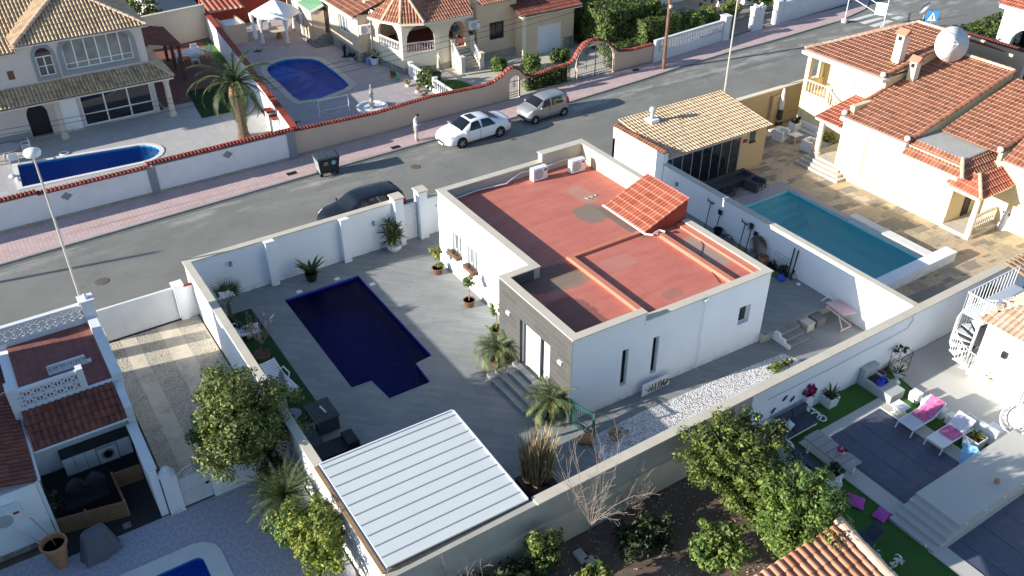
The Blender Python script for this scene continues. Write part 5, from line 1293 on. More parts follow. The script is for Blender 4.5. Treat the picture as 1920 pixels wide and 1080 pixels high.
MB().box(1.9, 35.5, -.005, 5.6, 35.68, .02).build("floor_rail", "metal_dark", t)
t = thing("gate_pier", "white gate pier with chipped cap and brick stub beside the long side wall", "pillar", (5.5, 35.6, 0))
MB().box(5.27, 35.4, 0, 5.62, 35.75, 1.8).box(5.62, 35.5, 0, 6.06, 35.7, 1.62).build("wall", "white_wall", t); MB().box(5.2, 35.33, 1.8, 5.68, 35.82, 1.88).build("pier_cap", "white_paint", t)
MB().box(5.7, 35.52, 1.62, 6.05, 35.68, 1.68).build("brick_stub", "red_dark", t)
t = thing("meter_box", "grey meter box with dark door by the shaded side of the drive", "meter box", (1.95, 34.6, 0)); q = P(205, 640)
MB().box(1.78, 34.2, 0, 2.02, 34.9, 1.25).build("casing", "concrete", t); MB().box(2.02, 34.35, .3, 2.03, 34.75, .8).build("door", "metal_dark", t)
# ================================================================== planting between patio and side wall
tree("bushy_tree", "round bushy olive green tree rising over the drive beside the side wall", (4.65, 24.6, 0), 4.5, (1.85, 1.8, 1.85), "leaf_olive", 340, 100, .085, .38, 21, tr=.12, zc=2.6, shell=.25)
t = thing("sago_palm", "dark sago palm with stiff radiating fronds below the bushy tree", "palm", (5.05, 21.9, 0))
MB().lathe(5.05, 21.9, [(.2, 0), (.26, .4), (.2, .9)], 10).build("trunk", "bark", t)
rosette((5.05, 21.9, .95), 64, 1.5, .2, .75, (-.1, 1.3), 8, 12, .018, .8).build("crown", "leaf_palm_dark", t)
tree("citrus_shrub", "bright yellow green shrub against the white side wall", (5.15, 19.1, 0), 3.0, (.85, 1.35, 1.25), "leaf_lime", 130, 75, .085, .27, 31, tr=.05, zc=1.5, shell=.25, cat="shrub")
tree("citrus_shrub", "mid green leafy shrub between the sago palm and the bright yellow green shrub", (4.75, 20.6, 0), 2.2, (.8, .7, .95), "leaf_fresh", 60, 60, .085, .25, 33, tr=.05, zc=1.1, shell=.25, cat="shrub")
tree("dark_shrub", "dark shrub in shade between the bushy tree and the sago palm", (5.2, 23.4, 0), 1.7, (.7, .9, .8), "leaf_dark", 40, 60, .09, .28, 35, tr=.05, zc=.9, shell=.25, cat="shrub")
t = thing("bare_twigs", "bare dark twigs at the foot of the yellow green shrub", "shrub", (5.6, 17.3, 0)); m = MB(); st0 = random.getstate(); random.seed(5)
for i in range(16):
 a = rnd(0, 6.28); e = (5.6 + cos(a)*.7, 17.3 + sin(a)*.6, rnd(1.0, 2.0)); m.tube([(5.6, 17.3, 0), (5.6 + cos(a)*.3, 17.3 + sin(a)*.2, .7), e], .018, 4, r1=.005)
 for k in range(3): m.tube([(5.6 + cos(a)*.4, 17.3 + sin(a)*.3, rnd(.7, 1.1)), (e[0]+rnd(-.3,.3), e[1]+rnd(-.3,.3), e[2]+rnd(-.3,.2))], .008, 3, r1=.003)
random.setstate(st0); m.build("twigs", "bark", t)
t = thing("patio_shade_block", "unseen tall leafy block added beyond the left edge to shade the tiled patio", "hedge", (-9.2, 17, 0)); m = MB()
m.box(-9.6, 4, 0, -8.9, 28.0, 4.7); m.build("shade_core", "leaf_dark", t)  # leafy box out of view, added and raised to keep the patio shaded
# ================================================================== helpers
def facade(mb, p0, p1, t, outline, holes=(), m=0):
 """upright slab from a drawing in (distance, height), with holes; thickness t to the left of p0->p1"""
 a = Vector((p0[0], p0[1], 0)); b = Vector((p1[0], p1[1], 0)); d = (b - a).normalized(); n = Vector((-d.y, d.x, 0)) * t; up = Vector((0, 0, 1))
 W = lambda q, k: a + d*q[0] + up*q[1] + n*k
 for ring in [outline] + list(holes):
  k = len(ring); mb.add([W(q, 0) for q in ring] + [W(q, 1) for q in ring], [(i, (i+1) % k, (i+1) % k + k, i + k) for i in range(k)], m)
 rings = [[Vector((p[0], p[1], 0)) for p in r] for r in [outline] + list(holes)]; tr = tessellate_polygon(rings); al = [p for r in rings for p in r]
 for k in (0, 1): mb.add([W((p.x, p.y), k) for p in al], [tuple(x) for x in tr], m)
 return mb
def archpts(s0, s1, z0, zs, rise=None, n=10):
 r = (s1 - s0)/2; rise = rise or r; return [(s0, z0), (s1, z0)] + [((s0+s1)/2 + r*cos(pi*i/n), zs + rise*sin(pi*i/n)) for i in range(n+1)]
def roundrect(s0, z0, s1, z1, r, n=4):
 return [(s0, z0), (s1, z0)] + [(s1-r + r*cos(pi/2*i/n), z1-r + r*sin(pi/2*i/n)) for i in range(n+1)] + [(s0+r - r*sin(pi/2*i/n), z1-r + r*cos(pi/2*i/n)) for i in range(n+1)]
def leafbox(x0, y0, z0, x1, y1, z1, n, leaf, seed=1, bump_=.18):
 st = random.getstate(); random.seed(seed); mb = MB(); A = [(x1-x0)*(z1-z0), (y1-y0)*(z1-z0), (x1-x0)*(y1-y0)]; T = A[0]*2 + A[1]*2 + A[2]
 for i in range(n):
  r = rnd(0, T);
  if r < A[0]: p = (rnd(x0, x1), y0, rnd(z0, z1)); nn = (0,-1,0)
  elif r < 2*A[0]: p = (rnd(x0, x1), y1, rnd(z0, z1)); nn = (0,1,0)
  elif r < 2*A[0]+A[1]: p = (x0, rnd(y0, y1), rnd(z0, z1)); nn = (-1,0,0)
  elif r < 2*A[0]+2*A[1]: p = (x1, rnd(y0, y1), rnd(z0, z1)); nn = (1,0,0)
  else: p = (rnd(x0, x1), rnd(y0, y1), z1); nn = (0,0,1)
  w = sin(p[0]*2.3 + p[1]*1.7)*sin(p[2]*2.9 + p[0])*bump_; nn = Vector(nn)
  q = Vector(p) + nn*(w + rnd(-.12, .06)); leafquad(mb, q, (nn + Vector((rnd(-.8,.8), rnd(-.8,.8), rnd(-.5,.9)))).normalized(), leaf*rnd(1, 1.8), leaf*rnd(.5, .9))
 random.setstate(st); return mb
mk("hedge_core", (.015, .025, .01), .2, 3, .95)
def hedge(label, x0, y0, x1, y1, z1, n, leaf=.14, seed=1, mat="leaf_hedge", z0=0):
 t = thing("hedge", label, "hedge", ((x0+x1)/2, (y0+y1)/2, 0)); MB().box(x0+.2, y0+.2, z0, x1-.2, y1-.2, z1-.22).build("core", "hedge_core", t)
 leafbox(x0, y0, z0, x1, y1, z1, n, leaf, seed).build("foliage", mat, t); return t
# ================================================================== street walls across the road
mk("pink_wall", (.60, .50, .45), .06, 1.2, .9, stain=(.42, .38, .35), stain_amt=.35, stain_scale=.8)
mk("grey_tile_trim", (.22, .24, .28), .08, 4, .6); mk("dirty_base", (.33, .30, .25), .2, 2, .95, stain=(.18, .16, .12), stain_amt=.6, stain_scale=1.5)
t = bwall("street_wall", "long pale street wall with bright red tile coping, grey pillar and grey diamond tiles", (4, 48.3, 0))
YW = 48.2
m = MB(); m.box(-14, YW, 0, 15.9, YW + .3, 1.72); m.build("wall", "white_old", t)
MB().box(-14, YW - .04, 0, 15.9, YW - .002, .22).build("dirty_base", "dirty_base", t)
zc = PY(280, 315, YW + .15).z - .1
coping_tiles((-14, YW+.15, 1.78), (1.75, YW+.15, 1.78), .15, .10, .2, .09).build("coping", "coping_red", t)
coping_tiles((1.75, YW+.15, 1.66), (7.35, YW+.15, 1.66), .15, .10, .2, .09).build("coping", "coping_red", t)
coping_tiles((7.35, YW+.15, 1.84), (15.9, YW+.15, 1.84), .15, .10, .2, .09).build("coping", "coping_red", t)
a = PY(276, 322, YW).x; b = PY(291, 316, YW).x
MB().box(a, YW - .05, 0, b, YW - .002, 1.7).build("pillar", "grey_tile_trim", t); MB().box(15.45, YW - .06, 0, 15.95, YW + .31, 1.85).build("end_pillar", "grey_tile_trim", t)
for (u, v) in ((125, 368), (427, 290)):
 q = PY(u, v, YW - .02); m = MB(); m.add([(q.x-.3, YW-.03, q.z), (q.x, YW-.03, q.z-.24), (q.x+.3, YW-.03, q.z), (q.x, YW-.03, q.z+.24), (q.x-.3, YW-.001, q.z), (q.x, YW-.001, q.z-.24), (q.x+.3, YW-.001, q.z), (q.x, YW-.001, q.z+.24)], [(0,1,2,3),(0,4,5,1),(1,5,6,2),(2,6,7,3),(3,7,4,0)]); m.build("diamond_tile", "grey_tile_trim", t)
t = bwall("street_wall", "beige street wall with red coping rising over two arched iron gates", (30, 48.6, 0))
mk("beige_wall", (.56, .44, .34), .06, 1.2, .9, stain=(.40, .33, .27), stain_amt=.35, stain_scale=.8)
P0, P1 = (16.0, 48.42), (44.6, 49.05)
def onw(u, v):
 q = PY(u, v, 48.45 + .022*(PY(u, v, 48.6).x - 16)); return (hypot(q.x - P0[0], q.y - P0[1]), q.z)
cp = [(562, 240), (705, 210), (805, 180), (905, 160), (925, 152), (942, 140), (953, 128), (963, 124), (973, 128), (985, 139), (1000, 142), (1035, 127), (1066, 119), (1077, 110), (1083, 97), (1095, 81), (1108, 74), (1122, 72), (1136, 76), (1148, 85), (1160, 94), (1185, 92), (1214, 84)]
top = [onw(u, v) for u, v in cp]; top = [(s_, z - .12) for s_, z in top]; top[0] = (0.0, top[0][1]); Lw = hypot(P1[0]-P0[0], P1[1]-P0[1]); top[-1] = (Lw, top[-1][1])
g1 = (onw(955, 190)[0], onw(975, 185)[0]); g2 = (onw(1081, 150)[0], onw(1151, 135)[0])
m = MB(); facade(m, P0, P1, .25, [(0, 0)] + [(g1[0], 0)] + archpts(g1[0], g1[1], 0, 1.25)[::-1][:-2][0:11][::1] + [(g1[1], 0)][:0] + [(g1[1], 0), (g2[0], 0)] + archpts(g2[0], g2[1], 0, 1.0, 1.75)[::-1][:-2][0:11] + [(g2[1], 0), (Lw, 0)] + top[::-1])
m.build("wall", "beige_wall", t)
dv = (Vector((P1[0], P1[1], 0)) - Vector((P0[0], P0[1], 0))).normalized(); nv = Vector((-dv.y, dv.x, 0))
W = lambda s_, z, k=0: Vector((P0[0], P0[1], 0)) + dv*s_ + nv*k + Vector((0, 0, z))
segs = [(0, 4), (4, 11), (11, 13), (13, len(top)-1)]
uvm = MB(); uvm.uv = []
for i in range(len(top)-1):
 c = coping_tiles(W(top[i][0], top[i][1], .125), W(top[i+1][0], top[i+1][1], .125), .12, .09, .2, .085, .07); b = len(uvm.v); uvm.v += c.v; uvm.uv += c.uv; uvm.f += [tuple(x+b for x in f) for f in c.f]; uvm.m += c.m
uvm.build("coping", "coping_red", t)
m = MB(); m.add([W(0, 0, -.03), W(g1[0], 0, -.03), W(g1[0], .14, -.03), W(0, .2, -.03)], [(0,1,2,3)]).add([W(g1[1], 0, -.03), W(g2[0], 0, -.03), W(g2[0], .2, -.03), W(g1[1], .16, -.03)], [(0,1,2,3)]).add([W(g2[1], 0, -.03), W(Lw, 0, -.03), W(Lw, .14, -.03), W(g2[1], .2, -.03)], [(0,1,2,3)]); m.build("dirty_base", "dirty_base", t)
mk("iron_blue", (.05, .06, .13), .1, 5, .5, metal=.3)
def irongate(label, s0, s1, zs, rise, nb, leafn):
 t = thing("arched_gate", label, "gate", W((s0+s1)/2, 0, .12)); m = MB(); r = (s1-s0)/2; c = (s0+s1)/2
 for i in range(nb+1):
  s_ = s0 + .03 + (s1-s0-.06)*i/nb; z = zs + rise*sqrt(max(0, 1 - ((s_-c)/r)**2)) - .05; m.tube([W(s_, .12, .12), W(s_, max(.4, z), .12)], .012, 4)
 for z in (.14, .32, .5): m.bar(W(s0, z, .12), W(s1, z, .12), .03)
 m.bar(W(s0, zs, .12), W(s1, zs, .12), .03); m.build("bars", "iron_blue", t)
 m = MB()
 for i in range(leafn + 1): s_ = s0 + (s1-s0)*i/leafn; m.bar(W(s_, .1, .12), W(s_, zs + (rise if i*2 == leafn else 0), .12), .06, up=dv)
 m.tube([W(c + r*cos(pi*i/14), zs + rise*sin(pi*i/14) - .02, .12) for i in range(15)], .025, 5); m.build("frame", "iron_blue", t)
 m = MB()
 for k in range(leafn):
  for zz in (.95, 1.4 if rise > 1 else 1.2, 2.0):
   if zz > 1.9 and rise < 1: continue
   s_ = s0 + (s1-s0)*(k+.5)/leafn
   for a_ in range(5): th = 2*pi*a_/5; m.ball(W(s_ + .1*cos(th), zz + .1*sin(th), .11), .045, 5, 3)
 m.build("rosettes", "iron_blue", t)
irongate("small arched dark blue iron gate behind the silver hatchback", g1[0], g1[1], 1.25, .62, 7, 1); irongate("large double arched dark blue iron driveway gate in the beige wall", g2[0], g2[1], 1.0, 1.75, 22, 2)
t = bwall("street_wall", "white wall with pierced block panel beside the brown utility pole", (48.5, 49.3, 0))
WA, WB = (44.7, 49.0), (52.4, 49.75)
m = MB(); wallseg(m, WA, WB, .2, 0, .75); wallseg(m, WA, WB, .24, 1.62, 1.72); d_ = Vector((WB[0]-WA[0], WB[1]-WA[1])).normalized()
wallseg(m, WA, (WA[0]+d_.x*.35, WA[1]+d_.y*.35), .22, .75, 1.62); m.build("wall", "white_old", t)
breeze_panel((WA[0]+d_.x*.35, WA[1]+d_.y*.35), WB, .76, 3, .29, .1).build("breeze_block_screen", "white_old", t)
def pier(m, x, y, s_, h): m.box(x-s_/2, y-s_/2, 0, x+s_/2, y+s_/2, h).box(x-s_/2-.05, y-s_/2-.05, h, x+s_/2+.05, y+s_/2+.05, h+.08)
m = MB(); pier(m, 52.75, 49.8, .6, 1.95); m.build("pier", "white_old", t)
t = thing("railing_gate", "dark iron railing gate between white piers right of the pierced wall", "gate", (54.6, 49.9, 0))
def rails(t, a, b, h=1.45, n=22, mat="metal_dark"):
 a, b = Vector((a[0], a[1], 0)), Vector((b[0], b[1], 0)); m = MB()
 for i in range(n+1): q = a.lerp(b, i/n); m.tube([q + Vector((0,0,.08)), q + Vector((0,0,h))], .013, 4)
 for z in (.12, h - .12): m.bar(a + Vector((0,0,z)), b + Vector((0,0,z)), .035)
 m.build("bars", mat, t)
rails(t, (53.05, 49.85), (56.1, 50.1))
t = bwall("street_wall", "white capped double pier between the two dark railings", (56.7, 50.1, 0)); m = MB(); m.box(56.1, 49.95, 0, 57.3, 50.4, 1.75).box(56.05, 49.9, 1.75, 56.6, 50.45, 2.0).box(56.85, 49.9, 1.75, 57.35, 50.45, 1.98).ball((57.1, 50.17, 2.1), .14).ball((56.32, 50.17, 2.12), .14); m.build("pier", "white_old", t)
t = thing("railing_gate", "short dark iron railing between the double pier and the long white wall", "gate", (58.2, 50.2, 0)); rails(t, (57.4, 50.2), (59.0, 50.35), n=12)
t = bwall("street_wall", "long white wall panel before the pedestrian crossing", (64, 50.7, 0)); m = MB(); wallseg(m, (59.2, 50.4), (69.2, 51.0), .25, 0, 1.75); pier(m, 59.3, 50.4, .5, 1.9); m.build("wall", "white_old", t)
m = MB(); wallseg(m, (60.0, 50.31), (68.8, 50.84), .06, .7, 1.5); m.build("panel", "white_old", t)
m = MB(); wallseg(m, (69.3, 51.0), (69.3, 80), .25, 0, 1.6); tag(m.build("street_wall", "white_old"), "white wall turning away up the side street", "wall")
t = bwall("party_wall", "white party wall with dark red coping stepping down between the two villas", (17.2, 60, 0))
pts = [((16.15, 48.7), 1.75), ((16.45, 51.5), 1.75), ((17.3, 60.0), 1.9), ((18.45, 72.9), 2.1)]
for (a, h), (b, _) in zip(pts[:-1], pts[1:]):
 m = MB(); wallseg(m, a, b, .28, 0, h); m.build("wall", "white_wall", t)
 m = MB(); wallseg(m, a, b, .42, h, h + .08); m.build("coping", "red_dark", t)
for (y, h) in ((53.2, 1.25), (52.3, 1.1)):
 m = MB().box(16.0, y-.35, 0, 16.45, y+.35, h); m.box(15.92, y-.4, h, 16.42, y+.4, h+.07, 1); m.build("buttress", ["white_wall", "red_dark"], t)
mk("cream_wall", (.62, .56, .44), .06, 1.2, .9, stain=(.5, .46, .37), stain_amt=.4)
t = bwall("rear_wall", "tall cream rear wall closing the paved yard behind the left villa", (15.5, 73, 0)); m = MB(); wallseg(m, (12.0, 72.4), (18.4, 73.2), .25, 0, 2.6); m.build("wall", "cream_wall", t); m = MB(); wallseg(m, (12.0, 72.4), (18.4, 73.2), .3, 2.6, 2.66); m.build("cap", "cream_wall", t)
# ================================================================== left villa
mk("villa_wall", (.56, .52, .50), .05, 1.0, .9, stain=(.48, .45, .43), stain_amt=.3); mk("villa_trim", (.25, .27, .30), .08, 3, .7)
H3 = thing("villa", "grey-white two storey villa with brown tiled roofs and large arched upper windows", "house", (6, 63, 0))
F0, F1 = (-6.0, 59.9), (10.9, 59.9); sx = lambda u, v: (PY(u, v, 59.9).x + 6.0, PY(u, v, 59.9).z)
aw = archpts(sx(75, 140)[0], sx(107, 138)[0], 3.75, 5.0, .55); bw0, bw1 = sx(128, 138)[0], sx(255, 118)[0]
bw = roundrect(bw0, 3.85, bw1, 5.75, .7); door = [(sx(152, 200)[0], .06), (sx(288, 190)[0], .06), (sx(288, 190)[0], 2.5), (sx(152, 200)[0], 2.5)]
dk = archpts(sx(57, 240)[0], sx(97, 235)[0], .02, 1.5, .7)
m = MB(); facade(m, F0, F1, .35, [(0, 0), (16.9, 0), (16.9, 5.95), (9.6, 5.95), (9.6, 5.6), (0, 5.6)], [aw, bw, door, dk, roundrect(sx(17, 150)[0], 3.95, sx(30, 150)[0], 4.5, .03)])
m.box(10.55, 60.26, 0, 10.9, 70.5, 5.95).box(-6, 70.2, 0, 10.5, 70.5, 5.95); m.box(-6, 60.3, 3.0, 10.5, 70, 3.1); m.build("wall", "villa_wall", H3)
def surround(name, ring, inner, p0, p1, off, mat):
 m = MB(); facade(m, (p0[0], p0[1]-off), (p1[0], p1[1]-off), off - .003, ring, [inner]); m.build(name, mat, H3)
surround("window_surround", archpts(aw[0][0]-.2, aw[1][0]+.2, 3.55, 5.0, .78), aw, F0, F1, .05, "villa_trim")
surround("window_surround", roundrect(bw0-.28, 3.6, bw1+.28, 5.92, .85), bw, F0, F1, .05, "villa_trim")
window(H3, F0, F1, aw[0][0], aw[1][0], 3.76, 5.0, .15, "metal_white", "glass_dark", 2, 2, .07);
m = MB(); facade(m, (F0[0], F0[1]+.17), (F1[0], F1[1]+.17), .02, archpts(aw[0][0], aw[1][0], 5.0, 5.01, .54)); m.build("fanlight", "glass_dark", H3)
window(H3, F0, F1, bw0, bw1, 3.86, 5.72, .16, "metal_white", "glass_grey", 6, 1, .07)
m = MB(); m.bar((bw0-6, 60.04, 4.25), (bw1-6, 60.04, 4.25), .05); m.build("window_rail", "metal_white", H3)
w = window(H3, F0, F1, door[0][0], door[1][0], .08, 2.5, .14, "metal_white", "glass_dark", 3, 1, .09); m = MB(); m.bar((door[0][0]-6, 60.02, .85), (door[1][0]-6, 60.02, .85), .06); m.build("mid_rail", "metal_white", w)
window(H3, F0, F1, sx(17, 150)[0], sx(30, 150)[0], 3.95, 4.5, .1, "red_dark", "glass_dark", 2, 3, .03)
MB().box(sx(104, 200)[0]-6, 59.82, .02, sx(145, 200)[0]-6, 59.897, 2.3).build("shutter_panel", "white_wall", H3)
MB().box(dk[0][0]-6, 60.28, .02, dk[1][0]-6, 60.32, 2.4).build("dark_doorway", "metal_dark", H3)
MB().box(-6, 59.84, 0, dk[0][0]-6.05, 59.897, .55).build("plinth", "villa_trim", H3)
tile_roof("porch_roof", [(-6, 58.35, 2.78), (11.95, 58.35, 2.78), (10.95, 59.88, 3.4), (-6, 59.88, 3.4)], "tile_brown", H3, .22, .42, .075)
tile_roof("porch_roof_return", [(11.95, 58.35, 2.78), (11.95, 66, 2.78), (10.92, 66, 3.4), (10.92, 59.9, 3.4)], "tile_brown", H3, .22, .42, .075)
MB().box(-6, 58.4, 2.6, 11.9, 59.88, 2.7).box(10.95, 59.88, 2.6, 11.9, 66, 2.7).build("porch_ceiling", "villa_wall", H3)
mr = MB(); mr.uv = []; ridge(mr, (11.9, 58.4, 2.86), (10.95, 59.85, 3.45), .11); mr.build("porch_hip", "ridge_pale", H3)
for (x, y) in ((4.75, 59.0), (11.45, 58.85)):
 MB().lathe(x, y, [(.26, 0), (.26, .15), (.19, .25), (.17, 2.25), (.24, 2.4), (.26, 2.6)], 12).build("column", "stone_cap", H3)
AP = (7.3, 63.2, 8.0)
tile_roof("front_roof", [(3.45, 59.5, 5.95), (11.2, 59.5, 5.95), AP], "tile_brown", H3, .22, .42, .075)
tile_roof("right_roof", [(11.2, 59.5, 5.95), (11.2, 71, 5.95), (7.3, 67.5, 8.0), AP], "tile_brown", H3, .22, .42, .075)
tile_roof("left_roof", [(-6.2, 61.2, 5.75), (3.6, 61.2, 5.75), (7.3, 66.5, 8.2), (-6.2, 66.5, 8.2)], "tile_brown", H3, .22, .42, .075)
tile_roof("left_slope", [(3.45, 65, 5.95), (3.45, 59.5, 5.95), AP, (7.3, 65.5, 8.0)], "tile_brown", H3, .22, .42, .075)
tile_roof("gable_roof", [(-6.2, 59.4, 5.65), (3.5, 59.4, 5.65), (3.5, 61.2, 5.8), (-6.2, 61.2, 5.8)], "tile_brown", H3, .22, .42, .075)
ridges(H3, "ridge_tiles", "ridge_pale", ((3.45, 59.5, 6.02), (AP[0], AP[1], 8.1), .16), ((11.2, 59.5, 6.02), (AP[0], AP[1], 8.1), .13))
MB().box(3.4, 59.42, 5.85, 11.25, 59.9, 5.93).build("eaves", "villa_wall", H3)
H3b = thing("side_pavilion", "low dark tiled lean-to pavilion on posts at the right side of the villa", "pavilion", (12.7, 67, 0))
tile_roof("roof", [(14.2, 64.6, 2.5), (14.2, 69.6, 2.5), (11.0, 69.6, 3.3), (11.0, 64.6, 3.3)], "tile_maroon", H3b, .22, .4, .05)
for y in (64.9, 67.2, 69.4): MB().box(13.9, y-.09, 0, 14.1, y+.09, 2.45).build("post", "bark", H3b)
s_ = MB(); s_.sheet([(11.3, 60.5), (17.2, 60.5), (18.2, 72.8), (11.3, 72.3)], .012); struct("red_court", s_, "red_court")
s_ = MB(); s_.sheet([(16.5, 62), (17.25, 62), (18.2, 72.5), (17.5, 72.4)], .018); struct("lawn_strip", s_, "turf")
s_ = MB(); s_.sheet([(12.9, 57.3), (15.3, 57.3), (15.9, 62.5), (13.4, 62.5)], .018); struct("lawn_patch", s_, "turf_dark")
def plastic_chair(x, y, rz, label, grp, mat="white_plastic"):
 t = thing("garden_chair", label, "chair", (x, y, 0), grp, local=True, rotz=rz)
 MB().box(-.24, -.24, .40, .24, .24, .44).build("seat", mat, t)
 m = MB().box(-.26, -.25, .44, -.20, .25, .86); m.build("backrest", mat, t)
 for sy in (-.27, .27): MB().box(-.22, sy-.03, .62, .22, sy+.03, .65).build("armrest", mat, t)
 for sx_ in (-.21, .21):
  for sy in (-.24, .24): MB().box(sx_-.025, sy-.025, 0, sx_+.025, sy+.025, .62 if sx_ > 0 else .42).build("leg", mat, t)
 return t
q = P(362, 96, .7)
t = thing("garden_table", "white garden table standing on the red court beside the dark pavilion", "table", (q.x, q.y, 0)); MB().lathe(q.x, q.y, [(.7, .68), (.72, .72)], 16, sx=1.3).build("tabletop", "white_plastic", t); MB().lathe(q.x, q.y, [(.3, 0), (.08, .1), (.07, .68)], 8).build("pedestal", "white_plastic", t)
for (dx, dy, r, lb) in ((-1.1, .3, 0, "white chair at the left end of the court table"), (1.15, .3, pi, "white chair at the right end of the court table"), (-.2, -1.0, pi/2, "white chair in front of the court table"), (.4, 1.0, -pi/2, "white chair behind the court table")): plastic_chair(q.x+dx, q.y+dy, r, lb, "white chairs on the red court")
t = thing("wooden_kennel", "brown timber frame with dark hood by the cream rear wall", "shed", P(345, 70)); q = P(347, 72)
MB().box(q.x-.8, q.y-.3, .5, q.x+.9, q.y+.3, .58).build("shelf", "wood", t)
for dx in (-.78, 0, .85): MB().box(q.x+dx-.04, q.y-.3, 0, q.x+dx+.04, q.y-.22, 1.6 if dx < .5 else .5).build("post", "wood", t)
m = MB(); facade(m, (q.x-.75, q.y+.1), (q.x+.1, q.y+.1), .3, [(0, .6), (.8, .6), (.8, 1.4), (.4, 1.8), (0, 1.4)]); m.build("hood", "metal_dark", t)
shrub("yellow_shrub", "yellow green shrub against the cream rear wall", "shrub", tuple(P(375, 68)), (.7, .4, .7), "leaf_yellow", nclump=12, per=30, leaf=.12, clump=.22, seed=44)
pb = P(458, 257); t = thing("date_palm", "tall date palm with arching fronds beside the street wall", "palm", pb)
m = MB(); prof = [(.42, 0), (.34, .3)] + [(.30 + (.03 if i % 2 else 0), .3 + i*.13) for i in range(12)] + [(.42, 2.3), (.5, 2.8), (.3, 3.3)]
m.lathe(pb.x, pb.y, prof, 10); m.build("trunk", "bark", t)
MB().lathe(pb.x, pb.y, [(.3, 2.7), (.46, 3.0), (.34, 3.45), (.1, 3.7)], 10).build("crown_shaft", "wood", t)
rosette((pb.x, pb.y, 3.5), 32, 3.4, .46, 1.75, (-.1, 1.4), 12, 24, .028, .62).build("crown", "leaf_palm_dark", t)
t = thing("garden_table", "round white table with chairs in shade left of the long pool", "table", P(14, 290, 0)); q = P(10, 278, .7); MB().lathe(q.x, q.y, [(.75, .68), (.77, .72)], 18).build("tabletop", "metal_grey", t)
for a_ in (0, 2.1, 4.2): MB().tube([(q.x, q.y, .68), (q.x + cos(a_)*.5, q.y + sin(a_)*.5, 0)], .03, 5).build("leg", "metal_grey", t)
for (dx, dy, r, lb) in ((.2, -1.15, pi/2, "pale garden chair nearest the pool end at the shaded round table"), (1.1, .3, pi, "pale garden chair right of the shaded round table"), (-1.0, -.3, 0, "pale garden chair left of the shaded round table")): plastic_chair(q.x+dx, q.y+dy, r, lb, "garden chairs at the shaded round table", "white_old")
for (u, v, lb) in ((24, 262, "grey stone bust planter on the villa plinth, left one"), (42, 255, "grey stone bust planter on the villa plinth, right one")):
 q = P(u, v); t = thing("planter", lb, "planter", q, "stone busts by the villa wall"); MB().lathe(q.x, q.y, [(.16, 0), (.2, .3), (.1, .4), (.17, .55), (.12, .75), (.04, .85)], 10).build("figure", "concrete", t, smooth=True); crown((q.x, q.y+.1, .7), (.2, .15, .15), 4, 12, .07, .1, seed=3).build("plant", "leaf_dark", t)
# ================================================================== centre villa
mk("villa_beige", (.62, .49, .35), .05, 1.0, .9, stain=(.53, .43, .32), stain_amt=.3); mk("cream_paint", (.74, .66, .52), .05, 2, .8)
H4 = thing("villa", "beige villa with orange tiled roofs, round arcaded porch and garage", "house", (32, 62, 0))
m = MB(); wallo(m, (26.15, 76), (26.15, 61.0), .3, 0, 3.6, [(76-64.6, 76-62.9, 1.6, 2.9), (76-67.9, 76-66.7, 1.0, 3.1)]); m.box(26.16, 61.01, 0, 28.6, 61.3, 3.55); m.build("wall", "villa_beige", H4)
MB().prism([(26.07, 61), (26.07, 75), (26.14, 75), (26.14, 60.99), (27.1, 60.99), (27.1, 60.92), (26.07, 60.92)][::-1], 0, .75).build("stone_plinth", "stone_clad", H4)
window(H4, (26.15, 76), (26.15, 61.0), 76-64.6, 76-62.9, 1.6, 2.9, .12, "metal_white", "glass_grey", 3, 1, .08)
window(H4, (26.15, 76), (26.15, 61.0), 76-67.9, 76-66.7, 1.0, 3.1, .1, "metal_white", "glass_dark", 1, 1, .08, name="door")
t_ = tile_roof("left_roof", [(25.75, 61.0-.15, 3.55), (25.75, 76, 3.55), (29.6, 76, 4.75), (29.6, 60.85, 4.75)], "tile_orange", H4, .21, .42, .045)
MB().box(25.7, 60.9, 3.38, 26.14, 76, 3.5).build("eaves", "white_paint", H4)
acunit(26.6, 60.75, 2.2, "white air conditioning unit on the beige villa wall left of the porch")
EV = [P(u, v, 4.0) for (u, v) in ((689, 31), (716, 39), (750, 45), (795, 43), (886, 27))]; APX = P(752, -22, 5.9)
base = [(27.15, 60.95), (27.8, 57.15), (30.55, 56.5), (33.6, 56.75)]
m = MB()
holes = {0: [], 1: [], 2: [], 3: []}
rg = [Vector((b_[0], b_[1])) for b_ in base]
ln = [(rg[i+1]-rg[i]).length for i in range(3)]
m2 = MB()
for i in range(3):
 L = ln[i]; hs = [archpts(.9, L-.35, 1.5, 2.4, 1.1) if i == 0 else archpts(.35, L-.4, 1.5, 2.4, 1.1) if i == 1 else archpts(.8, 2.35, 1.3, 2.5, .8)]
 facade(m, rg[i], rg[i+1], .25, [(0, 0), (L, 0), (L, 3.95), (0, 3.95)], hs)
 a3, b3 = Vector((rg[i].x, rg[i].y, 0)), Vector((rg[i+1].x, rg[i+1].y, 0)); nn = Vector(((b3-a3).y, -(b3-a3).x, 0)).normalized()*.05
 m2.add([a3+nn, b3+nn, b3+nn+Vector((0,0,.45)), a3+nn+Vector((0,0,.45))], [(0,1,2,3)])
 if i < 2:
  d_ = (b3-a3).normalized(); balustrade(H4, a3 + d_*(.92 if i == 0 else .37) + Vector((0,0,1.5)) - nn*2, b3 - d_*(.37 if i == 0 else .42) + Vector((0,0,1.5)) - nn*2, .75, "white_paint", .19, .045, .1)
m.build("porch_arcade", "cream_paint", H4); m2.build("porch_plinth", "stone_clad", H4)
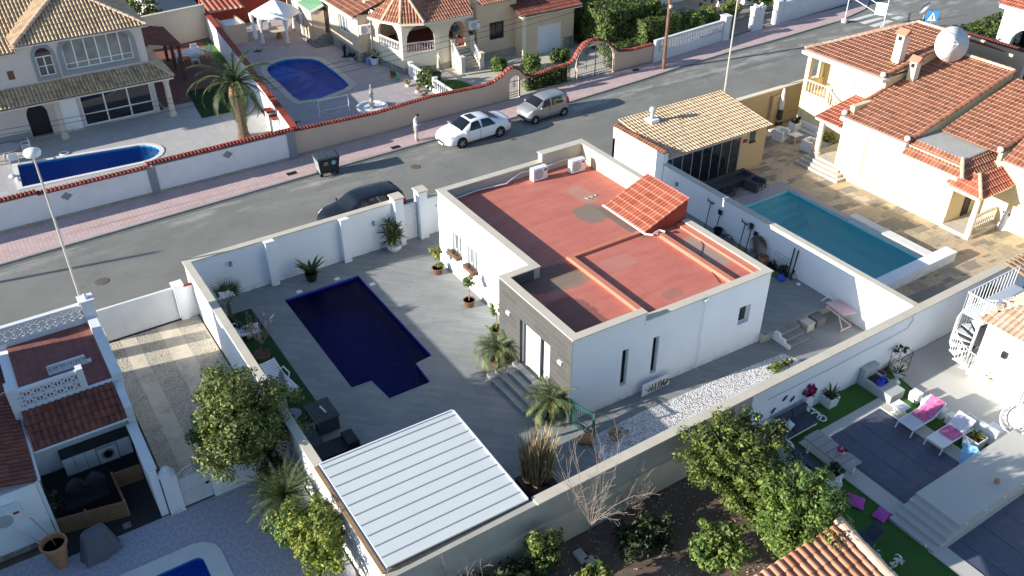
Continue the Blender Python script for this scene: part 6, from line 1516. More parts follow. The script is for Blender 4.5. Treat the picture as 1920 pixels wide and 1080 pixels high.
m = MB(); m.prism([(27.45, 60.9), (28.1, 57.35), (30.6, 56.8), (33.5, 57.02), (36.0, 57.02), (36.0, 62.5), (27.45, 62.5)], 1.2, 1.3); m.build("porch_floor", "red_court", H4)
m = MB(); m.box(27.3, 62.0, 1.3, 36, 62.3, 4.2).box(33.6, 57.1, 0, 33.9, 62.0, 4.4); m.build("porch_rear_wall", "cream_paint", H4)
for (xa, xb) in ((30.6, 31.6), (32.0, 33.2)): window(H4, (28.3, 62.0), (36, 62.0), xa-28.3, xb-28.3, 2.1, 3.2, -.03, "white_paint", "glass_dark", 2, 1, .08)
for i in range(3): tile_roof("porch_roof", [EV[i], EV[i+1], APX], "tile_orange", H4, .22, .42, .05)
tile_roof("porch_roof", [EV[3], EV[4], P(850, -60, 5.9), APX], "tile_orange", H4, .22, .42, .05)
ridges(H4, "ridge_tiles", "ridge_pale", *[(EV[i] + Vector((0,0,.05)), APX + Vector((0,0,.05)), .11, .42) for i in (1, 2, 3)])
m = MB()
for i in range(4): m.bar(EV[i] - Vector((0,0,.08)), EV[i+1] - Vector((0,0,.08)), .12, .16)
m.build("fascia", "cream_paint", H4)
m = MB(); m.prism(base + [(33.6, 61.9), (27.2, 61.9)], 3.9, 3.95); m.build("porch_ceiling", "cream_paint", H4)
MB().tube([(27.05, 60.8, .0), (27.05, 60.8, 3.8)], .05, 6).build("downpipe", "metal_white", H4)
stp = thing("entrance_steps", "cream steps with white balustrades climbing to the arcaded porch", "steps", (32.4, 56, 0))
for i in range(7): MB().box(31.75, 55.2 + i*.25, 0, 33.0, 56.95, .185*(i+1)).build("step", "cream_slabs", stp)
for x in (31.55, 33.2):
 MB().box(x-.16, 54.95, 0, x+.16, 55.3, 1.15).box(x-.2, 54.9, 1.15, x+.2, 55.35, 1.22).build("newel", "cream_paint", stp); MB().box(x-.16, 56.3, 0, x+.16, 56.75, 2.1).box(x-.2, 56.25, 2.1, x+.2, 56.8, 2.17).build("newel", "cream_paint", stp)
for x in (31.55, 33.2):
 m = MB(); m.add([(x-.12, 55.3, 0), (x+.12, 55.3, 0), (x+.12, 56.3, 0), (x-.12, 56.3, 0), (x-.12, 55.3, .3), (x+.12, 55.3, .3), (x+.12, 56.3, 1.15), (x-.12, 56.3, 1.15)], [(0,1,5,4),(1,2,6,5),(2,3,7,6),(3,0,4,7),(4,5,6,7)]); m.build("string_wall", "cream_paint", stp)
 balustrade(stp, (x, 55.32, .3), (x, 56.28, 1.15), .75, "white_paint", .19, .045, .12)
for x, lb in ((31.55, "small dark plant on the left pillar of the porch steps"), (33.2, "small dark plant on the right pillar of the porch steps")):
 t = thing("potted_plant", lb, "potted plant", (x, 56.5, 2.17), "plants on the porch pillars"); MB().lathe(x, 56.5, [(.1, 0), (.14, .15)], 8, z0=2.17).build("pot", "pot_brown", t); crown((x, 56.5, 2.45), (.22, .2, .15), 6, 25, .06, .08, seed=9).build("foliage", "leaf_dark", t)
q = P(847, 89, 1.3); person("man in dark blue shirt and white shorts standing barefoot in the porch arch", (32.3, 57.35, 1.3), radians(-100), ((-.02, .18, -.22), (.10, -.16, -.12)), ((.0, .06, -.29), (.04, -.02, -.25)), .2, .14, "cloth_blue", "cloth_shorts", True, "skin")
tc = tubchair(28.9, 59.4, -.8, "anthracite", "dark wicker tub chair behind the left porch arch", None, 1.2); tc.location.z = 1.3
W0_, W1_ = (33.6, 56.3), (37.1, 56.3)
m = MB(); wallo(m, W0_, W1_, .3, 0, 4.3, [(PY(918, 50, 56.3).x-33.6, PY(944, 45, 56.3).x-33.6, 1.5, 2.8)]); m.box(33.6, 56.61, 0, 33.9, 57.0, 4.3)
m.add([(33.59, 56.3, 4.3), (33.59, 62, 4.3), (33.59, 60, 6.6), (33.89, 56.3, 4.3), (33.89, 62, 4.3), (33.89, 60, 6.6)], [(0,1,2),(5,4,3),(0,3,4,1),(1,4,5,2),(2,5,3,0)])
m.build("wing_wall", "villa_beige", H4)
m = MB(); wallo(m, (36.95, 55.1), (41.65, 55.1), .3, 0, 3.3, [(PY(1007, 100, 55.1).x-36.95, PY(1053, 90, 55.1).x-36.95, 0, 2.25)]); m.box(36.95, 55.41, 0, 37.25, 60, 3.3).box(41.36, 55.41, 0, 41.66, 60, 3.3); m.build("garage_wall", "villa_beige", H4)
MB().box(36.85, 55.0, 0, 37.15, 55.09, 3.3).build("corner_pilaster", "cream_paint", H4)
ga, gb = PY(1007, 100, 55.1).x, PY(1053, 90, 55.1).x
m = MB().box(ga, 55.25, 0, gb, 55.3, 2.25)
for i in range(1, 6): m.box(ga, 55.235, .37*i, gb, 55.25, .37*i + .02)
m.build("garage_door", "metal_white", H4)
MB().box(gb + .15, 55.03, 0, 41.65, 55.097, .95).build("stone_plinth", "stone_clad", H4); MB().box(33.65, 56.2, 0, 37.0, 56.297, .55).build("stone_plinth", "stone_clad", H4)
window(H4, W0_, W1_, PY(918, 50, 56.3).x-33.6, PY(944, 45, 56.3).x-33.6, 1.5, 2.8, .1, "metal_dark", "glass_dark", 2, 1, .05, bars="metal_dark")
tile_roof("garage_roof", [(36.5, 54.65, 3.38), (42.1, 54.65, 3.38), (42.1, 60.5, 4.9), (36.5, 60.5, 4.9)], "tile_maroon", H4, .22, .42, .045)
tile_roof("wing_roof", [(33.9, 56.0, 4.35), (37.3, 56.0, 4.35), (37.3, 62, 6.0), (33.9, 62, 6.0)], "tile_orange", H4, .22, .42, .045)
MB().box(36.5, 54.62, 3.24, 42.1, 55.1, 3.3).build("garage_eaves", "cream_paint", H4)
acunit(33.3, 56.2, 2.6, "white air conditioning unit on the beige villa beside the porch arch")
mk("green_felt", (.14, .30, .17), .1, 3, .8)
H4b = thing("garden_annexe", "small annexe with green sheet roof behind the white gazebo", "annexe", (25.0, 73, 0))
a, b, c, d = P(556, 5, 2.6), P(581, 22, 2.6), P(606, 8, 3.1), P(590, -14, 3.1)
m = MB().poly([a, b, c, d]); m.poly([x - Vector((0,0,.08)) for x in (d, c, b, a)]); m.build("green_roof", "green_felt", H4b)
m = MB().bar(a - Vector((0,0,.06)), b - Vector((0,0,.06)), .06, .16).bar(b - Vector((0,0,.06)), c - Vector((0,0,.06)), .06, .16); m.build("fascia", "white_paint", H4b)
m = MB(); wallseg(m, (b.x+.15, b.y+.1), (a.x+.15, a.y), .15, 0, 2.5); wallseg(m, (b.x+.15, b.y+.1), (c.x, c.y+.1), .15, 0, 2.6); m.build("wall", "villa_beige", H4b)
H4c = thing("lean_to", "brick red ribbed lean-to roof with pale sink trough in the far corner", "lean-to", P(410, 40)); q = P(415, 60)
m = MB().box(18.9, 70.2, 0, 20.6, 72.6, 1.35); m.box(19.1, 70.35, 1.35, 20.4, 72.4, 1.36, 1); m.box(18.9, 70.2, 1.35, 20.6, 70.35, 1.55).box(20.4, 70.35, 1.35, 20.6, 72.6, 1.55).box(18.9, 70.35, 1.35, 19.1, 72.6, 1.55); m.build("trough", ["villa_beige", "white_paint"], H4c)
tile_roof("ribbed_roof", [(18.7, 72.9, 1.9), (21.6, 72.9, 1.9), (21.6, 75.5, 2.4), (18.7, 75.5, 2.4)], "tile_red", H4c, .42, 3.0, .08)
MB().box(18.7, 75.5, 0, 26, 75.8, 2.6).build("rear_wall", "red_dark", H4c)
t = thing("entrance_steps", "dark brown corner steps under the villa side door beyond the gazebo", "steps", (25.4, 67, 0))
for i in range(4): MB().box(24.6 + i*.3, 65.9 + i*.12, 0, 26.06, 68.3, .2*(i+1)).build("step", "concrete_dark", t)
gc = P(524, 71); t = thing("gazebo", "white hexagonal canvas gazebo with tied curtains on the mauve terrace", "gazebo", (gc.x, gc.y, 0)); mk("canvas", (.72, .74, .76), .04, 1.5, .85, bmp=.05)
R_ = 1.95; hx = [(gc.x + R_*cos(pi/6 + pi/3*i), gc.y + R_*sin(pi/6 + pi/3*i)) for i in range(6)]
m = MB(); ap = (gc.x, gc.y, 3.15)
for i in range(6):
 a, b = hx[i], hx[(i+1) % 6]; mid = ((a[0]+b[0])/2, (a[1]+b[1])/2)
 m.add([(a[0]*1.0, a[1], 2.15), (b[0], b[1], 2.15), ap, (a[0], a[1], 1.98), (b[0], b[1], 1.98)], [(0,1,2), (3,4,1,0)])
m.build("canopy", "canvas", t)
for i in range(6):
 a = hx[i]; MB().tube([(a[0], a[1], 0), (a[0], a[1], 2.15)], .03, 5).build("post", "metal_dark", t)
 m = MB().lathe(a[0], a[1], [(.24, 2.05), (.16, 1.5), (.06, 1.1), (.12, .6), (.15, .15)], 8); m.build("curtain", "canvas", t)
t = thing("dining_table", "round pale dining table in the shade of the gazebo", "table", (gc.x, gc.y, 0)); MB().lathe(gc.x, gc.y, [(.8, .7), (.82, .75)], 16).build("tabletop", "stone_cap", t); MB().lathe(gc.x, gc.y, [(.3, 0), (.15, .3), (.2, .7)], 10).build("pedestal", "wood", t)
def closed_parasol(x, y, h, label, canvas="canvas", z=0, foot=True, lean=0):
 t = thing("closed_parasol", label, "parasol", (x, y, z)); MB().tube([(x, y, z), (x+lean, y, z+h)], .025, 6).build("pole", "metal_grey", t)
 MB().lathe(x+lean*.7, y, [(.14, h*.42), (.17, h*.5), (.13, h*.75), (.10, h*.9), (.04, h*.99)], 9, z0=z).build("canopy", canvas, t, smooth=False)
 if foot: MB().box(x-.35, y-.06, z, x+.35, y+.06, z+.05).box(x-.06, y-.35, z, x+.06, y-.06, z+.05).box(x-.06, y+.06, z, x+.06, y+.35, z+.05).build("base", "metal_dark", t)
 return t
q = P(484, 96); closed_parasol(q.x, q.y, 2.3, "closed white parasol on a cross foot left of the gazebo")
def handrail(u, v, dx, dy, label):
 q = P(u, v); t = thing("pool_handrail", label, "handrail", q); m = MB()
 for o_ in (0, .5): m.tube([(q.x + o_*dy, q.y - o_*dx, 0), (q.x + o_*dy, q.y - o_*dx, .85), (q.x + dx*.3 + o_*dy, q.y + dy*.3 - o_*dx, .9), (q.x + dx + o_*dy, q.y + dy - o_*dx, .1)], .022, 5)
 m.build("rail", "metal_grey", t)
handrail(528, 108, .5, -.8, "chrome handrail at the round end of the mauve terrace pool"); handrail(1428, 372, .3, -.9, "chrome handrail at the steps of the turquoise pool")
mk("statue_stone", (.42, .40, .36), .12, 6, .9, bmp=.3)
def statue(x, y, h, label, ped=.5, z=0, basin=None):
 t = thing("statue", label, "statue", (x, y, z)); MB().box(x-.25, y-.25, z, x+.25, y+.25, z+.12).lathe(x, y, [(.2, .12), (.16, .2), (.16, ped-.08), (.22, ped)], 10, z0=z).build("pedestal", "statue_stone", t)
 H_ = h - ped; k = H_/1.6; V = [(0,0,.75*k,.15*k), (0.02,0,1.0*k,.12*k), (0,0,1.22*k,.14*k), (0,0,1.36*k,.05*k), (.02,.01,1.5*k,.09*k), (0,.2*k,1.2*k,.055*k), (.12*k,.24*k,1.0*k,.045*k), (.18*k,.08*k,1.12*k,.035*k), (0,-.2*k,1.2*k,.055*k), (.03,-.26*k,.95*k,.045*k), (.1*k,-.22*k,.75*k,.035*k), (.02,.05*k,.4*k,.17*k), (0,0,.05*k,.2*k)]
 o_ = skinmesh("figure", [(x + a, y + b, z + ped + c, r) for a, b, c, r in V], [(0,1),(1,2),(2,3),(3,4),(2,5),(5,6),(6,7),(2,8),(8,9),(9,10),(0,11),(11,12)], "statue_stone", t)
 o_.location = (-x, -y, -z)
 if basin: MB().lathe(x, y, [(basin, 0), (basin*1.02, .22), (basin*.9, .22), (basin*.88, .1), (.3, .1)], 24, z0=z).build("basin", "white_old", t)
 return t
statue(23.0, 52.55, 1.85, "pale draped statue standing in a round white basin on the mauve terrace", .45, basin=1.05)
statue(29.5, 54.9, 2.1, "pale draped statue on a pedestal at the small lawn before the porch", .6)
t = thing("drying_frame", "folding white metal frame beside the blue pool coping", "frame", P(630, 215)); a, b = P(600, 217), P(655, 205)
m = MB();
for e in (a, b):
 for s_ in (-.35, .35): m.tube([(e.x + s_*.4, e.y + s_, 0), (e.x, e.y, 1.05)], .022, 5)
m.tube([(a.x, a.y, 1.05), (b.x, b.y, 1.05)], .025, 5); m.tube([(a.x + .14, a.y + .35, .15), (b.x + .14, b.y + .35, .15)], .02, 5); m.build("frame", "metal_white", t)
q = P(571, 234); t = thing("fire_bowl", "black conical fire stand in the corner of the mauve terrace", "stand", (16.95, 50.6, 0)); MB().lathe(16.95, 50.6, [(.32, 0), (.12, .45), (.05, .6), (.04, 1.3)], 10).build("cone", "metal_dark", t); MB().bar((16.7, 50.5, 1.3), (17.3, 50.8, 1.15), .04).build("arm", "metal_dark", t)
t = thing("balustrade", "white balustrade dividing the mauve terrace from the cream forecourt", "balustrade", (28.1, 55, 0))
MB().box(27.95, 49.4, 0, 28.25, 56.6, .12).build("plinth", "white_paint", t); balustrade(t, (28.1, 49.5, .12), (28.1, 56.5, .12), .8, "white_paint", .26, .06, .16)
for y in (56.6, 53.0): MB().box(27.95, y-.15, .12, 28.25, y+.15, 1.05).build("post", "white_paint", t)
s_ = MB(); s_.sheet([(28.35, 50.2), (31.4, 50.2), (30.6, 53.8), (28.35, 56.4)], .012); struct("forecourt_lawn", s_, "turf")
def bush(u, v, r, label, mat="leaf_hedge", seed=1, grp=None, zs=.9, n=30, per=60):
 q = P(u, v); return shrub("round_bush", label, "shrub", (q.x, q.y + r*.6, 0), (r, r, r*zs), mat, grp, nclump=n*3, per=per, leaf=.085, clump=.16, seed=seed, zc=r*zs*.85, shell=.75)
bush(812, 168, .8, "round green bush below the statue on the forecourt lawn", seed=51); bush(940, 137, .62, "clipped round bush nearest the small arched gate", "leaf_fresh", 52, "clipped bushes along the forecourt wall")
bush(1001, 136, .75, "clipped yellow-topped bush between the two arched gates", "leaf_fresh", 53, "clipped bushes along the forecourt wall"); bush(1056, 118, .75, "low wide bush beside the large arched gate", "leaf_hedge", 54, "clipped bushes along the forecourt wall", .6)
hedge("low clipped hedge behind the beige wall left of the large arched gate", 33.4, 49.3, 37.2, 50.1, 1.25, 1800, .1, 60)
hedge("low clipped hedge behind the beige wall right of the large arched gate", 41.2, 49.6, 44.2, 50.6, 1.55, 1600, .1, 61)
def potplant(u, v, r, h, mat, pm, label, grp=None, seed=3, leaf=.07, fr=1.0, name="potted_plant", z=0):
 q = P(u, v, z); t = thing(name, label, "potted plant", q, grp); pot(t, q.x, q.y, z, r, h, pm); crown((q.x, q.y, z + h + r*.7), (r*1.2*fr, r*1.2*fr, r*fr), 9, 35, leaf, .12*fr, seed=seed).build("foliage", mat, t); return t
potplant(703, 120, .38, .55, "leaf_dry", "white_plastic", "round white tub of rusty foliage beside the downpipe of the porch", seed=61)
potplant(661, 113, .22, .25, "leaf_dark", "white_old", "low pale trough plant under the villa side window", seed=62)
potplant(737, 145, .2, .2, "leaf_fresh", "terracotta", "small pot of greenery at the top of the white balustrade", seed=63)
t = thing("watering_can", "small green watering can beside the white balustrade", "watering can", P(746, 150)); q = P(746, 150); mk("green_plastic", (.08, .35, .22), .05, 3, .4); MB().lathe(q.x, q.y, [(.15, 0), (.17, .25), (.1, .3)], 10).build("body", "green_plastic", t); MB().tube([(q.x+.12, q.y, .1), (q.x+.35, q.y-.05, .35)], .025, 5).tube([(q.x-.12, q.y, .08), (q.x-.25, q.y, .2), (q.x-.08, q.y, .32)], .015, 5).build("spout", "green_plastic", t)
for i, (u, v) in enumerate(((765, 162), (783, 173), (797, 184))): potplant(u, v, .18, .2, "leaf_dry", "white_old", ["low bowl planter nearest the green watering can", "low bowl planter in the middle of the row by the balustrade", "low bowl planter at the street wall end of the balustrade"][i], "bowl planters along the white balustrade", 64 + i)
t = thing("water_bottle", "blue water container beside the round white tub", "container", P(691, 121)); q = P(691, 121); mk("blue_plastic", (.12, .28, .50), .1, 4, .4); MB().lathe(q.x, q.y, [(.2, 0), (.2, .4), (.08, .5), (.08, .56)], 10).build("body", "blue_plastic", t)
t = thing("garden_ornament", "small black ornament at the foot of the villa side wall", "ornament", P(647, 106)); q = P(647, 106); MB().lathe(q.x, q.y, [(.3, 0), (.1, .08), (.1, .6), (.18, .7), (.1, .9)], 10).build("body", "metal_dark", t)
# ================================================================== beyond: hedges, trees, far house
hedge("big dark clipped hedge block between the garage and the pierced white wall", 42.6, 52.2, 47.9, 58.5, 3.3, 9000, .17, 70)
hedge("lower clipped hedge mound in front of the big hedge block", 45.2, 50.6, 48.6, 52.4, 2.5, 4500, .15, 71)
hedge("dark tall hedge behind the garage roof", 42.2, 59.0, 50.5, 64, 4.2, 5000, .2, 72)
s_ = MB(); s_.sheet([(48.5, 49.6), (69, 50.9), (69, 75), (48.5, 75)], .004); mk("far_yard", (.33, .30, .26), .2, .6, .95, stain=(.18, .15, .12), stain_amt=.6); struct("far_yard", s_, "far_yard")
def far_tree(u, v, H, r, label, mat, seed, grp="garden trees beyond the pierced wall", name="garden_tree"):
 q = P(u, v); return tree(name, label, (q.x, q.y, 0), H, (r, r, r*.8), mat, 36, 55, .14, .38, seed, grp, .08, shell=.35)
far_tree(1225, 78, 3.2, 1.3, "leafy citrus tree right behind the brown utility pole", "leaf_fresh", 80); far_tree(1290, 72, 2.4, 1.2, "bright green citrus tree behind the pierced white wall", "leaf_fresh", 81)
far_tree(1325, 55, 1.9, .9, "small round citrus tree by the left white pier", "leaf_fresh", 82); far_tree(1345, 28, 2.6, .9, "olive green tree in front of the far white house", "leaf_olive", 83)
far_tree(1368, 40, 1.8, .9, "low olive bush beneath the far white arch", "leaf_olive", 84); far_tree(1430, 22, 2.4, 1.3, "green tree behind the double pier", "leaf_fresh", 85); far_tree(1480, 5, 2.6, 1.5, "green tree at the top edge behind the long white wall", "leaf_hedge", 86)
far_tree(1150, 5, 5.0, 2.2, "dark conifer behind the hedge blocks", "leaf_dark", 87); far_tree(1215, 5, 4.5, 1.6, "dark conifer beside the bare pale trunk", "leaf_dark", 88); far_tree(1180, -12, 4.0, 2.0, "dark tree at the top edge behind the conifers", "leaf_dark", 94)
q = P(1226, 50); t = thing("palm_trunk", "pale thick bare palm trunk beside the dark conifers", "tree", q); MB().lathe(q.x, q.y, [(.4, 0), (.34, .4)] + [(.30 + .03*(i % 2), .4 + i*.2) for i in range(24)], 10).build("trunk", "concrete", t); rosette((q.x, q.y, 5.2), 20, 2.2, .4, 1.8, (-.2, 1.2), 90, 14, .02).build("crown", "leaf_palm_dark", t)
H5 = thing("far_house", "white house with arched porch at the top edge beyond the railings", "house", P(1350, 5));
a = P(1351, 20); b = P(1386, 14)
m = MB(); facade(m, (a.x-.2, a.y), (a.x+4.2, a.y+.2), .4, [(0, 0), (4.4, 0), (4.4, 3.4), (0, 3.4)], [archpts(.9, 3.2, .02, 1.5, 1.0)]); m.box(a.x+4.2, a.y, 0, a.x+4.6, a.y+6, 3.4).box(a.x-9, a.y+4, 0, a.x-.2, a.y+4.4, 3.4); m.build("wall", "white_wall", H5)
tile_roof("roof", [(a.x-9.5, a.y+3.6, 3.45), (a.x-.3, a.y+3.6, 3.45), (a.x-.3, a.y+8, 4.6), (a.x-9.5, a.y+8, 4.6)], "tile_orange", H5, .25, .42, .05)
MB().box(a.x-.4, a.y-.2, 3.4, a.x+4.7, a.y+6, 3.5).build("flat_roof", "stone_cap", H5)
potplant(1325, 25, .5, .6, "leaf_dark", "red_dark", "dark red tub before the far white house", seed=91, leaf=.12)
potplant(1345, 37, .3, .4, "leaf_fresh", "terracotta", "small terracotta pot on a wall by the far white arch", seed=92, leaf=.1)
H6 = thing("far_outbuilding", "sunlit white outbuilding wall behind the cream rear wall", "building", P(340, -5)); a = P(318, 28)
m = MB(); wallseg(m, (15.6, 77.0), (15.0, 86), .3, 0, 3.0); wallseg(m, (15.6, 77.0), (19.5, 77.6), .3, 0, .9); m.build("wall", "white_wall", H6); MB().box(15.8, 78, .9, 19.5, 82, 1.0).build("terrace", "cream_slabs", H6)
tree("garden_tree", "sunlit dark green tree behind the cream wall at the top left", (14.0, 76.5, 0), 3.0, (1.7, 1.2, 1.1), "leaf_hedge", 36, 50, .16, .4, 95, None, .1)
tree("garden_tree", "pale bare-looking bush at the top edge above the villa side", (13.5, 80.5, 0), 3.4, (1.8, 1.6, 1.3), "leaf_dry", 30, 35, .16, .4, 96, None, .1)
hedge("dark hedge along the top edge left of the green roof", 19.8, 78.5, 27, 82, 3.6, 3500, .2, 97, "leaf_dark")
hedge("dark hedge behind the white outbuilding at the top edge", 16, 86, 24, 90, 4.0, 2500, .24, 98, "leaf_dark")
# ================================================================== right-hand plot: pool house
mk("yellow_wall", (.72, .60, .36), .05, 1.0, .9, stain=(.62, .52, .33), stain_amt=.3); mk("ochre_wall", (.55, .42, .24), .06, 1.0, .9, stain=(.46, .35, .21), stain_amt=.3)
H7 = thing("pool_house", "sand tiled pool house with folding glass front and ochre end wall", "pool house", (35, 33.5, 0))
m = MB(); m.box(36.9, 32.4, 0, 38.95, 36.0, 2.55).box(30.8, 35.7, 0, 36.9, 36.0, 2.6); m.build("wall", "ochre_wall", H7)
tile_roof("roof", [(30.85, 31.95, 2.68), (38.95, 31.95, 2.68), (38.95, 36.3, 3.3), (30.85, 36.3, 3.3)], "tile_sand", H7, .225, .36, .05)
MB().box(30.85, 32.05, 2.5, 37.0, 32.2, 2.62).build("gutter", "metal_grey", H7)
m = MB(); m.box(30.85, 32.45, .02, 36.9, 32.48, 2.5); m.build("glass_front", "glass_dark", H7)
m = MB()
for i in range(9): x = 30.95 + i*.74; m.box(x-.015, 32.41, .02, x+.015, 32.449, 2.5)
m.build("mullion", "metal_grey", H7)
w0 = PY(1411, 253, 32.4); MB().box(w0.x-.18, 32.36, w0.z-.4, w0.x+.22, 32.397, w0.z+.45).build("window", "glass_grey", H7); m = MB(); m.box(w0.x-.22, 32.3, w0.z-.46, w0.x+.26, 32.397, w0.z-.4)
for i in range(4): m.box(w0.x-.14 + i*.1, 32.33, w0.z-.4, w0.x-.12 + i*.1, 32.35, w0.z+.45)
m.build("window_grille", "metal_dark", H7); q = PY(1397, 264, 32.4); MB().box(q.x-.12, 32.33, q.z-.1, q.x+.12, 32.397, q.z+.1).build("meter", "red_dark", H7)
q = P(1222, 226, 3.25); m = MB().box(q.x-.3, q.y-.3, 2.9, q.x+.3, q.y+.3, 3.38); m.build("vent_base", "white_wall", H7); MB().lathe(q.x, q.y, [(.11, 3.38), (.11, 3.75), (.17, 3.78), (.2, 3.95), (.14, 4.08), (.03, 4.1)], 12).build("vent_cowl", "metal_grey", H7)
t = bwall("street_wall", "ochre street wall with pale cap behind the closed parasol", (43, 36.4, 0)); MB().box(38.96, 36.2, 0, 56, 36.42, 2.3).box(38.97, 36.05, 0, 46, 36.197, .45).build("wall", "ochre_wall", t); MB().box(38.96, 36.15, 2.3, 56, 36.5, 2.37).build("cap", "cream_paint", t); MB().box(43.4, 36.0, 0, 43.95, 36.19, 2.0).build("pilaster", "ochre_wall", t)
def sofa(x, y, rz, w, label, mat, d=.85, cat="sofa", grp=None, h=.62, arms=True, seat=.38, s_mat=None):
 t = thing(cat.replace(" ", "_"), label, cat, (x, y, 0), grp, local=True, rotz=rz)
 MB().box(-w/2, -d/2, .03, w/2, d/2, seat-.1).build("base", mat, t); MB().box(-w/2+.02, d/2-.18, seat-.1, w/2-.02, d/2, h).build("backrest", mat, t)
 if arms:
  for s_ in (-1, 1): MB().box(s_*(w/2-.16), -d/2, seat-.1, s_*w/2, d/2-.182, h-.02).build("armrest", mat, t)
 n = max(1, round((w-.3)/.75)); k = (w-.34)/n
 for i in range(n): MB().box(-w/2+.17 + k*i + .01, -d/2+.02, seat-.1, -w/2+.17 + k*(i+1) - .01, d/2-.2, seat+.02).build("cushion", s_mat or mat, t)
 return t
q = P(1335, 338); sofa(35.0, 31.3, 0, 3.4, "long dark grey sofa against the folding glass front", "anthracite"); sofa(36.25, 30.35, radians(10) , .95, "dark grey square armchair standing apart on the stone slabs", "anthracite", .9, "armchair")
t = thing("lounge_table", "low dark grey table in front of the long grey sofa", "table", (34.3, 30.6, 0)); MB().box(33.95, 30.3, .02, 34.75, 30.9, .34).build("base", "anthracite", t); MB().box(33.9, 30.25, .34, 34.8, 30.95, .38).build("tabletop", "glass_dark", t)
q = P(1459, 233); cpz = closed_parasol(q.x, q.y, 2.5, "closed white parasol with dark hem by the ochre wall"); MB().lathe(q.x, q.y, [(.15, .35), (.19, .5), (.17, 1.0)], 9).build("dark_hem", "anthracite", cpz)
for (u, v, rz, w, lb) in ((1462, 262, .2, .85, "white slatted armchair nearest the sand tiled pool house"), (1517, 282, .1, .85, "white slatted armchair nearest the entry column"), (1513, 256, -pi/2, 2.0, "white slatted bench against the sunlit yellow wall")):
 q = P(u, v); s_ = sofa(q.x, q.y, rz, w, lb, "white_plastic", .75, "armchair" if w < 1 else "garden bench", None if w > 1 else "white slatted terrace armchairs", .72, True, .4, "metal_grey")
q = P(1490, 264); t = thing("side_table", "small white table between the slatted armchairs", "table", q); MB().box(q.x-.35, q.y-.3, .4, q.x+.35, q.y+.3, .44).build("tabletop", "white_plastic", t)
for dx in (-.3, .3):
 for dy in (-.25, .25): MB().box(q.x+dx-.025, q.y+dy-.025, 0, q.x+dx+.025, q.y+dy+.025, .4).build("leg", "white_plastic", t)
for (u, v, lb) in ((1441, 254, "lower pale square cushion left on the slabs"), (1452, 246, "upper pale square cushion left on the slabs")): q = P(u, v); m = MB().box(q.x-.32, q.y-.28, .01, q.x+.32, q.y+.28, .11); tag(m.build("cushion", "cream_paint"), lb, "cushion", "pale cushions on the stone slabs")
def planter(u, v, s_, h, label, pm="white_plastic", lm="leaf_dark", grp=None, kind="crown", z=0, seed=7, L=.45, top=1.0):
 q = P(u, v, z); t = thing("planter", label, "planter", q, grp); a = s_/2; m = MB(); b = a*.85
 m.add([(q.x-b, q.y-b, z), (q.x+b, q.y-b, z), (q.x+b, q.y+b, z), (q.x-b, q.y+b, z), (q.x-a, q.y-a, z+h), (q.x+a, q.y-a, z+h), (q.x+a, q.y+a, z+h), (q.x-a, q.y+a, z+h)], [(0,1,5,4),(1,2,6,5),(2,3,7,6),(3,0,4,7),(3,2,1,0)])
 w = .03; m.box(q.x-a, q.y-a, z+h-.03, q.x+a, q.y-a+w, z+h+.01).box(q.x-a, q.y+a-w, z+h-.03, q.x+a, q.y+a, z+h+.01).box(q.x-a, q.y-a+w, z+h-.03, q.x-a+w, q.y+a-w, z+h+.01).box(q.x+a-w, q.y-a+w, z+h-.03, q.x+a, q.y+a-w, z+h+.01); m.build("pot", pm, t)
 MB().box(q.x-a+w, q.y-a+w, z+h-.06, q.x+a-w, q.y+a-w, z+h-.04).build("soil", "soil_dark", t)
 if kind == "crown": crown((q.x, q.y, z+h+L*.5), (L*.7, L*.7, L*.6), 10, 40, .08, L*.3, seed=seed).build("foliage", lm, t)
 elif kind: blades((q.x, q.y, z+h-.04), 26, L, .07, seed=seed).build("foliage", lm, t)
 return t
planter(1487, 252, .55, .85, "tall white square planter with dark succulent beside the closed parasol", L=.4); planter(1547, 278, .5, .5, "white square planter with bright yellow green bush by the entry column", lm="leaf_yellow", L=.5, seed=8)
# ================================================================== right villa
H8 = thing("villa", "yellow villa with terracotta tiled roofs, big dish and outside stair", "house", (46, 28, 0))
m = MB(); m.box(46.2, 32.6, 0, 46.5, 34.9, 5.3).box(44.6, 34.62, 0, 44.9, 34.9, 5.2).box(44.9, 34.62, 0, 49, 34.9, 3.2).box(45.75, 34.62, 3.2, 45.95, 34.9, 5.2).box(44.9, 34.62, 5.0, 49, 34.9, 5.25).box(44.61, 32.62, 0, 44.85, 34.6, 2.5)
wallo(m, (44.6, 32.6), (44.6, 29.2), .3, 0, 5.2, [(32.6-PX(1603,150,44.6).y, 32.6-PX(1652,160,44.6).y, 3.75, 4.75)])
m.box(44.9, 29.2, 0, 50, 29.5, 5.3).box(44.9, 32.5, 0, 46.2, 32.6, 5.2)
m.add([(44.6, 29.2, 5.2), (50.6, 29.2, 5.2), (50.6, 29.2, 6.35), (44.6, 29.5, 5.2), (50.6, 29.5, 5.2), (50.6, 29.5, 6.35)], [(0,1,2),(5,4,3),(0,3,4,1),(1,4,5,2),(2,5,3,0)])
m.box(44.9, 32.6, 2.4, 46.2, 34.6, 2.5); m.build("upper_wall", "yellow_wall", H8)
q0, q1 = PX(1560, 150, 44.6), PX(1583, 160, 44.6); MB().box(44.55, q1.y, 2.9, 44.597, q0.y, 4.95).build("shutter", "white_paint", H8)
a, b = 32.6-PX(1603,150,44.6).y, 32.6-PX(1652,160,44.6).y; MB().box(44.68, 32.6-b, 3.75, 44.72, 32.6-a, 4.75).build("shutter", "white_paint", H8); MB().box(44.57, 32.6-a, 3.7, 44.597, 32.6-a+.12, 4.8).build("jamb", "cream_paint", H8)
